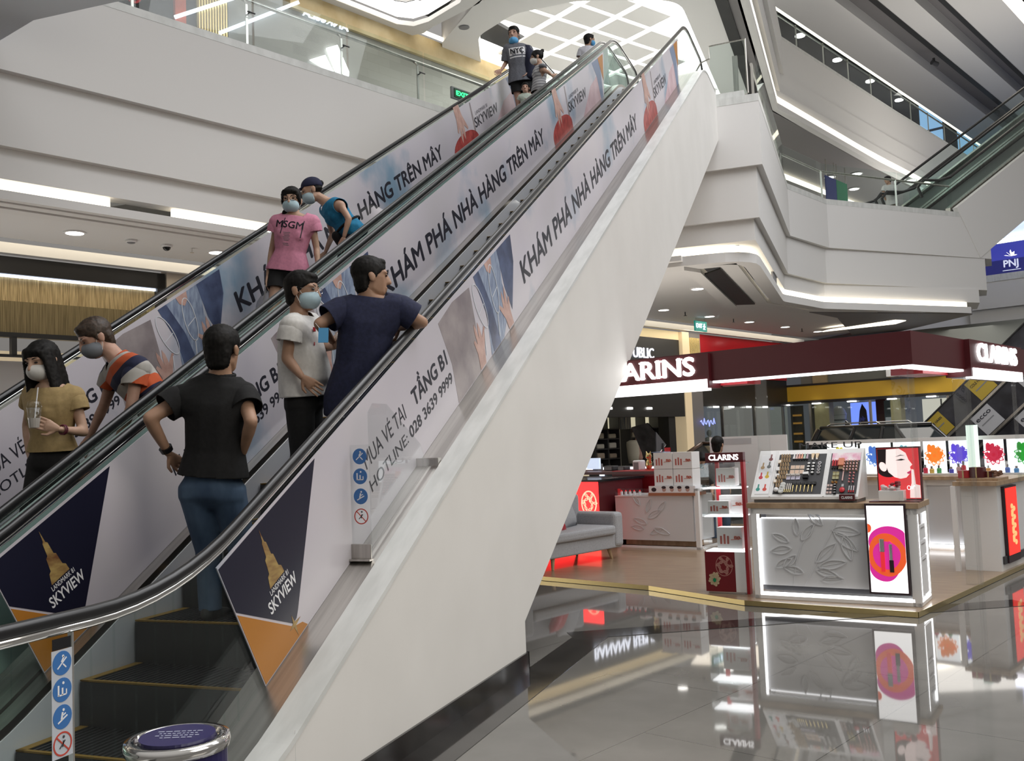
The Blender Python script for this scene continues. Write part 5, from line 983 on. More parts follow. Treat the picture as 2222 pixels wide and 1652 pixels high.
kx(18.9, 18.93, 12.15, 12.55, 1.1, 1.36).build('board', M['shiny_red'], ss); m = MB(); text(m, '50', frame(K(18.89, 0, 0), K(0, -1), (0, 0, 1)), .18, .11, .005, .02, x0=-12.44, y0=1.12); m.build('lettering', M['print_white'], ss); kx(18.9, 18.93, 12.3, 12.36, 0, 1.1).build('post', M['dgrey'], ss); kx(18.75, 19.1, 12.15, 12.5, 0, .02).build('foot', M['dgrey'], ss)
rs = tag(kx(17.2, 17.24, 16.6, 16.95, 1.2, 2.2).build('red_poster', M['red']), 'narrow red panel with a white letter inside the black shop by the escalator edge', 'panel')
# pilasters, red shop, ribbed lamp
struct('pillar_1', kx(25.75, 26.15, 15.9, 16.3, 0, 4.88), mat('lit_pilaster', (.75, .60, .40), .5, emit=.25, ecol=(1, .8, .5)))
struct('pillar_2', kx(26.15, 26.9, 15.95, 16.3, 0, 4.88), M['dark_soffit'])
rl = thing('wall_lamp', K(26.5, 15.9, 4.3), 'brass ribbed wall lamp on the grey pillar beside the red shop sign', 'lamp'); m = MB(KM)
for i in range(9): m.cyl((26.25+i*.065, 15.92, 4.2), (26.25+i*.065, 15.92, 4.72), .028, n=8)
m.build('ribs', M['gold'], rl); kx(26.2, 26.85, 15.94, 15.96, 4.2, 4.72).build('back_plate', mat('lamp_glow', (.9, .7, .4), emit=.5, ecol=(1, .8, .5)), rl)
rf = thing('storefront', K(29, 16), 'glossy red shop fascia between the grey pillar and the yellow banded store', 'shop front')
kx(26.9, 33, 16.0, 16.2, 3.5, 4.88).build('fascia', M['shiny_red'], rf); kx(26.9, 33, 16.02, 16.2, 2.55, 3.5).build('header', M['black_front'], rf); kx(26.9, 33, 16.05, 16.08, 0, 2.55).build('shop_window', M['glass'], rf)
for a in (28.2, 30.4, 32.6): kx(a, a+.06, 16.0, 16.1, 0, 2.55).build('mullion', M['steel'], rf)
for a in (27.6, 28.6, 29.8, 31): kx(a, a+.25, 15.93, 16.0, 2.50, 2.55).build('spotlight', M['lamp'], rf)
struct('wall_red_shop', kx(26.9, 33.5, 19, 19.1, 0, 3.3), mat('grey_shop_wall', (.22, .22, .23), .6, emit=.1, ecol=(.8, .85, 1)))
m = MB(); text(m, 'SALE', frame(K(0, 18.98, 0), K(1, 0), (0, 0, 1)), 1.1, .4, .02, 0, x0=28.5, y0=2.05); tag(m.build('window_letters', M['red']), 'dull red letters high inside the red fronted shop', 'sign') if False else m.bm.free()
bs_ = thing('neon_sign', K(26.7, 15.7, 2.0), 'small blue neon scribble beside the black pillar', 'sign'); m = MB(KM)
m.tube([(26.5+.06*i, 15.85, 2.02+.10*math.sin(i*1.9)+.03*math.cos(i*3.1)) for i in range(16)], .015, 6); m.build('tube', mat('blue_neon', (.1, .15, .9), emit=2, ecol=(.25, .3, 1)), bs_)
for i, (a, b_, c) in enumerate(((27.6, 17.2, (.05,.05,.06)), (28.3, 17.3, (.03,.03,.03)), (29.3, 17.2, (.35,.33,.3)))):
    t_ = thing('mannequin', K(a, b_, 0), ('hooded grey and white mannequin in the red fronted shop', 'all black mannequin in the red fronted shop', 'mannequin in a pale coat in the red fronted shop')[i], 'mannequin')
    MB(KM).lathe([(.02,.0),(.16,.02),(.13,.5),(.16,.95),(.13,1.15),(.2,1.4),(.18,1.5),(.06,1.56)], (a, b_, 0)).build('clothes', mat('mannequin_cloth', c, .8), t_, smooth=True); MB(KM).ell((a, b_, 1.68), (.09, .09, .12)).build('head', M['grey'], t_, smooth=True)
tb_ = thing('display_table', K(29.5, 16.6, 0), 'white display table in the window of the red fronted shop', 'table'); kx(29, 30.2, 16.4, 16.9, .95, 1.0).build('table_top', M['gloss_white'], tb_)
for a, b_ in ((29.03, 16.43), (30.15, 16.43), (29.03, 16.85), (30.15, 16.85)): kx(a-.02, a+.02, b_-.02, b_+.02, 0, .95).build('leg', M['gloss_white'], tb_)
# yellow banded store
yf = thing('storefront', K(33, 12), 'wide store front with a mustard yellow band and black frame behind the kiosk', 'shop front')
M['mustard'] = mat('mustard_band', (.52, .32, .03), .4)
kx(33, 33.2, 3, 16.86, 2.72, 3.26).build('band', M['mustard'], yf); kx(32.98, 33.2, 3, 16.9, 3.26, 3.33).box(32.98, 33.2, 3, 16.9, 2.62, 2.72).box(32.98, 33.2, 16.84, 16.92, 2.62, 3.33).build('frame', M['black_front'], yf)
kx(33.1, 33.12, 3, 16.8, 0, 2.62).build('shop_window', M['glass'], yf)
for b_ in (16.1, 14.9, 13.6, 12.2, 10.9, 9.7): kx(32.9, 33.05, b_-.14, b_+.14, 2.58, 2.62).build('spotlight', M['lamp'], yf)
for b_ in (15.2, 13.0, 10.4): kx(33.05, 33.12, b_-.04, b_+.04, 0, 2.62).build('mullion', M['steel'], yf)
struct('wall_store_header', kx(33.3, 33.5, 4, 15.6, 3.33, 4.9), mat('grey_green_panel', (.17, .18, .165), .5))
struct('pillar_3', kx(33.2, 33.6, 14.55, 15.1, 0, 4.9), noise_mat('beige_column', (.30, .24, .13), (.38, .31, .18), 2, .5)); struct('pillar_4', kx(33.2, 33.6, 12.0, 12.35, 0, 4.9), bpy.data.materials['beige_column'])
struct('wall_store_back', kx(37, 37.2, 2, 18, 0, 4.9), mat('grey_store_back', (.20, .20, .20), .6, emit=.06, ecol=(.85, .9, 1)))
def pnl(name, label, cat, a, b0, b1, z0, z1, m_): return tag(kx(a, a+.06, b0, b1, z0, z1).build(name, m_), label, cat)
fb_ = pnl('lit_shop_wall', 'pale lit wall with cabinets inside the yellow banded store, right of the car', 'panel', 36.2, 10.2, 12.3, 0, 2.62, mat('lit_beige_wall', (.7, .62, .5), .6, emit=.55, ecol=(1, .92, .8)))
par(kx(36.15, 36.2, 11.0, 11.06, 0, 2.6).box(36.15, 36.2, 11.6, 11.64, 0, 2.6).build('seam', M['grey'], None), fb_); par(kx(36.1, 36.2, 10.75, 10.9, 1.9, 2.3).build('pendant', M['dgrey'], None), fb_); par(kx(36.1, 36.2, 10.05, 10.2, 0, 2.7).build('red_edge', M['red'], None), fb_)
sc_ = thing('video_screen', K(35, 13.9, 0), 'tall blue video screen with a dark figure above the black car', 'screen')
kx(35, 35.05, 13.55, 14.5, .8, 2.6).build('screen', mat('blue_video', (.15, .25, .95), emit=1.1, ecol=(.2, .3, 1)), sc_); kx(35, 35.1, 13.2, 13.55, 0, 2.8).build('maroon_post', M['maroon'], sc_); kx(35.0, 35.08, 13.6, 14.4, 0, .8).build('stand', M['dgrey'], sc_)
m = MB(); m.prism([(-14.2, .85), (-13.95, .85), (-13.85, 1.6), (-13.9, 2.3), (-14.05, 2.55), (-14.15, 2.3), (-14.25, 1.6)], 0, .01, frame(K(34.99, 0, 0), K(0, -1), (0, 0, 1))); m.build('figure', M['art_dark'], sc_)
mw = thing('mannequin', K(34.5, 14.75, 0), 'white mannequin with dark bands beside the tall blue video screen', 'mannequin')
MB(KM).lathe([(.02,0),(.2,.02),(.18,.6),(.24,1.2),(.2,1.6),(.28,2.1),(.2,2.3),(.08,2.4)], (34.5, 14.75, .1)).build('clothes', M['matt_white'], mw, smooth=True)
for z in (1.0, 1.3, 1.6, 1.9, 2.1): MB(KM).lathe([(.25,z),(.275,z+.01),(.275,z+.05),(.25,z+.06)], (34.5, 14.75, .05)).build('band', M['grey'], mw)
kx(34.2, 34.8, 14.4, 15.1, 0, .12).build('base', M['gloss_white'], mw)
for i, (b0, b1, c, lb_) in enumerate(((16.2, 16.7, (.10,.09,.07), 'dark panel with amber notices in the yellow banded store, farthest left'), (15.3, 15.9, (.12,.11,.10), 'dark brown grey panel left of the beige column in the yellow banded store'), (12.5, 13.1, (.14,.18,.22), 'grey blue panel right of the maroon post in the yellow banded store'))):
    o_ = pnl('store_panel', lb_, 'panel', 34.6, b0, b1, 0, 2.6, mat('store_panel', c, .5))
    if i == 0:
        for z in (1.2, 1.5, 1.9, 2.2): par(kx(34.55, 34.6, b0+.05, b1-.1, z, z+.07).build('amber_notice', mat('amber_text', (.5, .25, .05), emit=.3), None), o_)
    if i == 2:
        for z0 in (0, .35): par(kx(34.55, 34.6, b0+z0-.05, b0+z0+.2, .9, 2.0).build('poster', mat('pale_poster', (.6, .62, .68), emit=.15), None), o_)
tm = thing('shop_sign', K(32.6, 11.2, 3.4), 'blue-white lit letters just under the corner of the dark red canopy', 'sign'); kx(32.6, 32.8, 10.4, 12.2, 3.35, 3.85).build('panel', M['matt_white'], tm); m = MB(); text(m, 'TO MY E', frame(K(32.59, 0, 0), K(0, -1), (0, 0, 1)), 1.5, .3, .02, .02, x0=-12.1, y0=3.45); m.build('lettering', M['ledblue'], tm); kx(32.8, 33, 11.2, 11.4, 3.34, 3.6).build('bracket', M['grey'], tm)
# distant escalator sides with advert boards
ee = thing('escalator', K(26, 7, 0), 'dark sided distant escalators with diagonal advert boards at the far right', 'escalator')
EU = (K(0, -1)-K(0, 0))*.736+V((0, 0, .677)); EV = (K(0, -1)-K(0, 0))*-.677+V((0, 0, .736))
UF = lambda a: frame(K(a, 8.83, 1.66), EU, EV)
M['dark_ad'] = noise_mat('dark_advert', (.012, .012, .016), (.04, .04, .05), 2, .3); M['board_y'] = mat('yellow_board', (.42, .30, .04), .4); M['board_w'] = mat('white_board', (.42, .42, .44), .4)
for i in range(3):
    t0 = -.72*i; a_ = 26-.03*i
    MB().prism([(-1.5, t0-.62), (6.5, t0-.62), (6.5, t0), (-1.5, t0)], 0, .05, UF(a_)).build('advert_side', M['dark_ad'], ee)
    MB().prism([(-1.5, t0-.72), (6.5, t0-.72), (6.5, t0-.62), (-1.5, t0-.62)], 0, .07, UF(a_)).build('deck_cover', M['steel'], ee)
    MB().prism([(-1.5, t0), (6.5, t0), (6.5, t0+.03), (-1.5, t0+.03)], -.02, .08, UF(a_)).build('handrail', M['rubber'], ee)
def board(x0, x1, band, m_, txt):
    t0 = -.72*band; a_ = 26-.03*band
    b_ = MB().prism([(x0, t0-.60), (x1, t0-.60), (x1, t0-.02), (x0, t0-.02)], .051, .06, UF(a_)).build('board', m_, ee)
    text(MB(), txt, UF(a_) @ TR(0, 0, .0605), (x1-x0)*.8, (x1-x0)*(.2 if len(txt) < 6 else .13), .003, .01, x0=x0+(x1-x0)*.1, y0=t0-.22).build('lettering', M['ink'], b_)
    line2(MB(), [(x0+.08, t0-.34), (x1-.1, t0-.34)], .03, .061, .063, UF(a_)).build('printed_line', M['grey'], b_)
board(.0, .52, 0, M['board_y'], 'COLE HAAN'); board(1.46, 2.0, 0, M['board_y'], 'COLE HAAN'); board(.93, 1.5, 1, M['board_w'], 'ecco'); board(1.67, 2.25, 2, M['board_w'], 'ecco'); board(2.38, 2.95, 1, M['board_w'], 'ecco')
# cars on display
M['car'] = mat('black_car_paint', (.012, .011, .011), .12, coat=1, spec=.6); M['carglass'] = mat('tinted_car_glass', (.015, .02, .022), .05, spec=.8); M['orange_car'] = mat('bronze_car_paint', (.10, .05, .025), .15, metal=.4, coat=1)
def car(name, loc, rz, label, paint, suv=True):
    r_ = thing(name, loc, label, 'car', None, rz); fr = TR(*loc) @ RZ(rz); hb, hr_ = (.98, 1.70) if suv else (.92, 1.42)
    side = [(-2.15,.35),(-2.2,.75),(-2.1,hb),(1.0,hb-.02),(1.9,.86),(2.2,.68),(2.2,.35)]
    A = Matrix(((1,0,0,0),(0,0,1,0),(0,1,0,0),(0,0,0,1)))
    MB(fr).prism(side, -.9, .9, A).build('body', paint, r_, bevel=.08, seg=3)
    lo = [(-2.1, hb-.02), (1.05, hb-.03)]; hi = [(-1.8 if suv else -1.1, hr_-.06), (-1.5 if suv else -.7, hr_), (-.1, hr_), (.35, hr_-.06)]
    def cabin(nm, m_, k, zc=0):
        m = MB(fr); vs = []
        for y in (-1, 1):
            vs += [(lo[0][0]*k, y*.86*k, lo[0][1]), (lo[1][0]*k, y*.86*k, lo[1][1]), (hi[3][0]*k, y*.66*k, hi[3][1]-zc), (hi[2][0]*k, y*.62*k, hi[2][1]-zc), (hi[1][0]*k, y*.62*k, hi[1][1]-zc), (hi[0][0]*k, y*.66*k, hi[0][1]-zc)]
        m._add(vs, [(5,4,3,2,1,0),(6,7,8,9,10,11)]+[(i, (i+1) % 6, 6+(i+1) % 6, 6+i) for i in range(6)]); return m.build(nm, m_, r_, bevel=.05, seg=3)
    cabin('greenhouse', M['carglass'], 1.0)
    m = MB(fr).box(hi[0][0]-.02, hi[3][0]+.05, -.64, .64, hr_-.07, hr_+.012)
    m.build('roof', paint, r_, bevel=.03, seg=3)
    for x, t_ in ((-.95, -.75), (.0, .02)):
        for y in (-1, 1): MB(fr).cyl((x, y*.875, hb-.03), (t_, y*.645, hr_-.05), .045).build('window_pillar', paint, r_)
    for y in (-1, 1): MB(fr).cyl((1.02, y*.86, hb-.03), (.36, y*.66, hr_-.05), .04).cyl((-2.08, y*.86, hb-.03), (hi[0][0], y*.66, hr_-.06), .07).build('roof_pillar', paint, r_)
    if suv:
        for y in (-.58, .58): MB(fr).tube([(-1.6, y, hr_+.01), (-1.5, y, hr_+.06), (-.2, y, hr_+.06), (-.1, y, hr_+.01)], .018, 8).build('roof_rail', M['chrome'], r_)
        MB(fr).prism([(-1.55, hr_), (-1.35, hr_), (-1.53, hr_+.14)], -.015, .015, A).build('antenna', paint, r_)
    for x in (-1.35, 1.35):
        for y in (-.82, .82):
            w_ = MB(fr).cyl((x, y-.11, .34), (x, y+.11, .34), .34, n=20).build('wheel', M['rubber'], r_); MB(fr).cyl((x, y-.115, .34), (x, y+.115, .34), .2, n=14).build('hub_cap', M['silver'], w_)
    for y in (-.65, .65): MB(fr).box(-2.21, -2.1, y-.2, y+.2, .78, .92).build('tail_light', M['lipred'], r_); MB(fr).box(2.05, 2.19, y-.2, y+.2, .66, .78).build('head_light', M['gloss_white'], r_)
    return r_
car('car', (0.75, 24.0, 0), R(-38), 'black car with roof rails parked behind the lit shelf wall', M['car'])
car('car', (-3.3, 28.0, 0), R(62), 'dark bronze car half hidden behind the tester display', M['orange_car'], False)
# black studio softbox and the counter with glowing lines by the escalator
sx_ = thing('studio_softbox', K(13.9, 9.3, 0), 'black umbrella softbox on a stand beside the till area', 'softbox'); c0 = KM @ V((13.9, 9.1, 1.5)); rimp = [KM @ V((14.0, 9.78, 1.80)), KM @ V((13.8, 9.30, 1.86)), KM @ V((13.6, 9.02, 1.70)), KM @ V((13.7, 9.10, 1.30)), KM @ V((13.9, 9.45, 1.02)), KM @ V((14.2, 9.62, 1.12))]
m = MB(); m._add([c0+V((.02, .1, 0))]+rimp+[p*.985+c0*.015 for p in rimp], [(0, 1+(i+1) % 6, 1+i) for i in range(6)]+[(1+i, 1+(i+1) % 6, 7+(i+1) % 6, 7+i) for i in range(6)]); m.build('canopy', noise_mat('black_nylon', (.012, .012, .014), (.05, .05, .055), 5, .3), sx_, norm=True); m = MB(); m._add([c0+V((.05, .16, -.03))]+[p+V((.01, .03, 0)) for p in rimp], [(0, 1+i, 1+(i+1) % 6) for i in range(6)]); m.build('lining', mat('grey_lining', (.12, .12, .13), .35), sx_)
MB(KM).cyl((13.92, 9.08, .05), (13.92, 9.08, 1.5), .02).build('stand', M['dgrey'], sx_)
for i in range(3): t_ = i*2.1; MB(KM).cyl((13.92, 9.08, .5), (13.92+.4*math.cos(t_), 9.08+.4*math.sin(t_), .02), .012).build('leg', M['dgrey'], sx_)
hc = thing('display_counter', K(16, 10.5, 0), 'black counter edged with glowing white lines behind the red till area', 'counter')
kx(16, 17, 9.0, 14.5, 0, 1.02).build('body', M['black_front'], hc); kx(15.97, 16.0, 9.2, 11.4, .98, 1.03).box(15.97, 16.0, 11.9, 14, .98, 1.03).build('light_line', M['ledblue'], hc); kx(15.96, 16.0, 11.3, 11.42, .5, 1.0).box(15.96, 16, 11.9, 12.0, .5, 1.0).build('light_line', M['ledblue'], hc); kx(15.98, 16.0, 10.2, 10.8, .3, .95).box(15.98, 16.0, 12.3, 12.9, .3, .95).build('pale_panel', M['lit_beige'], hc)
# ---------------------------------------------------------------- ceiling fixtures
def downlight(p, r_, label, group=None):
    t_ = thing('downlight', p, label, 'ceiling light', group); MB().lathe([(r_*1.25, .0), (r_*1.25, -.015), (r_, -.02), (r_, 0)], p, 20).build('trim_ring', M['gloss_white'], t_); MB().cyl(V(p)+V((0, 0, -.022)), V(p)+V((0, 0, -.004)), r_, n=20).build('lens', M['lamp'], t_)
for i, a in enumerate((21.93, 24.34, 26.71, 29.12, 31.59)):
    downlight(K(a, 14.07, 5.05), .14, ('first', 'second', 'third', 'fourth', 'fifth')[i]+' downlight from the left in the row behind the hanging exit sign')
downlight(V((-3.5, 22.39, 5.05)), .14, 'single downlight nearest the black ceiling slot under the right gallery')
downlight(K(6.26, 14.39, 5.05), .13, 'left one of the two downlights above the gold curtain shop front'); downlight(K(8.67, 14.41, 5.05), .13, 'downlight right of the dome camera above the gold curtain shop front')
for i, (a, nm) in enumerate(((7.75, 'dome'), (7.15, 'flat'))):
    t_ = thing('security_camera', K(a, 14.4, 5.05), ('white dome camera with dark eye' if i == 0 else 'small white ceiling sensor')+' between the two left downlights', 'camera'); p = K(a, 14.4, 5.03)
    MB().lathe([(.09, .02), (.09, -.01), (.07, -.02)], p).build('base', M['gloss_white'], t_); MB().ell(p+V((0, 0, -.02)), (.065, .065, .06 if i == 0 else .02)).build('lens', M['blackgloss'] if i == 0 else M['grey'], t_, smooth=True)
t_ = thing('sprinkler', K(8.2, 14.4, 5.05), 'small sprinkler head beside the dome camera', 'sprinkler'); p = K(8.2, 14.4, 5.05); MB().cyl(p, p+V((0, 0, -.07)), .012).build('pipe', M['chrome'], t_); MB().cyl(p+V((0, 0, -.075)), p+V((0, 0, -.07)), .035).build('plate', M['chrome'], t_)
for i, a in enumerate((22.9, 25.6, 30.2)):
    t_ = thing('sprinkler', K(a, 14.0, 5.05), ('small sprinkler left of the hanging exit sign', 'small sprinkler between the second and third downlight of the right row', 'small sprinkler near the end of the right downlight row')[i], 'sprinkler'); p = K(a, 14.0, 5.05); MB().cyl(p, p+V((0, 0, -.1)), .015).build('pipe', M['dgrey'], t_); MB().cyl(p+V((0, 0, -.11)), p+V((0, 0, -.1)), .045).build('plate', M['dgrey'], t_)
ex = thing('exit_sign', K(24.5, 14.5, 4.7), 'green hanging exit sign above the black shop front', 'sign'); kx(24.2, 24.86, 14.48, 14.52, 4.66, 4.96).build('panel', mat('exit_green', (.0, .16, .13), .4, emit=.35, ecol=(0, .45, .36)), ex)
m = MB(); EF = frame(K(24.2, 14.475, 4.66), K(1, 0), (0, 0, 1)); text(m, 'EXIT', EF, .34, .12, .006, .015, x0=.05, y0=.10); m.prism(circ(.50, .20, .035, .035, 10), 0, .006, EF); line2(m, [(.50, .17), (.48, .10), (.44, .06)], .035, 0, .006, EF); line2(m, [(.48, .10), (.54, .06)], .03, 0, .006, EF); line2(m, [(.42, .15), (.57, .14)], .025, 0, .006, EF); m.build('lettering', M['ledblue'], ex)
for a in (24.3, 24.76): MB(KM).cyl((a, 14.5, 4.96), (a, 14.5, 5.05), .008).build('hanger', M['steel'], ex)
ex = thing('exit_sign', K(14.8, 14.5, 9.3), 'small bright green exit sign behind the upper glass rail', 'sign'); kx(14.55, 15.15, 14.5, 14.55, 9.22, 9.48).build('case', M['grey'], ex); kx(14.62, 15.12, 14.48, 14.5, 9.25, 9.45).build('panel', mat('exit_dark', (0, .06, .02)), ex); m = MB(); text(m, 'EXIT', frame(K(14.66, 14.475, 9.3), K(1, 0), (0, 0, 1)), .38, .10, .006, .02); m.build('lettering', mat('green_led', (0, 1, .25), emit=1.8, ecol=(.05, 1, .3)), ex); kx(14.8, 14.9, 14.5, 14.54, 8.0, 9.22).build('post', M['grey'], ex)
# plant on the upper landing
pl = thing('potted_plant', K(16.6, 13.6, 8.0), 'broad leaved green plant behind the man in grey at the top of the escalator', 'plant')
MB().lathe([(.12, 0), (.2, .02), (.24, .5), (.2, .5), (.18, .45)], K(16.6, 13.6, 8.0)).build('pot', M['matt_white'], pl)
MB().cyl(K(16.6, 13.6, 8.4), K(16.6, 13.6, 9.3), .02).build('stem', M['oak'], pl)
M['leafgreen'] = noise_mat('leaf_green', (.012, .06, .01), (.04, .14, .03), 6, .4)
m = MB()
for i in range(16):
    a = i*2.4; h_ = 8.85+.055*i; p = V(K(16.6, 13.6, h_)); fr = TR(*p) @ RZ(a) @ Matrix.Rotation(-.3-.3*(i % 3), 4, 'Y'); n_ = []
    for k in range(7): t = k/6; n_.append((t*.34, .075*math.sin(math.pi*t)))
    P2 = n_+[(x, -y) for x, y in n_[-2:0:-1]]; m.prism(P2, 0, .004, fr)
m.build('leaves', M['leafgreen'], pl)
pl2 = thing('potted_plant', K(62, 23, 15.4), 'dark green plant by the blue windows on the third floor', 'plant'); MB(KM).lathe([(.2, 15.4), (.3, 16.0)], (62, 23, 0)).build('pot', M['dgrey'], pl2); m = MB(KM)
for i in range(24): a = i*2.4; m.ell((62+.4*math.cos(a)*(i/24+.2), 23+.4*math.sin(a)*(i/24+.2), 16.2+.05*i), (.22, .22, .16), nu=7, nv=5)
m.build('leaves', M['leafgreen'], pl2)
for nm, c, a0, a1, lb_ in (('blue_banner', (.02, .03, .16), 36.4, 37.4, 'dark blue hanging banner behind the right-hand gallery glass'), ('green_banner', (.02, .16, .08), 37.42, 38.5, 'green hanging banner behind the right-hand gallery glass')):
    bn_ = tag(kx(a0, a1, 15.5, 15.54, 10.6, 11.75).build(nm, mat(nm, c, .5)), lb_, 'banner')
    par(kx(a0+.1, a0+.13, 15.5, 15.53, 11.75, 12.42).box(a1-.13, a1-.1, 15.5, 15.53, 11.75, 12.42).build('hanger', M['steel']), bn_)
# second-storey interior behind the right gallery
struct('wall_second_back', kx(22, 60, 18.5, 18.7, 8, 12.5), M['fascia'])
tag(kx(30, 46, 17.5, 17.75, 12.28, 12.36).build('cove_light', M['warm']), 'cream cove light deep behind the right-hand gallery glass', 'light')
for i, (a, b_) in enumerate(((39.2, 16.5), (39.6, 15.5), (42.0, 16.6), (42.6, 14.3))): downlight(K(a, b_, 12.4), .2, 'downlight seen through the right gallery glass, '+('first', 'second', 'third', 'fourth')[i]+' from the left')
for i, a in enumerate((46.5, 56.4)):
    t_ = thing('soffit_spotlight', K(a, 14.2, 18.9), ('nearer' if i == 0 else 'farther')+' small dark spotlight on the overhead soffit at upper right', 'spotlight'); MB(KM).cyl((a, 14.2, 18.95), (a, 14.2, 18.75), .06).build('stem', M['dgrey'], t_); MB(KM).cyl((a-.15, 14.25, 18.72), (a+.15, 14.1, 18.66), .11).build('head', M['dgrey'], t_)
t_ = thing('sprinkler', K(15.77, 16.7, 12.78), 'small sprinkler inside the rounded light tray', 'sprinkler'); p = K(15.77, 16.7, 12.78); MB().cyl(p, p+V((0, 0, -.16)), .02).build('pipe', M['dgrey'], t_); MB().cyl(p+V((0, 0, -.17)), p+V((0, 0, -.15)), .07).build('plate', M['dgrey'], t_)
t_ = thing('ceiling_speaker', K(17.5, 16.9, 12.5), 'small round speaker on the white ceiling left of the diamond skylight', 'speaker'); p = K(17.5, 16.9, 12.5); MB().lathe([(.14, .0), (.14, -.02), (.11, -.03)], p).build('ring', M['grey'], t_); MB().cyl(p+V((0, 0, -.025)), p, .10).build('grille', M['dgrey'], t_)
# litter bin in front
bn = thing('litter_bin', (-1.9, 2.28, 0), 'round dark blue litter bin with chrome rim and printed lid, bottom of the picture', 'bin')
MB().lathe([(.130, .02), (.137, .03), (.137, .765), (.130, .77)], (-1.9, 2.28, 0), 40).build('body', mat('blue_bin', (.016, .012, .075), .3), bn, smooth=False)
MB().lathe([(.12, .768), (.144, .768), (.147, .785), (.144, .80), (.118, .803), (.116, .795)], (-1.9, 2.28, 0), 40).build('rim', M['chrome'], bn, smooth=True)
MB().cyl((-1.9, 2.28, 0), (-1.9, 2.28, .02), .135, n=40).build('foot', M['rubber'], bn)
ld = MB().cyl((-1.9, 2.28, .79), (-1.9, 2.28, .806), .105, n=40).build('lid', mat('blue_lid', (.03, .025, .11), .25), bn)
m = MB()
for i, (txt, w_) in enumerate((('KHONG BO RAC', .10),)): pass
LFm = frame(V((-1.9, 2.28, .8065)), cr, cr.cross(V((0, 0, -1))))
for i in range(4):
    ln = (.13, .11, .12, .08)[i]; x = -ln/2
    while x < ln/2: l_ = .006+random.random()*.014; line2(m, [(x, .03-.02*i), (x+l_, .03-.02*i)], .007, 0, .0008, LFm); x += l_+.005
m.build('printed_marks', mat('pale_ink', (.4, .42, .55), .4), ld)
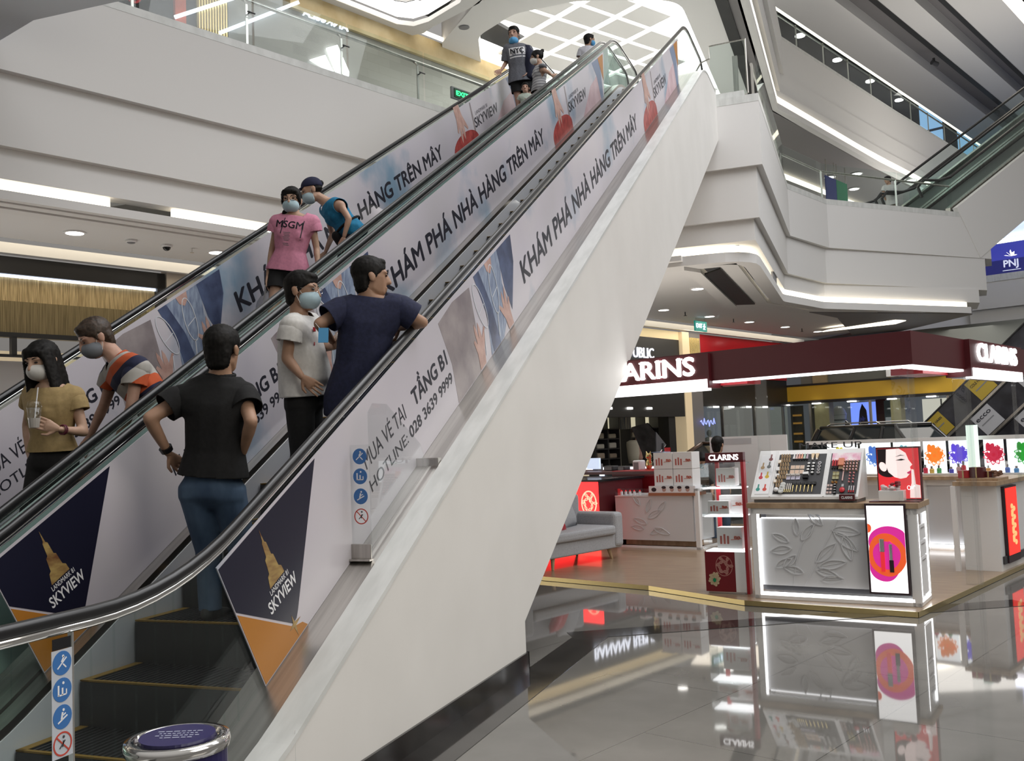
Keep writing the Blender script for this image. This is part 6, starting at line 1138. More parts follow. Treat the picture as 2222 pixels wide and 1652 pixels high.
# ---------------------------------------------------------------- people: joints in metres in the place
PJ = {
 'polo': dict(head=(-3.314,4.401,2.177), neck=(-3.337,4.403,2.032), shl=(-3.538,4.336,1.928), shr=(-3.223,4.452,1.930), ell=(-3.636,4.180,1.814), elr=(-3.119,4.373,1.774), wrl=(-3.631,4.324,1.618), wrr=(-3.245,4.466,1.607), hal=(-3.627,4.416,1.546), har=(-3.370,4.509,1.566), pelvis=(-3.415,4.417,1.412)),
 'white': dict(head=(-3.329,5.240,2.620), neck=(-3.361,5.240,2.456), shl=(-3.313,5.091,2.389), shr=(-3.404,5.438,2.450), ell=(-3.347,5.072,2.182), elr=(-3.334,5.475,2.289), wrl=(-3.243,5.076,2.061), wrr=(-3.146,5.311,2.262), hal=(-3.180,5.103,2.002), har=(-3.085,5.289,2.285), pelvis=(-3.359,5.277,1.931)),
 'navy': dict(head=(-2.845,5.265,2.665), neck=(-2.858,5.269,2.539), shl=(-2.989,5.203,2.484), shr=(-2.712,5.326,2.487), ell=(-3.104,5.062,2.378), elr=(-2.578,5.436,2.383), wrl=(-3.155,5.305,2.292), wrr=(-2.783,5.522,2.373), hal=(-3.149,5.389,2.341), har=(-2.868,5.535,2.351), pelvis=(-2.969,5.272,1.910)),
 'tan': dict(head=(-4.738,4.516,2.218), neck=(-4.705,4.539,2.066), shl=(-4.901,4.597,2.039), shr=(-4.570,4.593,2.004), ell=(-5.017,4.654,1.833), elr=(-4.509,4.610,1.774), wrl=(-4.894,4.552,1.655), wrr=(-4.509,4.416,1.791), hal=(-4.839,4.521,1.611), har=(-4.553,4.356,1.820), pelvis=(-4.714,4.568,1.606)),
 'stripe': dict(head=(-4.720,4.937,2.398), neck=(-4.587,4.996,2.249), shl=(-4.750,5.122,2.194), shr=(-4.381,4.926,2.189), ell=(-4.860,5.151,1.969), elr=(-4.388,4.879,1.915), wrl=(-4.945,5.112,1.768), wrr=(-4.517,4.899,1.723), hal=(-4.979,5.104,1.698), har=(-4.567,4.884,1.666), pelvis=(-4.313,5.124,1.864)),
 'pink': dict(head=(-4.806,7.427,3.893), neck=(-4.786,7.443,3.761), shl=(-4.936,7.392,3.708), shr=(-4.643,7.500,3.696), ell=(-5.021,7.411,3.452), elr=(-4.634,7.553,3.456), wrl=(-5.024,7.341,3.214), wrr=(-4.590,7.496,3.271), hal=(-5.025,7.325,3.127), har=(-4.577,7.486,3.184), pelvis=(-4.876,7.446,3.258)),
 'blue': dict(head=(-4.938,7.991,4.138), neck=(-4.797,8.051,4.020), shl=(-4.909,8.183,3.994), shr=(-4.618,7.972,3.957), ell=(-4.875,8.254,3.757), elr=(-4.517,7.955,3.806), wrl=(-4.903,8.151,3.556), wrr=(-4.573,7.947,3.632), hal=(-4.934,8.123,3.499), har=(-4.594,7.944,3.567), pelvis=(-4.598,8.145,3.727)),
 'nyc': dict(head=(-5.222,14.997,8.553), neck=(-5.196,15.019,8.371), shl=(-5.333,14.973,8.314), shr=(-5.010,15.094,8.284), ell=(-5.393,15.020,8.100), elr=(-4.994,15.167,8.083), wrl=(-5.424,14.861,7.919), wrr=(-5.001,15.019,7.869), hal=(-5.470,14.825,7.882), har=(-5.043,14.988,7.801), pelvis=(-5.158,15.075,7.788)),
 'bun': dict(head=(-4.669,14.502,7.857), neck=(-4.627,14.526,7.727), shl=(-4.710,14.655,7.734), shr=(-4.549,14.423,7.630), ell=(-4.716,14.609,7.602), elr=(-4.443,14.373,7.532), wrl=(-4.708,14.517,7.437), wrr=(-4.410,14.409,7.493), hal=(-4.718,14.516,7.392), har=(-4.374,14.444,7.492), pelvis=(-4.662,14.538,7.375)),
 'child': dict(head=(-4.812,14.275,7.295), neck=(-4.804,14.284,7.206), shl=(-4.890,14.256,7.165), shr=(-4.737,14.312,7.158), ell=(-4.949,14.295,7.051), elr=(-4.732,14.376,7.041), wrl=(-4.885,14.169,6.909), wrr=(-4.723,14.167,7.017), hal=(-4.874,14.176,6.864), har=(-4.755,14.130,7.071), pelvis=(-4.824,14.301,6.865)),
 'top': dict(head=(-4.810,18.482,9.734), neck=(-4.862,18.472,9.605), shl=(-4.972,18.437,9.535), shr=(-4.725,18.527,9.533), ell=(-5.041,18.430,9.274), elr=(-4.697,18.557,9.260), wrl=(-5.036,18.446,9.067), wrr=(-4.736,18.557,9.055), hal=(-5.032,18.454,8.973), har=(-4.751,18.558,8.961), pelvis=(-4.891,18.506,8.967)),
 'staff': dict(head=(-2.305,14.339,1.231), neck=(-2.390,14.317,1.098), shl=(-2.484,14.287,1.033), shr=(-2.294,14.464,1.034), ell=(-2.536,14.283,0.817), elr=(-2.207,14.507,0.865), wrl=(-2.382,14.135,0.688), wrr=(-2.162,14.160,0.729), hal=(-2.274,14.123,0.660), har=(-2.094,14.134,0.696), pelvis=(-2.472,14.330,0.485)),
 'shopper': dict(head=(-2.117,14.713,1.451), neck=(-2.139,14.715,1.298), shl=(-2.300,14.660,1.249), shr=(-1.985,14.776,1.236), ell=(-2.353,14.657,1.014), elr=(-1.960,14.802,0.997), wrl=(-2.353,14.672,0.804), wrr=(-1.986,14.807,0.788), hal=(-2.351,14.678,0.720), har=(-1.997,14.809,0.705), pelvis=(-2.174,14.744,0.713)),
 'gallery': dict(head=(1.144,32.952,9.632), neck=(1.176,32.976,9.466), shl=(1.032,32.927,9.398), shr=(1.355,33.046,9.399), ell=(0.976,32.922,9.176), elr=(1.398,33.077,9.188), wrl=(1.050,32.962,8.994), wrr=(1.247,33.033,9.015), hal=(1.102,32.986,8.932), har=(1.159,33.006,8.944), pelvis=(1.242,33.038,8.926)),
 'stepper': dict(head=(4.536,36.654,12.659), neck=(4.519,36.668,12.385), shl=(4.332,36.605,12.296), shr=(4.695,36.739,12.281), ell=(4.282,36.609,11.975), elr=(4.706,36.766,11.957), wrl=(4.265,36.623,11.685), wrr=(4.689,36.780,11.667), hal=(4.257,36.629,11.557), har=(4.681,36.786,11.539), pelvis=(4.468,36.708,11.532)),
}
def hull(bm, ells, n=10):
    t = bmesh.new()
    for c, r, b_ in ells:
        r = (r,)*3 if isinstance(r, (int, float)) else r
        c = V(c); bb = b_ or (V((1,0,0)), V((0,1,0)), V((0,0,1)))
        for i in range(n//2+1):
            ph = math.pi*i/(n//2)-math.pi/2
            for j in range(1 if i in (0, n//2) else n):
                a = 2*math.pi*j/n; x, y, z = math.cos(ph)*math.cos(a)*r[0], math.cos(ph)*math.sin(a)*r[1], math.sin(ph)*r[2]
                t.verts.new(c+bb[0]*x+bb[1]*y+bb[2]*z)
    res = bmesh.ops.convex_hull(t, input=t.verts[:]); bad = [g for g in set(res['geom_interior']+res['geom_unused']) if isinstance(g, bmesh.types.BMVert)]
    bmesh.ops.delete(t, geom=bad, context='VERTS')
    me = bpy.data.meshes.new('t'); t.to_mesh(me); t.free(); bm.from_mesh(me); bpy.data.meshes.remove(me)
def cap(bm, p, q_, r0, r1=None): hull(bm, [(p, r0, None), (q_, r0 if r1 is None else r1, None)], 10)
def voxel(bm, size, it=5):
    me = bpy.data.meshes.new('t'); bm.to_mesh(me); bm.free(); o = bpy.data.objects.new('t', me); COL.objects.link(o)
    r_ = o.modifiers.new('r', 'REMESH'); r_.mode = 'VOXEL'; r_.voxel_size = size
    s_ = o.modifiers.new('s', 'SMOOTH'); s_.factor = .5; s_.iterations = it
    dg = bpy.context.evaluated_depsgraph_get(); out = bpy.data.meshes.new_from_object(o.evaluated_get(dg)); bpy.data.objects.remove(o); bpy.data.meshes.remove(me)
    b_ = bmesh.new(); b_.from_mesh(out); bpy.data.meshes.remove(out); return b_
def cut(bm, co, no, filt=None):
    """remove what lies beyond the plane, for the faces the filter picks: a clean hem"""
    fs = [f for f in bm.faces if filt is None or filt(f.calc_center_median())]
    if not fs: return bm
    g = set(fs)
    for f in fs: g.update(f.edges); g.update(f.verts)
    bmesh.ops.bisect_plane(bm, geom=list(g), plane_co=co, plane_no=no, dist=1e-5)
    no = V(no); co = V(co)
    kill = [f for f in bm.faces if (f.calc_center_median()-co).dot(no) > 0 and (filt is None or filt(f.calc_center_median()))]
    bmesh.ops.delete(bm, geom=kill, context='FACES'); return bm
def fin(bm, name, m_, parent, solid=0):
    me = bpy.data.meshes.new(name); bm.to_mesh(me); bm.free(); me.materials.append(m_)
    for p in me.polygons: p.use_smooth = True
    o = bpy.data.objects.new(name, me); COL.objects.link(o)
    if solid: s_ = o.modifiers.new('cloth', 'SOLIDIFY'); s_.thickness = solid; s_.offset = 1
    if parent: par(o, parent)
    return o
def basis(az, pit=0, roll=0):
    a, p = R(az), R(pit); f = V((math.cos(a)*math.cos(p), math.sin(a)*math.cos(p), math.sin(p))); r_ = V((math.sin(a), -math.cos(a), 0)); u = r_.cross(f)
    if roll: c, s_ = math.cos(R(roll)), math.sin(R(roll)); r_, u = r_*c+u*s_, u*c-r_*s_
    return r_, f, u
def hand(bm, w_, h_, side, back, sc, curl=.35):
    d = (h_-w_).normalized(); s_ = (side-d*side.dot(d)).normalized(); n = d.cross(s_)
    if n.dot(back) < 0: n = -n
    pc = w_+d*.05*sc
    hull(bm, [(w_+d*.012*sc, (.021*sc, .025*sc, .016*sc), (d, s_, n)), (pc+d*.022*sc, (.02*sc, .041*sc, .014*sc), (d, s_, n))], 8)
    kn = w_+d*.085*sc
    for i, (L_, off) in enumerate(((.066, -.033), (.076, -.011), (.070, .011), (.054, .032))):
        a = kn+s_*off*sc; dirn = (d+s_*off*2.2).normalized(); c1 = (dirn-n*curl*.5*(1+.15*i)).normalized(); c2 = (dirn-n*curl*1.6*(1+.12*i)).normalized()
        b_ = a+c1*L_*.52*sc; e_ = b_+c2*L_*.48*sc; cap(bm, a-dirn*.02*sc, b_, .0088*sc, .0080*sc); cap(bm, b_, e_, .0080*sc, .0066*sc)
    a = w_+d*.028*sc-s_*.03*sc; b_ = a+(d*.7-s_*.75).normalized()*.034*sc; e_ = b_+(d*.9-s_*.25-n*.2).normalized()*.03*sc
    cap(bm, w_+d*.02*sc-s_*.012*sc, a, .013*sc, .0115*sc); cap(bm, a, b_, .0112*sc, .0098*sc); cap(bm, b_, e_, .0098*sc, .0078*sc)
SKIN = {}
def skinmat(k):
    if k not in SKIN: c = {'l': ((.46,.29,.20), (.52,.33,.24)), 'm': ((.36,.21,.135), (.41,.245,.165)), 'w': ((.45,.26,.19), (.53,.33,.25))}[k]; SKIN[k] = noise_mat('skin_'+{'l': 'light', 'm': 'tan', 'w': 'fair'}[k], c[0], c[1], 12, .5)
    return SKIN[k]
M['hair'] = noise_mat('black_hair', (.004, .0036, .0034), (.011, .0095, .0085), 60, .6, stretch=(1, 1, .15), spec=.25); M['brownhair'] = noise_mat('dark_brown_hair', (.025, .016, .010), (.06, .038, .025), 60, .5)
M['eye'] = mat('dark_eye', (.02, .012, .01), .2); M['mask_blue'] = mat('pale_blue_mask', (.42, .56, .62), .75); M['mask_white'] = mat('white_mask', (.66, .65, .62), .7); M['mask_grey'] = mat('grey_mask', (.20, .22, .25), .8); M['mask_sky'] = mat('sky_blue_mask', (.10, .36, .66), .7)
def cloth(name, c, k=1.2, bump=.12, scale=45): return noise_mat(name, c, tuple(min(1, x*k) for x in c), scale, .85, bump=bump)
PEOPLE = {}
def person(key, label, foot, az, head_az, pit=0, roll=0, sc=1.0, skin='m', belly=0, hair='short', hairm='hair', mask=None, shirt=None, pants=None, group=None, hip_h=None, curl=.35, brow=True, fem=False, lean=None, shoulder=0):
    """shirt: (material, sleeve fraction, hem above pelvis, tuck); pants: (material, 'long' or thigh fraction)"""
    J = {k: V(v) for k, v in PJ[key].items()}
    foot = V(foot); rt, fw, _ = basis(az); pel = J['pelvis'].copy()
    root = thing('person', foot, label, 'person', group)
    up = (J['neck']-pel).normalized(); lat = (J['shr']-J['shl']); lat = (lat-up*lat.dot(up)).normalized(); ff = up.cross(lat)
    if ff.dot(fw) < 0: ff = -ff
    B = (lat, ff, up); sk = skinmat(skin)
    pel2 = V((pel.x, pel.y, max(pel.z, foot.z+.5*sc)))
    wst = pel+(J['neck']-pel)*.34; chs = pel+(J['neck']-pel)*.70; shd = pel+(J['neck']-pel)*.90
    sw = (J['shr']-J['shl']).length*.5
    hw = .150*sc if not fem else .155*sc; ww = (.138 if not fem else .115)*sc; cw = min(.165*sc, sw*.95)
    hipr = [pel-V((0, 0, .02))+s_*lat*.085*sc*V((1, 1, 0)).length/1.414 for s_ in (-1, 1)]
    flat_lat = V((lat.x, lat.y, 0)).normalized()
    ank = [V((foot.x, foot.y, foot.z+.075*sc))+flat_lat*s_*.095*sc for s_ in (-1, 1)]
    kne = [(h+a)/2+fw*.05*sc+V((0, 0, .01)) for h, a in zip(hipr, ank)]
    def torso(bm, t):
        hull(bm, [(pel, ((hw+t), (.105*sc+t), .10*sc+t), B), (wst, (ww+t, .095*sc+t+belly*.5, .10*sc), B)])
        hull(bm, [(wst, (ww+t, .095*sc+t+belly*.5, .08*sc), B), (chs, (cw+t, .112*sc+t, .11*sc), B)])
        hull(bm, [(chs, (cw+t, .112*sc+t, .10*sc), B), (shd, (cw*.75+t, .075*sc+t, .05*sc), B), (J['shl']-up*.01, .052*sc+t, None), (J['shr']-up*.01, .052*sc+t, None)])
        hull(bm, [(shd, (cw*.62+t, .075*sc+t, .05*sc), B), (J['neck']+up*.012, (.060*sc+t*.6, .060*sc+t*.6, .03*sc), B), (J['shl'].lerp(J['neck'], .35), .045*sc+t*.7, None), (J['shr'].lerp(J['neck'], .35), .045*sc+t*.7, None)])
        if belly: hull(bm, [(wst+ff*belly*.9-up*.02, (.12*sc+t, .095*sc+t, .12*sc), B), (chs+ff*belly*.2, (.13*sc+t, .10*sc+t, .06*sc), B)])
        if fem:
            for s_ in (-1, 1): hull(bm, [(chs+ff*.062*sc+lat*s_*.055*sc-up*.035, (.062*sc+t*.8, .055*sc+t*.6, .06*sc+t*.8), B), (chs+up*.03, (.10*sc, .08*sc, .06*sc), B), (wst+up*.03, (.07*sc, .06*sc, .03*sc), B)])
    # --- body
    bm = bmesh.new(); torso(bm, 0)
    for s_ in 'lr':
        sh, el, wr = J['sh'+s_], J['el'+s_], J['wr'+s_]
        cap(bm, sh-up*.012, el, (.047 if not fem else .041)*sc, (.037 if not fem else .033)*sc); cap(bm, el, el+(wr-el)*.35, .037*sc if not fem else .033*sc, .037*sc if not fem else .032*sc); cap(bm, el+(wr-el)*.35, wr, .036*sc if not fem else .031*sc, .024*sc if not fem else .021*sc)
    for h, k, a in zip(hipr, kne, ank):
        cap(bm, h, k, .080*sc, .053*sc); cap(bm, k, k+(a-k)*.35, .053*sc, .052*sc); cap(bm, k+(a-k)*.35, a, .051*sc, .036*sc)
    hc = J['head']; hr_, hf, hu = basis(head_az, pit, roll); HB = (hr_, hf, hu); k = (sc if sc > .75 else sc*1.18)*1.13
    hp = lambda x, y, z: hc+(hr_*x+hf*y+hu*z)*k
    hull(bm, [(J['neck']-up*.05, (.066 if not fem else .054)*sc, None), (hp(0, -.022, -.05), (.058 if not fem else .048)*sc, None)])
    b1 = voxel(bm, .0115*max(sc, .6), 6)
    # head
    bm = bmesh.new(); E_ = lambda x, y, z, rx, ry, rz: (hp(x, y, z), (rx*k, ry*k, rz*k), HB)
    hull(bm, [E_(0, -.012, .035, .074, .090, .080), E_(0, .028, .02, .066, .062, .07)])
    hull(bm, [E_(0, .025, .015, .066, .066, .05), E_(0, .040, -.075, .040, .042, .034), E_(0, .0, -.05, .058, .05, .04)])
    hull(bm, [E_(0, .086, .012, .008, .010, .02), E_(0, .104, -.024, .014, .014, .012), E_(0, .078, -.026, .018, .016, .012)])
    for s_ in (-1, 1):
        hull(bm, [E_(s_*.074, -.008, -.005, .010, .020, .030), E_(s_*.078, -.016, .006, .008, .016, .018)])
        hull(bm, [E_(s_*.030, .076, .028, .022, .012, .008), E_(s_*.045, .062, .028, .012, .012, .008)])
    hull(bm, [E_(0, .082, -.055, .024, .010, .006)]); hull(bm, [E_(0, .080, -.067, .020, .010, .007)])
    hull(bm, [E_(0, -.02, -.05, .048, .050, .03), (J['neck'], (.060 if not fem else .050)*sc, None)])
    b2 = voxel(bm, .0062*k, 3)
    for bb in [b2]:
        t = bpy.data.meshes.new('t'); bb.to_mesh(t); bb.free(); b1.from_mesh(t); bpy.data.meshes.remove(t)
    for s_ in 'lr':
        bm = bmesh.new(); w_, h_ = J['wr'+s_], J['ha'+s_]
        side = up if abs((h_-w_).normalized().dot(up)) < .7 else ff
        bk = (J['sh'+s_]+J['el'+s_])*.5-pel
        bk = J['el'+s_]-(J['shl']+J['shr'])*.5
        hand(bm, w_, h_, -side if s_ == 'l' and False else side, bk, sc, curl); hb = voxel(bm, .0046*max(sc, .6), 2)
        t = bpy.data.meshes.new('t'); hb.to_mesh(t); hb.free(); b1.from_mesh(t); bpy.data.meshes.remove(t)
    body = fin(b1, 'body', sk, root)
    # eyes, brows
    for s_ in (-1, 1):
        e_ = MB(); e_.ell((0, 0, 0), (.0125*k, .006*k, .0055*k), Matrix((hr_, hf, hu)).transposed().to_4x4()); bmesh.ops.translate(e_.bm, verts=e_.bm.verts[:], vec=hp(s_*.031, .080, .010)); e_.build('eye', M['eye'], body, smooth=True)
        if brow: MB().tube([hp(s_*.014, .085, .031), hp(s_*.032, .083, .036), hp(s_*.052, .066, .031)], [.0026*k, .0032*k, .0015*k], 6).build('eyebrow', M[hairm], body)
    # hair
    def hcut(bm, f0, u0, f1, u1):            # keep above the line (f0,u0)-(f1,u1) in the head's side view
        a = hp(0, f0, u0); d = (hp(0, f1, u1)-a); n = hr_.cross(d).normalized()
        if n.dot(hu) > 0: n = -n
        g = bm.verts[:]+bm.edges[:]+bm.faces[:]; bmesh.ops.bisect_plane(bm, geom=g, plane_co=a, plane_no=n, clear_outer=True)
        r_ = bmesh.ops.convex_hull(bm, input=bm.verts[:]); return bm
    hm = M[hairm]
    bm = bmesh.new(); hull(bm, [E_(0, -.014, .042, .083, .100, .086)], 28)
    if hair == 'cap': hcut(bm, .10, .055, -.1, .01)
    elif hair in ('long', 'tail', 'bun'): hcut(bm, .10, .050, -.10, -.06)
    elif hair == 'thick': hcut(bm, .095, .058, -.09, -.085)
    else: hcut(bm, .095, .062, -.085, -.070)
    if hair != 'cap':
        b3 = bmesh.new(); t = bpy.data.meshes.new('t'); bm.to_mesh(t); bm.free(); b3.from_mesh(t); bpy.data.meshes.remove(t)
        for s_ in (-1, 1):
            if hair in ('short', 'thick'): hull(b3, [E_(s_*.070, .012, .03, .010, .018, .03), E_(s_*.071, .012, -.005, .006, .008, .012)])
            if hair in ('long', 'tail', 'bun'): hull(b3, [E_(s_*.060, .045, .045, .016, .030, .03), E_(s_*.076, .022, -.005, .008, .014, .03)])
        if hair == 'long':
            hull(b3, [E_(0, -.045, .03, .084, .062, .07), E_(0, -.06, -.12, .095, .045, .06), E_(0, -.055, -.235, .100, .035, .03)], 14)
            for s_ in (-1, 1): hull(b3, [E_(s_*.068, .020, .05, .018, .050, .04), E_(s_*.086, .030, -.10, .020, .040, .05), E_(s_*.098, .025, -.26, .030, .045, .03)], 12)
        if hair == 'tail':
            hull(b3, [E_(0, -.05, -.02, .075, .05, .05), E_(.05, -.045, -.10, .03, .03, .03)]); hull(b3, [E_(.07, -.03, -.09, .022, .022, .03), E_(.095, .01, -.17, .012, .012, .02)])
        if hair == 'bun': hull(b3, [E_(0, -.10, .10, .034, .034, .032)]); hull(b3, [E_(0, -.08, .075, .02, .02, .02), E_(0, -.10, .10, .02, .02, .02)])
        if hair in ('long', 'tail'): hull(b3, [E_(.02, .058, .075, .05, .03, .02), E_(.052, .066, .035, .016, .016, .02), E_(-.02, .068, .07, .05, .022, .018)])
        if hair in ('short', 'thick'): hull(b3, [E_(0, -.05, .0, .076, .052, .05), E_(0, -.050, -.060 if hair == 'short' else -.072, .060, .040, .030)]); hull(b3, [E_(0, .060, .088, .052, .026, .020), E_(0, -.02, .105, .06, .05, .018)])
        hb = voxel(b3, .0085*k, 3)
        nz = random.Random(hash(key) % 999)
        for v in hb.verts: v.co += v.normal*(nz.random()-.5)*.004*k
        fin(hb, 'hair', hm, body)
    else:
        fin(voxel(bm, .007*k, 3), 'cap', M['navycap'], body); b3 = bmesh.new(); hull(b3, [E_(0, -.03, .01, .078, .075, .05)]); hull(b3, [E_(0, -.10, .045, .030, .030, .030)]); fin(voxel(b3, .008*k, 3), 'hair', hm, body)
        b3 = bmesh.new(); hull(b3, [E_(0, .06, .055, .06, .03, .006), E_(0, .14, .035, .045, .02, .004)]); fin(voxel(b3, .006*k, 2), 'cap_brim', M['navycap'], body)
    if mask:
        mm, dz = mask; bm = bmesh.new(); hull(bm, [E_(0, .038, -.045+dz, .066, .068, .055), E_(0, .085, -.035+dz, .020, .026, .035)], 24)
        for co, no in ((hp(0, .012, 0), -hf), (hp(0, 0, -.010+dz), (hu*.85+hf*-.5).normalized())):
            bmesh.ops.bisect_plane(bm, geom=bm.verts[:]+bm.edges[:]+bm.faces[:], plane_co=co, plane_no=no, clear_outer=True)
        bmesh.ops.convex_hull(bm, input=bm.verts[:]); bm = voxel(bm, .0055*k, 3)
        for v in bm.verts: v.co += v.normal*.0035*k
        mk = fin(bm, 'face_mask', M[mm], body)
        for s_ in (-1, 1): MB().tube([hp(s_*.064, .03, -.02+dz), hp(s_*.078, .0, .02), hp(s_*.080, -.02, .01), hp(s_*.066, .02, -.07+dz)], .0018*k, 5).build('ear_loop', M['mask_white'], mk)
    # clothes
    out = {'root': root, 'body': body, 'J': J, 'B': B, 'HB': HB, 'hp': hp, 'wst': wst, 'chs': chs, 'hip': hipr, 'ff': ff, 'up': up, 'lat': lat}
    if shirt:
        m_, fr_, hem, loose = shirt; bm = bmesh.new(); torso(bm, loose)
        hull(bm, [(wst, (ww+loose, .095*sc+loose+belly*.5, .05), B), (pel-up*.10, (hw+loose+.020, .130*sc+loose, .06), B), (hipr[0], .104*sc+loose*.7, None), (hipr[1], .104*sc+loose*.7, None)])
        b_ = voxel(bm, .0105*sc, 6); cut(b_, pel+up*hem, -up)
        for s_ in 'lr':
            sh, el = J['sh'+s_], J['el'+s_]; d = (el-sh).normalized(); L_ = (el-sh).length; sg = -1 if s_ == 'l' else 1
            if fr_ > .05:
                bm = bmesh.new(); r0 = .052*sc+loose; r1 = (.050 if not fem else .046)*sc+loose
                hull(bm, [(sh-up*.030-lat*sg*.03, r0-.012, None), (sh+d*L_*.12-up*.004, r0-.004, None), (sh+d*L_*.25, r0, None)], 14); hull(bm, [(sh+d*L_*.2, r0, None), (sh+d*(L_*fr_+.08), r1, None)], 14)
                sb2 = voxel(bm, .0105*sc, 4); cut(sb2, sh+d*L_*fr_, d); t = bpy.data.meshes.new('t'); sb2.to_mesh(t); sb2.free(); b_.from_mesh(t); bpy.data.meshes.remove(t)
            else: cut(b_, sh+lat*sg*.004, (lat*sg*.9+d*.25).normalized(), lambda c: (c-sh).dot(lat)*sg > -.03 and (c-sh).length < .16*sc)
        cut(b_, J['neck']+up*(.004 if not fem else -.012)*sc, up, lambda c: (c-J['neck']).length < .12*sc)
        out['shirt'] = fin(b_, 'shirt', m_, root, .004)
    if pants:
        m_, kind = pants; bm = bmesh.new(); t = .014
        hull(bm, [(pel, (hw+t, .11*sc+t, .10*sc), B), (hipr[0], .088*sc+t, None), (hipr[1], .088*sc+t, None)])
        hull(bm, [(pel, (hw+t, .105*sc+t, .08*sc), B), (wst, (ww+t*1.0, .095*sc+t*.9+belly*.2, .05), B)])
        for h, kk, a in zip(hipr, kne, ank):
            f_ = 1 if kind == 'long' else kind
            cap(bm, h, h+(kk-h)*min(1, f_+.1), .088*sc+t*.6, (.062*sc if kind == 'long' else .082*sc)+t)
            if kind == 'long': cap(bm, kk, kk+(a-kk)*.4, .060*sc+t, .056*sc+t); cap(bm, kk+(a-kk)*.4, a-V((0, 0, .035)), .056*sc+t, .048*sc+t)
        b_ = voxel(bm, .0115*sc, 5); cut(b_, pel+up*.115*sc, up)
        for h, kk, a in zip(hipr, kne, ank):
            if kind != 'long': cut(b_, h+(kk-h)*kind, (kk-h).normalized(), lambda c: (c-h).dot(kk-h) > 0 and (c-h).dot(lat)*( (h-pel).dot(lat)) > -.02)
            else: cut(b_, a-V((0, 0, .02)), V((0, 0, -1)), lambda c: (c-a).length < .2)
        out['pants'] = fin(b_, 'trousers' if kind == 'long' else 'shorts', m_, root, .003)
    for i, a in enumerate(ank):
        bm = bmesh.new(); g = V((a.x, a.y, foot.z)); hull(bm, [(g-fw*.035*sc+V((0,0,.035)), (.036*sc, .036*sc, .034*sc), None), (g+fw*.06*sc+V((0,0,.032)), (.043*sc, .043*sc, .031*sc), None), (g+fw*.145*sc+V((0,0,.024)), (.034*sc, .034*sc, .023*sc), None)]); hull(bm, [(g-fw*.03*sc+V((0,0,.05)), .038*sc, None), (a+V((0,0,.01)), .040*sc, None)])
        fin(voxel(bm, .008, 2), 'shoe', M['dgrey'] if i == 0 and False else M['shoe'], root)
    PEOPLE[key] = out; return out
def onto(shirt, fr, mbs, name, m_, parent, lift=.004):
    """lay flat lettering on the cloth by dropping it along the frame's normal"""
    b_ = bmesh.new(); b_.from_mesh(shirt.data); bv = BVHTree.FromBMesh(b_); b_.free(); n = (fr.to_3x3() @ V((0, 0, 1)))
    bmesh.ops.subdivide_edges(mbs.bm, edges=[e for e in mbs.bm.edges if e.calc_length() > .03], cuts=6, use_grid_fill=True)
    for v in mbs.bm.verts:
        h = bv.ray_cast(v.co+n*.15, -n)
        if h[0] is not None: v.co = h[0]+n*(lift+.002)
    return mbs.build(name, m_, parent)
M['shoe'] = mat('dark_shoe', (.03, .03, .03), .5); M['navycap'] = cloth('navy_cap', (.012, .014, .04)); M['blackcloth'] = cloth('black_cloth', (.006, .006, .0065), 1.5)
M['jeans'] = noise_mat('blue_jeans', (.04, .07, .125), (.085, .135, .21), 7, .9, bump=.3, stretch=(1, 1, .5))
# men on the right escalator
p = person('polo', 'man seen from behind in black polo shirt and blue jeans, hands on his hips', (-3.36, 4.46, .693), 96, 97, 0, 0, 1.02, 'm', shirt=(M['blackcloth'], .52, .075, .030), pants=(M['jeans'], 'long'), hair='thick')
MB().tube([p['J']['neck']+(p['lat']*math.cos(t)*.074+p['ff']*math.sin(t)*.066)+p['up']*(.012+.008*math.sin(t)) for t in [2*math.pi*i/20 for i in range(21)]], .012, 8).build('collar', M['blackcloth'], p['shirt'])
MB().tube([p['J']['neck']+(p['lat']*math.cos(t)*.080+p['ff']*math.sin(t)*.072)+p['up']*(.000+.008*math.sin(t)) for t in [2*math.pi*i/20 for i in range(21)]], .003, 6).build('collar_stripe', M['grey'], p['shirt'])
w0, w1 = p['J']['wrl'], p['J']['ell']; d = (w0-w1).normalized(); MB().cyl(w0-d*.045, w0-d*.018, .037, .034, 16).build('wrist_watch', M['blackgloss'], p['body'])
p = person('white', 'man in white T-shirt and pale blue mask, hand on his belly, on the right escalator', (-3.42, 5.22, 1.155), 30, 8, -4, 0, 1.0, 'm', belly=.07, mask=('mask_blue', 0), shirt=(cloth('white_tee', (.60, .59, .57), 1.1), .50, .02, .028), pants=(M['blackcloth'], 'long'))
hp = p['hp']; g = MB()
for s_ in (-1, 1):
    for i in range(12):
        t = 2*math.pi*i/12; t2 = 2*math.pi*(i+1)/12; g.cyl(hp(s_*.034+.024*math.cos(t), .098, .010+.016*math.sin(t)), hp(s_*.034+.024*math.cos(t2), .098, .010+.016*math.sin(t2)), .0013, n=5)
    g.cyl(hp(s_*.058, .095, .014), hp(s_*.080, -.01, .012), .0013, n=5)
g.build('glasses', M['chrome'], p['body'])
sh = p['J']['shr']; fr = frame(p['chs']+p['ff']*.12-p['lat']*.10, p['lat'], p['up']); m = MB().box(.0, .05, .06, .085, 0, .002, fr).box(.0, .045, -.03, -.01, 0, .002, fr); m.build('red_print', M['red'], p['shirt'])
p2 = person('navy', 'man in navy T-shirt with his elbow on the right handrail, seen from behind', (-2.95, 5.46, 1.155), 88, 40, 0, 0, 1.0, 'm', belly=.03, shirt=(cloth('navy_tee', (.014, .017, .045), 1.4), .68, -.12, .036), pants=(M['jeans'], 'long'))
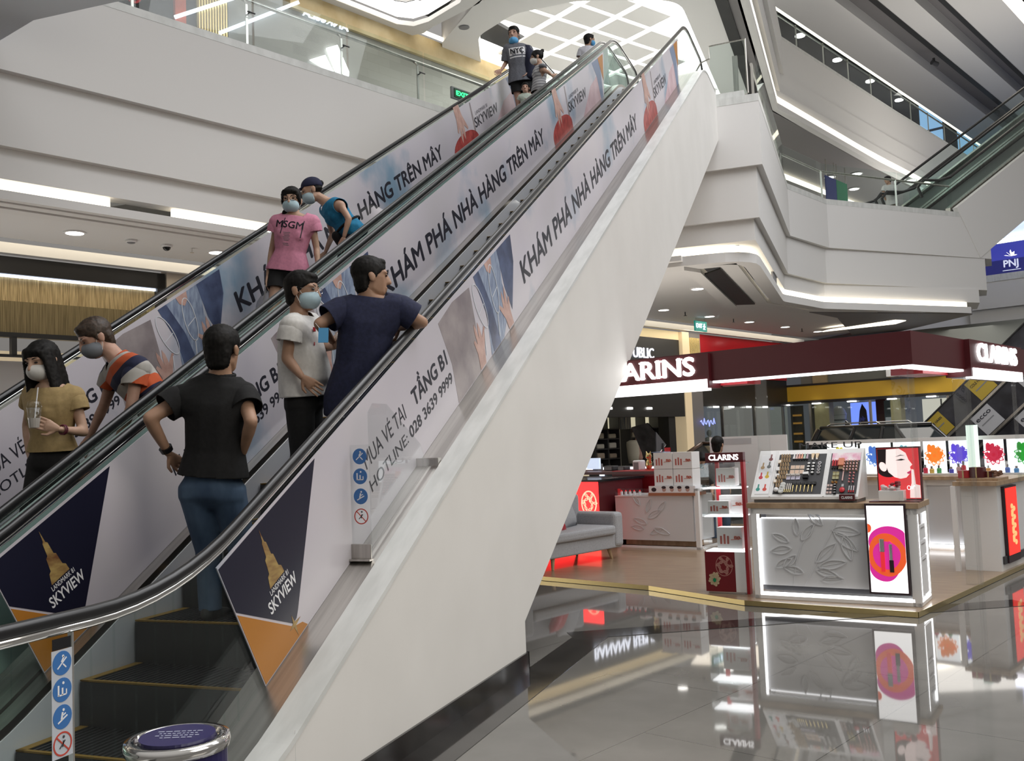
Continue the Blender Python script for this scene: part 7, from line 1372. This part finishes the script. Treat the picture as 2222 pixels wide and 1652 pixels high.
el = p2['J']['ell']; MB().box(-.03, .03, -.045, .045, -.004, .004, frame(el+V((.06, -.05, -.08)), cr2, (-.2, 0, 1))).build('hanging_mask', M['mask_sky'], p2['body']); MB().tube([el+V((.0, -.04, .0)), el+V((.03, -.05, -.03)), el+V((.05, -.05, -.05))], .002, 5).build('mask_loop', M['mask_white'], p2['body'])
cup = thing('plastic_cup', p['J']['har'], 'clear plastic cup between the man in white and the man in navy', 'cup'); c0 = p['J']['har']; MB().lathe([(.028, -.06), (.040, .06), (.038, .06), (.026, -.055)], c0, 16).build('cup', M['acrylic'], cup, smooth=True); MB().lathe([(.041, .058), (.041, .068), (.03, .085), (.01, .09)], c0, 16).build('lid', M['acrylic'], cup, smooth=True)
# people on the left escalator
p = person('tan', 'young woman in tan T-shirt with long black hair and white mask, holding a drink', (-4.72, 4.46, .693), 272, 272, -16, 0, .95, 'l', hair='long', mask=('mask_white', 0), fem=True, shirt=(cloth('tan_tee', (.30, .215, .095), 1.2), .42, .06, .020), pants=(M['blackcloth'], 'long'), curl=.5)
c0 = p['J']['har']+V((.02, -.035, .03))+(p['J']['har']-p['J']['wrr']).normalized()*.05
cup = thing('iced_drink', c0, 'clear plastic cup with dome lid and straw, held by the woman in tan', 'cup'); MB().lathe([(.028, -.07), (.042, .05), (.040, .05), (.026, -.065)], c0, 18).build('cup', M['acrylic'], cup, smooth=True); MB().lathe([(.027, -.066), (.034, -.01), (.0, -.01)], c0, 14).build('drink', mat('milky_drink', (.55, .50, .46), .3), cup); MB().lathe([(.043, .048), (.043, .056), (.036, .085), (.008, .098)], c0, 18).build('dome_lid', M['acrylic'], cup, smooth=True); MB().cyl(c0+V((0, 0, -.04)), c0+V((.02, .01, .17)), .0035).build('straw', M['print_white'], cup)
for k_, t_ in enumerate((.80, .87)):
    q_ = p['J']['elr'].lerp(p['J']['wrr'], t_); d = (p['J']['wrr']-p['J']['elr']).normalized(); a = d.orthogonal().normalized(); b_ = d.cross(a); MB().tube([q_+(a*math.cos(2*math.pi*i/14)+b_*math.sin(2*math.pi*i/14))*.028 for i in range(15)], .0045, 6).build('bracelet', mat('wine_bracelet', (.13, .02, .04), .5), p['body'])
def stripemat(name, up, pel, period, cols):
    m = mat(name, cols[0], .85); L = m.node_tree.links; b = m.node_tree.nodes['Principled BSDF']; co = N(m, 'ShaderNodeTexCoord'); g = N(m, 'ShaderNodeNewGeometry')
    dp = N(m, 'ShaderNodeVectorMath', operation='DOT_PRODUCT'); dp.inputs[1].default_value = up; su = N(m, 'ShaderNodeMath', operation='SUBTRACT'); su.inputs[1].default_value = up.dot(pel)
    dv = N(m, 'ShaderNodeMath', operation='DIVIDE'); dv.inputs[1].default_value = period; fr = N(m, 'ShaderNodeMath', operation='FRACT'); rp = N(m, 'ShaderNodeValToRGB'); rp.color_ramp.interpolation = 'CONSTANT'
    e = rp.color_ramp.elements; e[0].position = 0; e[0].color = (*cols[0], 1); e[1].position = .34; e[1].color = (*cols[1], 1); x = e.new(.68); x.color = (*cols[2], 1)
    L.new(co.outputs['Object'], dp.inputs[0]); L.new(dp.outputs['Value'], su.inputs[0]); L.new(su.outputs[0], dv.inputs[0]); L.new(dv.outputs[0], fr.inputs[0]); L.new(fr.outputs[0], rp.inputs[0]); L.new(rp.outputs[0], b.inputs['Base Color']); return m
pj = {k: V(v) for k, v in PJ['stripe'].items()}; su_ = (pj['neck']-pj['pelvis']).normalized()
p = person('stripe', 'man in orange, white and navy striped polo shirt and grey mask, bending forward', (-4.62, 5.26, 1.155), 215, 238, -30, 0, 1.0, 'w', hairm='brownhair', mask=('mask_grey', 0), shirt=(stripemat('striped_polo', su_, pj['neck']-su_*.02, .21, ((.40, .385, .36), (.015, .018, .05), (.48, .085, .025))), .45, -.05, .028), pants=(cloth('olive_trousers', (.045, .04, .028)), 'long'))
MB().tube([p['J']['neck']+(p['lat']*math.cos(t)*.074+p['ff']*math.sin(t)*.07)+p['up']*(.004+.012*math.cos(t+1.5)) for t in [2*math.pi*i/20 for i in range(21)]], .014, 8).build('collar', mat('orange_collar', (.48, .085, .025), .8), p['shirt'])
p = person('pink', 'woman in pink printed T-shirt, glasses and pale blue mask, on the left escalator', (-4.86, 7.25, 2.309), 292, 290, -4, 0, .98, 'l', hair='tail', mask=('mask_blue', 0), fem=True, shirt=(cloth('pink_tee', (.56, .22, .32), 1.15), .36, -.01, .030), pants=(M['blackcloth'], .42))
fr = frame(p['chs']+p['ff']*.2-p['lat']*.135+p['up']*.02, p['lat'], p['up']); m = MB(); text(m, 'MSGM', fr, .25, .062, .001, .012); line2(m, [(.055, -.06), (.075, .09)], .008, 0, .001, fr); line2(m, [(.235, -.10), (.25, .08)], .008, 0, .001, fr)
onto(p['shirt'], fr, m, 'lettering', M['ink'], p['shirt'])
m = MB()
for i in range(9):
    if i != 6: line2(m, [(.08+.006*(i % 3), -.045-.014*i), (.145-.008*(i % 2), -.045-.014*i)], .005, 0, .001, fr)
onto(p['shirt'], fr, m, 'small_print', M['grey'], p['shirt'])
hp = p['hp']; g = MB()
for s_ in (-1, 1):
    for i in range(12):
        t = 2*math.pi*i/12; t2 = 2*math.pi*(i+1)/12; g.cyl(hp(s_*.034+.027*math.cos(t), .100, .008+.022*math.sin(t)), hp(s_*.034+.027*math.cos(t2), .100, .008+.022*math.sin(t2)), .0024, n=5)
    g.cyl(hp(s_*.060, .098, .014), hp(s_*.080, -.01, .012), .0022, n=5)
g.build('glasses', M['blackgloss'], p['body'])
c0 = p['J']['hal']+V((0, 0, -.03)); bg = thing('plastic_bag', c0, 'thin white plastic bag hanging from the hand of the woman in pink', 'bag')
M['plastic'] = glass('thin_plastic', (.75, .76, .77), .10, .25)
bm = bmesh.new(); hull(bm, [(c0+V((0, 0, -.02)), .02, None), (c0+V((-.03, 0, -.15)), (.09, .05, .06), None), (c0+V((-.03, 0, -.30)), (.10, .06, .04), None)], 12); fin(voxel(bm, .012, 3), 'bag', M['plastic'], bg)
for s_ in (-1, 1): MB().tube([c0+V((s_*.02, 0, .03)), c0+V((s_*.012, 0, -.01)), c0+V((s_*.04, 0, -.12))], .006, 6).build('handle', M['matt_white'], bg)
p = person('blue', 'woman in sleeveless blue top and navy cap, bending towards the woman in pink', (-4.66, 8.07, 2.771), 212, 214, -20, 0, .96, 'l', hair='cap', mask=('mask_blue', -.004), fem=True, shirt=(cloth('blue_top', (.012, .16, .30), 1.3), .04, -.09, .018), pants=(cloth('navy_leggings', (.012, .014, .03)), 'long'))
u = p['up']; MB().tube([p['wst']-u*.06+(p['lat']*math.cos(t)*.165+p['ff']*math.sin(t)*.145) for t in [2*math.pi*i/20 for i in range(21)]], .012, 6).build('belt_strap', M['blackcloth'], p['shirt'])
bm = bmesh.new(); q_ = p['wst']+p['ff']*.16-u*.08; hull(bm, [(q_, (.07, .04, .05), p['B']), (q_-u*.09+p['ff']*.01, (.055, .04, .04), p['B'])]); fin(voxel(bm, .008, 3), 'waist_bag', M['blackcloth'], p['shirt'])
M['nyc'] = cloth('grey_sweatshirt', (.115, .12, .14), 1.3)
p = person('nyc', 'tall man in grey lettered sweatshirt and black shorts near the top of the left escalator', (-5.12, 15.25, 6.928), 285, 272, -8, 0, 1.06, 'w', hair='thick', mask=('mask_sky', -.055), shirt=(M['nyc'], .92, -.06, .035), pants=(M['blackcloth'], .55))
fr = frame(p['chs']+p['ff']*.2-p['lat']*.14, p['lat'], p['up']); m = MB().box(-.0, .27, -.03, .10, 0, .001, fr); onto(p['shirt'], fr, m, 'print_field', M['print_white'], p['shirt'], .003); m = MB(); text(m, 'NYC', fr, .23, .085, .001, .02, x0=.02, y0=-.005); onto(p['shirt'], fr, m, 'lettering', M['ink'], p['shirt'], .008); m = MB().box(-.0, .27, -.075, -.055, 0, .001, fr); onto(p['shirt'], fr, m, 'print_stripe', M['print_white'], p['shirt'])
bm = bmesh.new(); sh = p['J']['shr']; hull(bm, [(sh+V((-.02, 0, .03)), (.09, .11, .05), None), (sh+V((.05, -.02, -.20)), (.085, .11, .06), None), (sh+V((.02, -.03, -.50)), (.10, .09, .05), None)], 12); fin(voxel(bm, .014, 4), 'jacket', cloth('navy_jacket', (.010, .012, .03), 1.4), p['shirt'])
p = person('bun', 'woman with a hair bun in a striped strapless top, one hand on the handrail', (-4.66, 14.5, 6.466), 225, 200, -6, 0, .93, 'l', hair='bun', mask=('mask_white', 0), fem=True, shirt=(stripemat('grey_striped_top', V((0, 0, 1)), V((0, 0, 7.4)), .05, ((.42, .42, .43), (.20, .20, .22), (.45, .45, .46))), .02, -.08, .014), pants=(M['blackcloth'], 'long'))
bm = bmesh.new(); J = p['J']; hull(bm, [(J['shr']+V((0, 0, .03)), (.07, .09, .04), None), (J['neck']+V((.02, .02, 0)), (.07, .07, .04), None)], 12); hull(bm, [(J['shl']+V((0, 0, .02)), (.05, .08, .05), None), (J['shl']+V((-.03, -.05, -.22)), (.06, .07, .05), None), (J['shl']+V((-.02, -.05, -.34)), (.05, .06, .04), None)], 12); fin(voxel(bm, .012, 4), 'grey_shawl', cloth('grey_shawl', (.14, .145, .16)), p['shirt'])
person('child', 'small child with short black hair in front of the man in the grey sweatshirt', (-4.85, 14.45, 6.466), 290, 285, 0, 0, .60, 'w', shirt=(cloth('white_green_top', (.40, .46, .40)), .4, -.05, .016), pants=(M['blackcloth'], .5))
person('top', 'man in white shirt seen beyond the escalator top, facing away', (-4.85, 18.55, 8.1), 60, 40, 0, 0, 1.0, 'm', mask=('mask_sky', 0), shirt=(cloth('white_shirt', (.55, .55, .60), 1.1), .5, -.1, .03), pants=(M['blackcloth'], 'long'))
person('staff', 'shop assistant in black and red bending over behind the red shelf tower', (-2.5, 14.35, .0), 310, 290, -35, 0, .97, 'm', hair='thick', shirt=(M['blackcloth'], .9, -.06, .025), pants=(M['blackcloth'], 'long'))
person('shopper', 'dark haired shopper passing behind the kiosk, only the head showing above the board', (-2.17, 14.76, 0), 60, 70, 0, 0, .98, 'm', hair='thick', shirt=(cloth('grey_shirt', (.12, .12, .13)), .5, -.1, .03), pants=(M['jeans'], 'long'))
person('gallery', 'man in white shirt standing behind the glass of the right-hand gallery', (1.22, 33.05, 8.1), 220, 215, -10, 0, 1.0, 'm', shirt=(cloth('pale_shirt', (.45, .45, .44), 1.1), .55, -.1, .03), pants=(cloth('khaki_trousers', (.20, .17, .12)), 'long'))
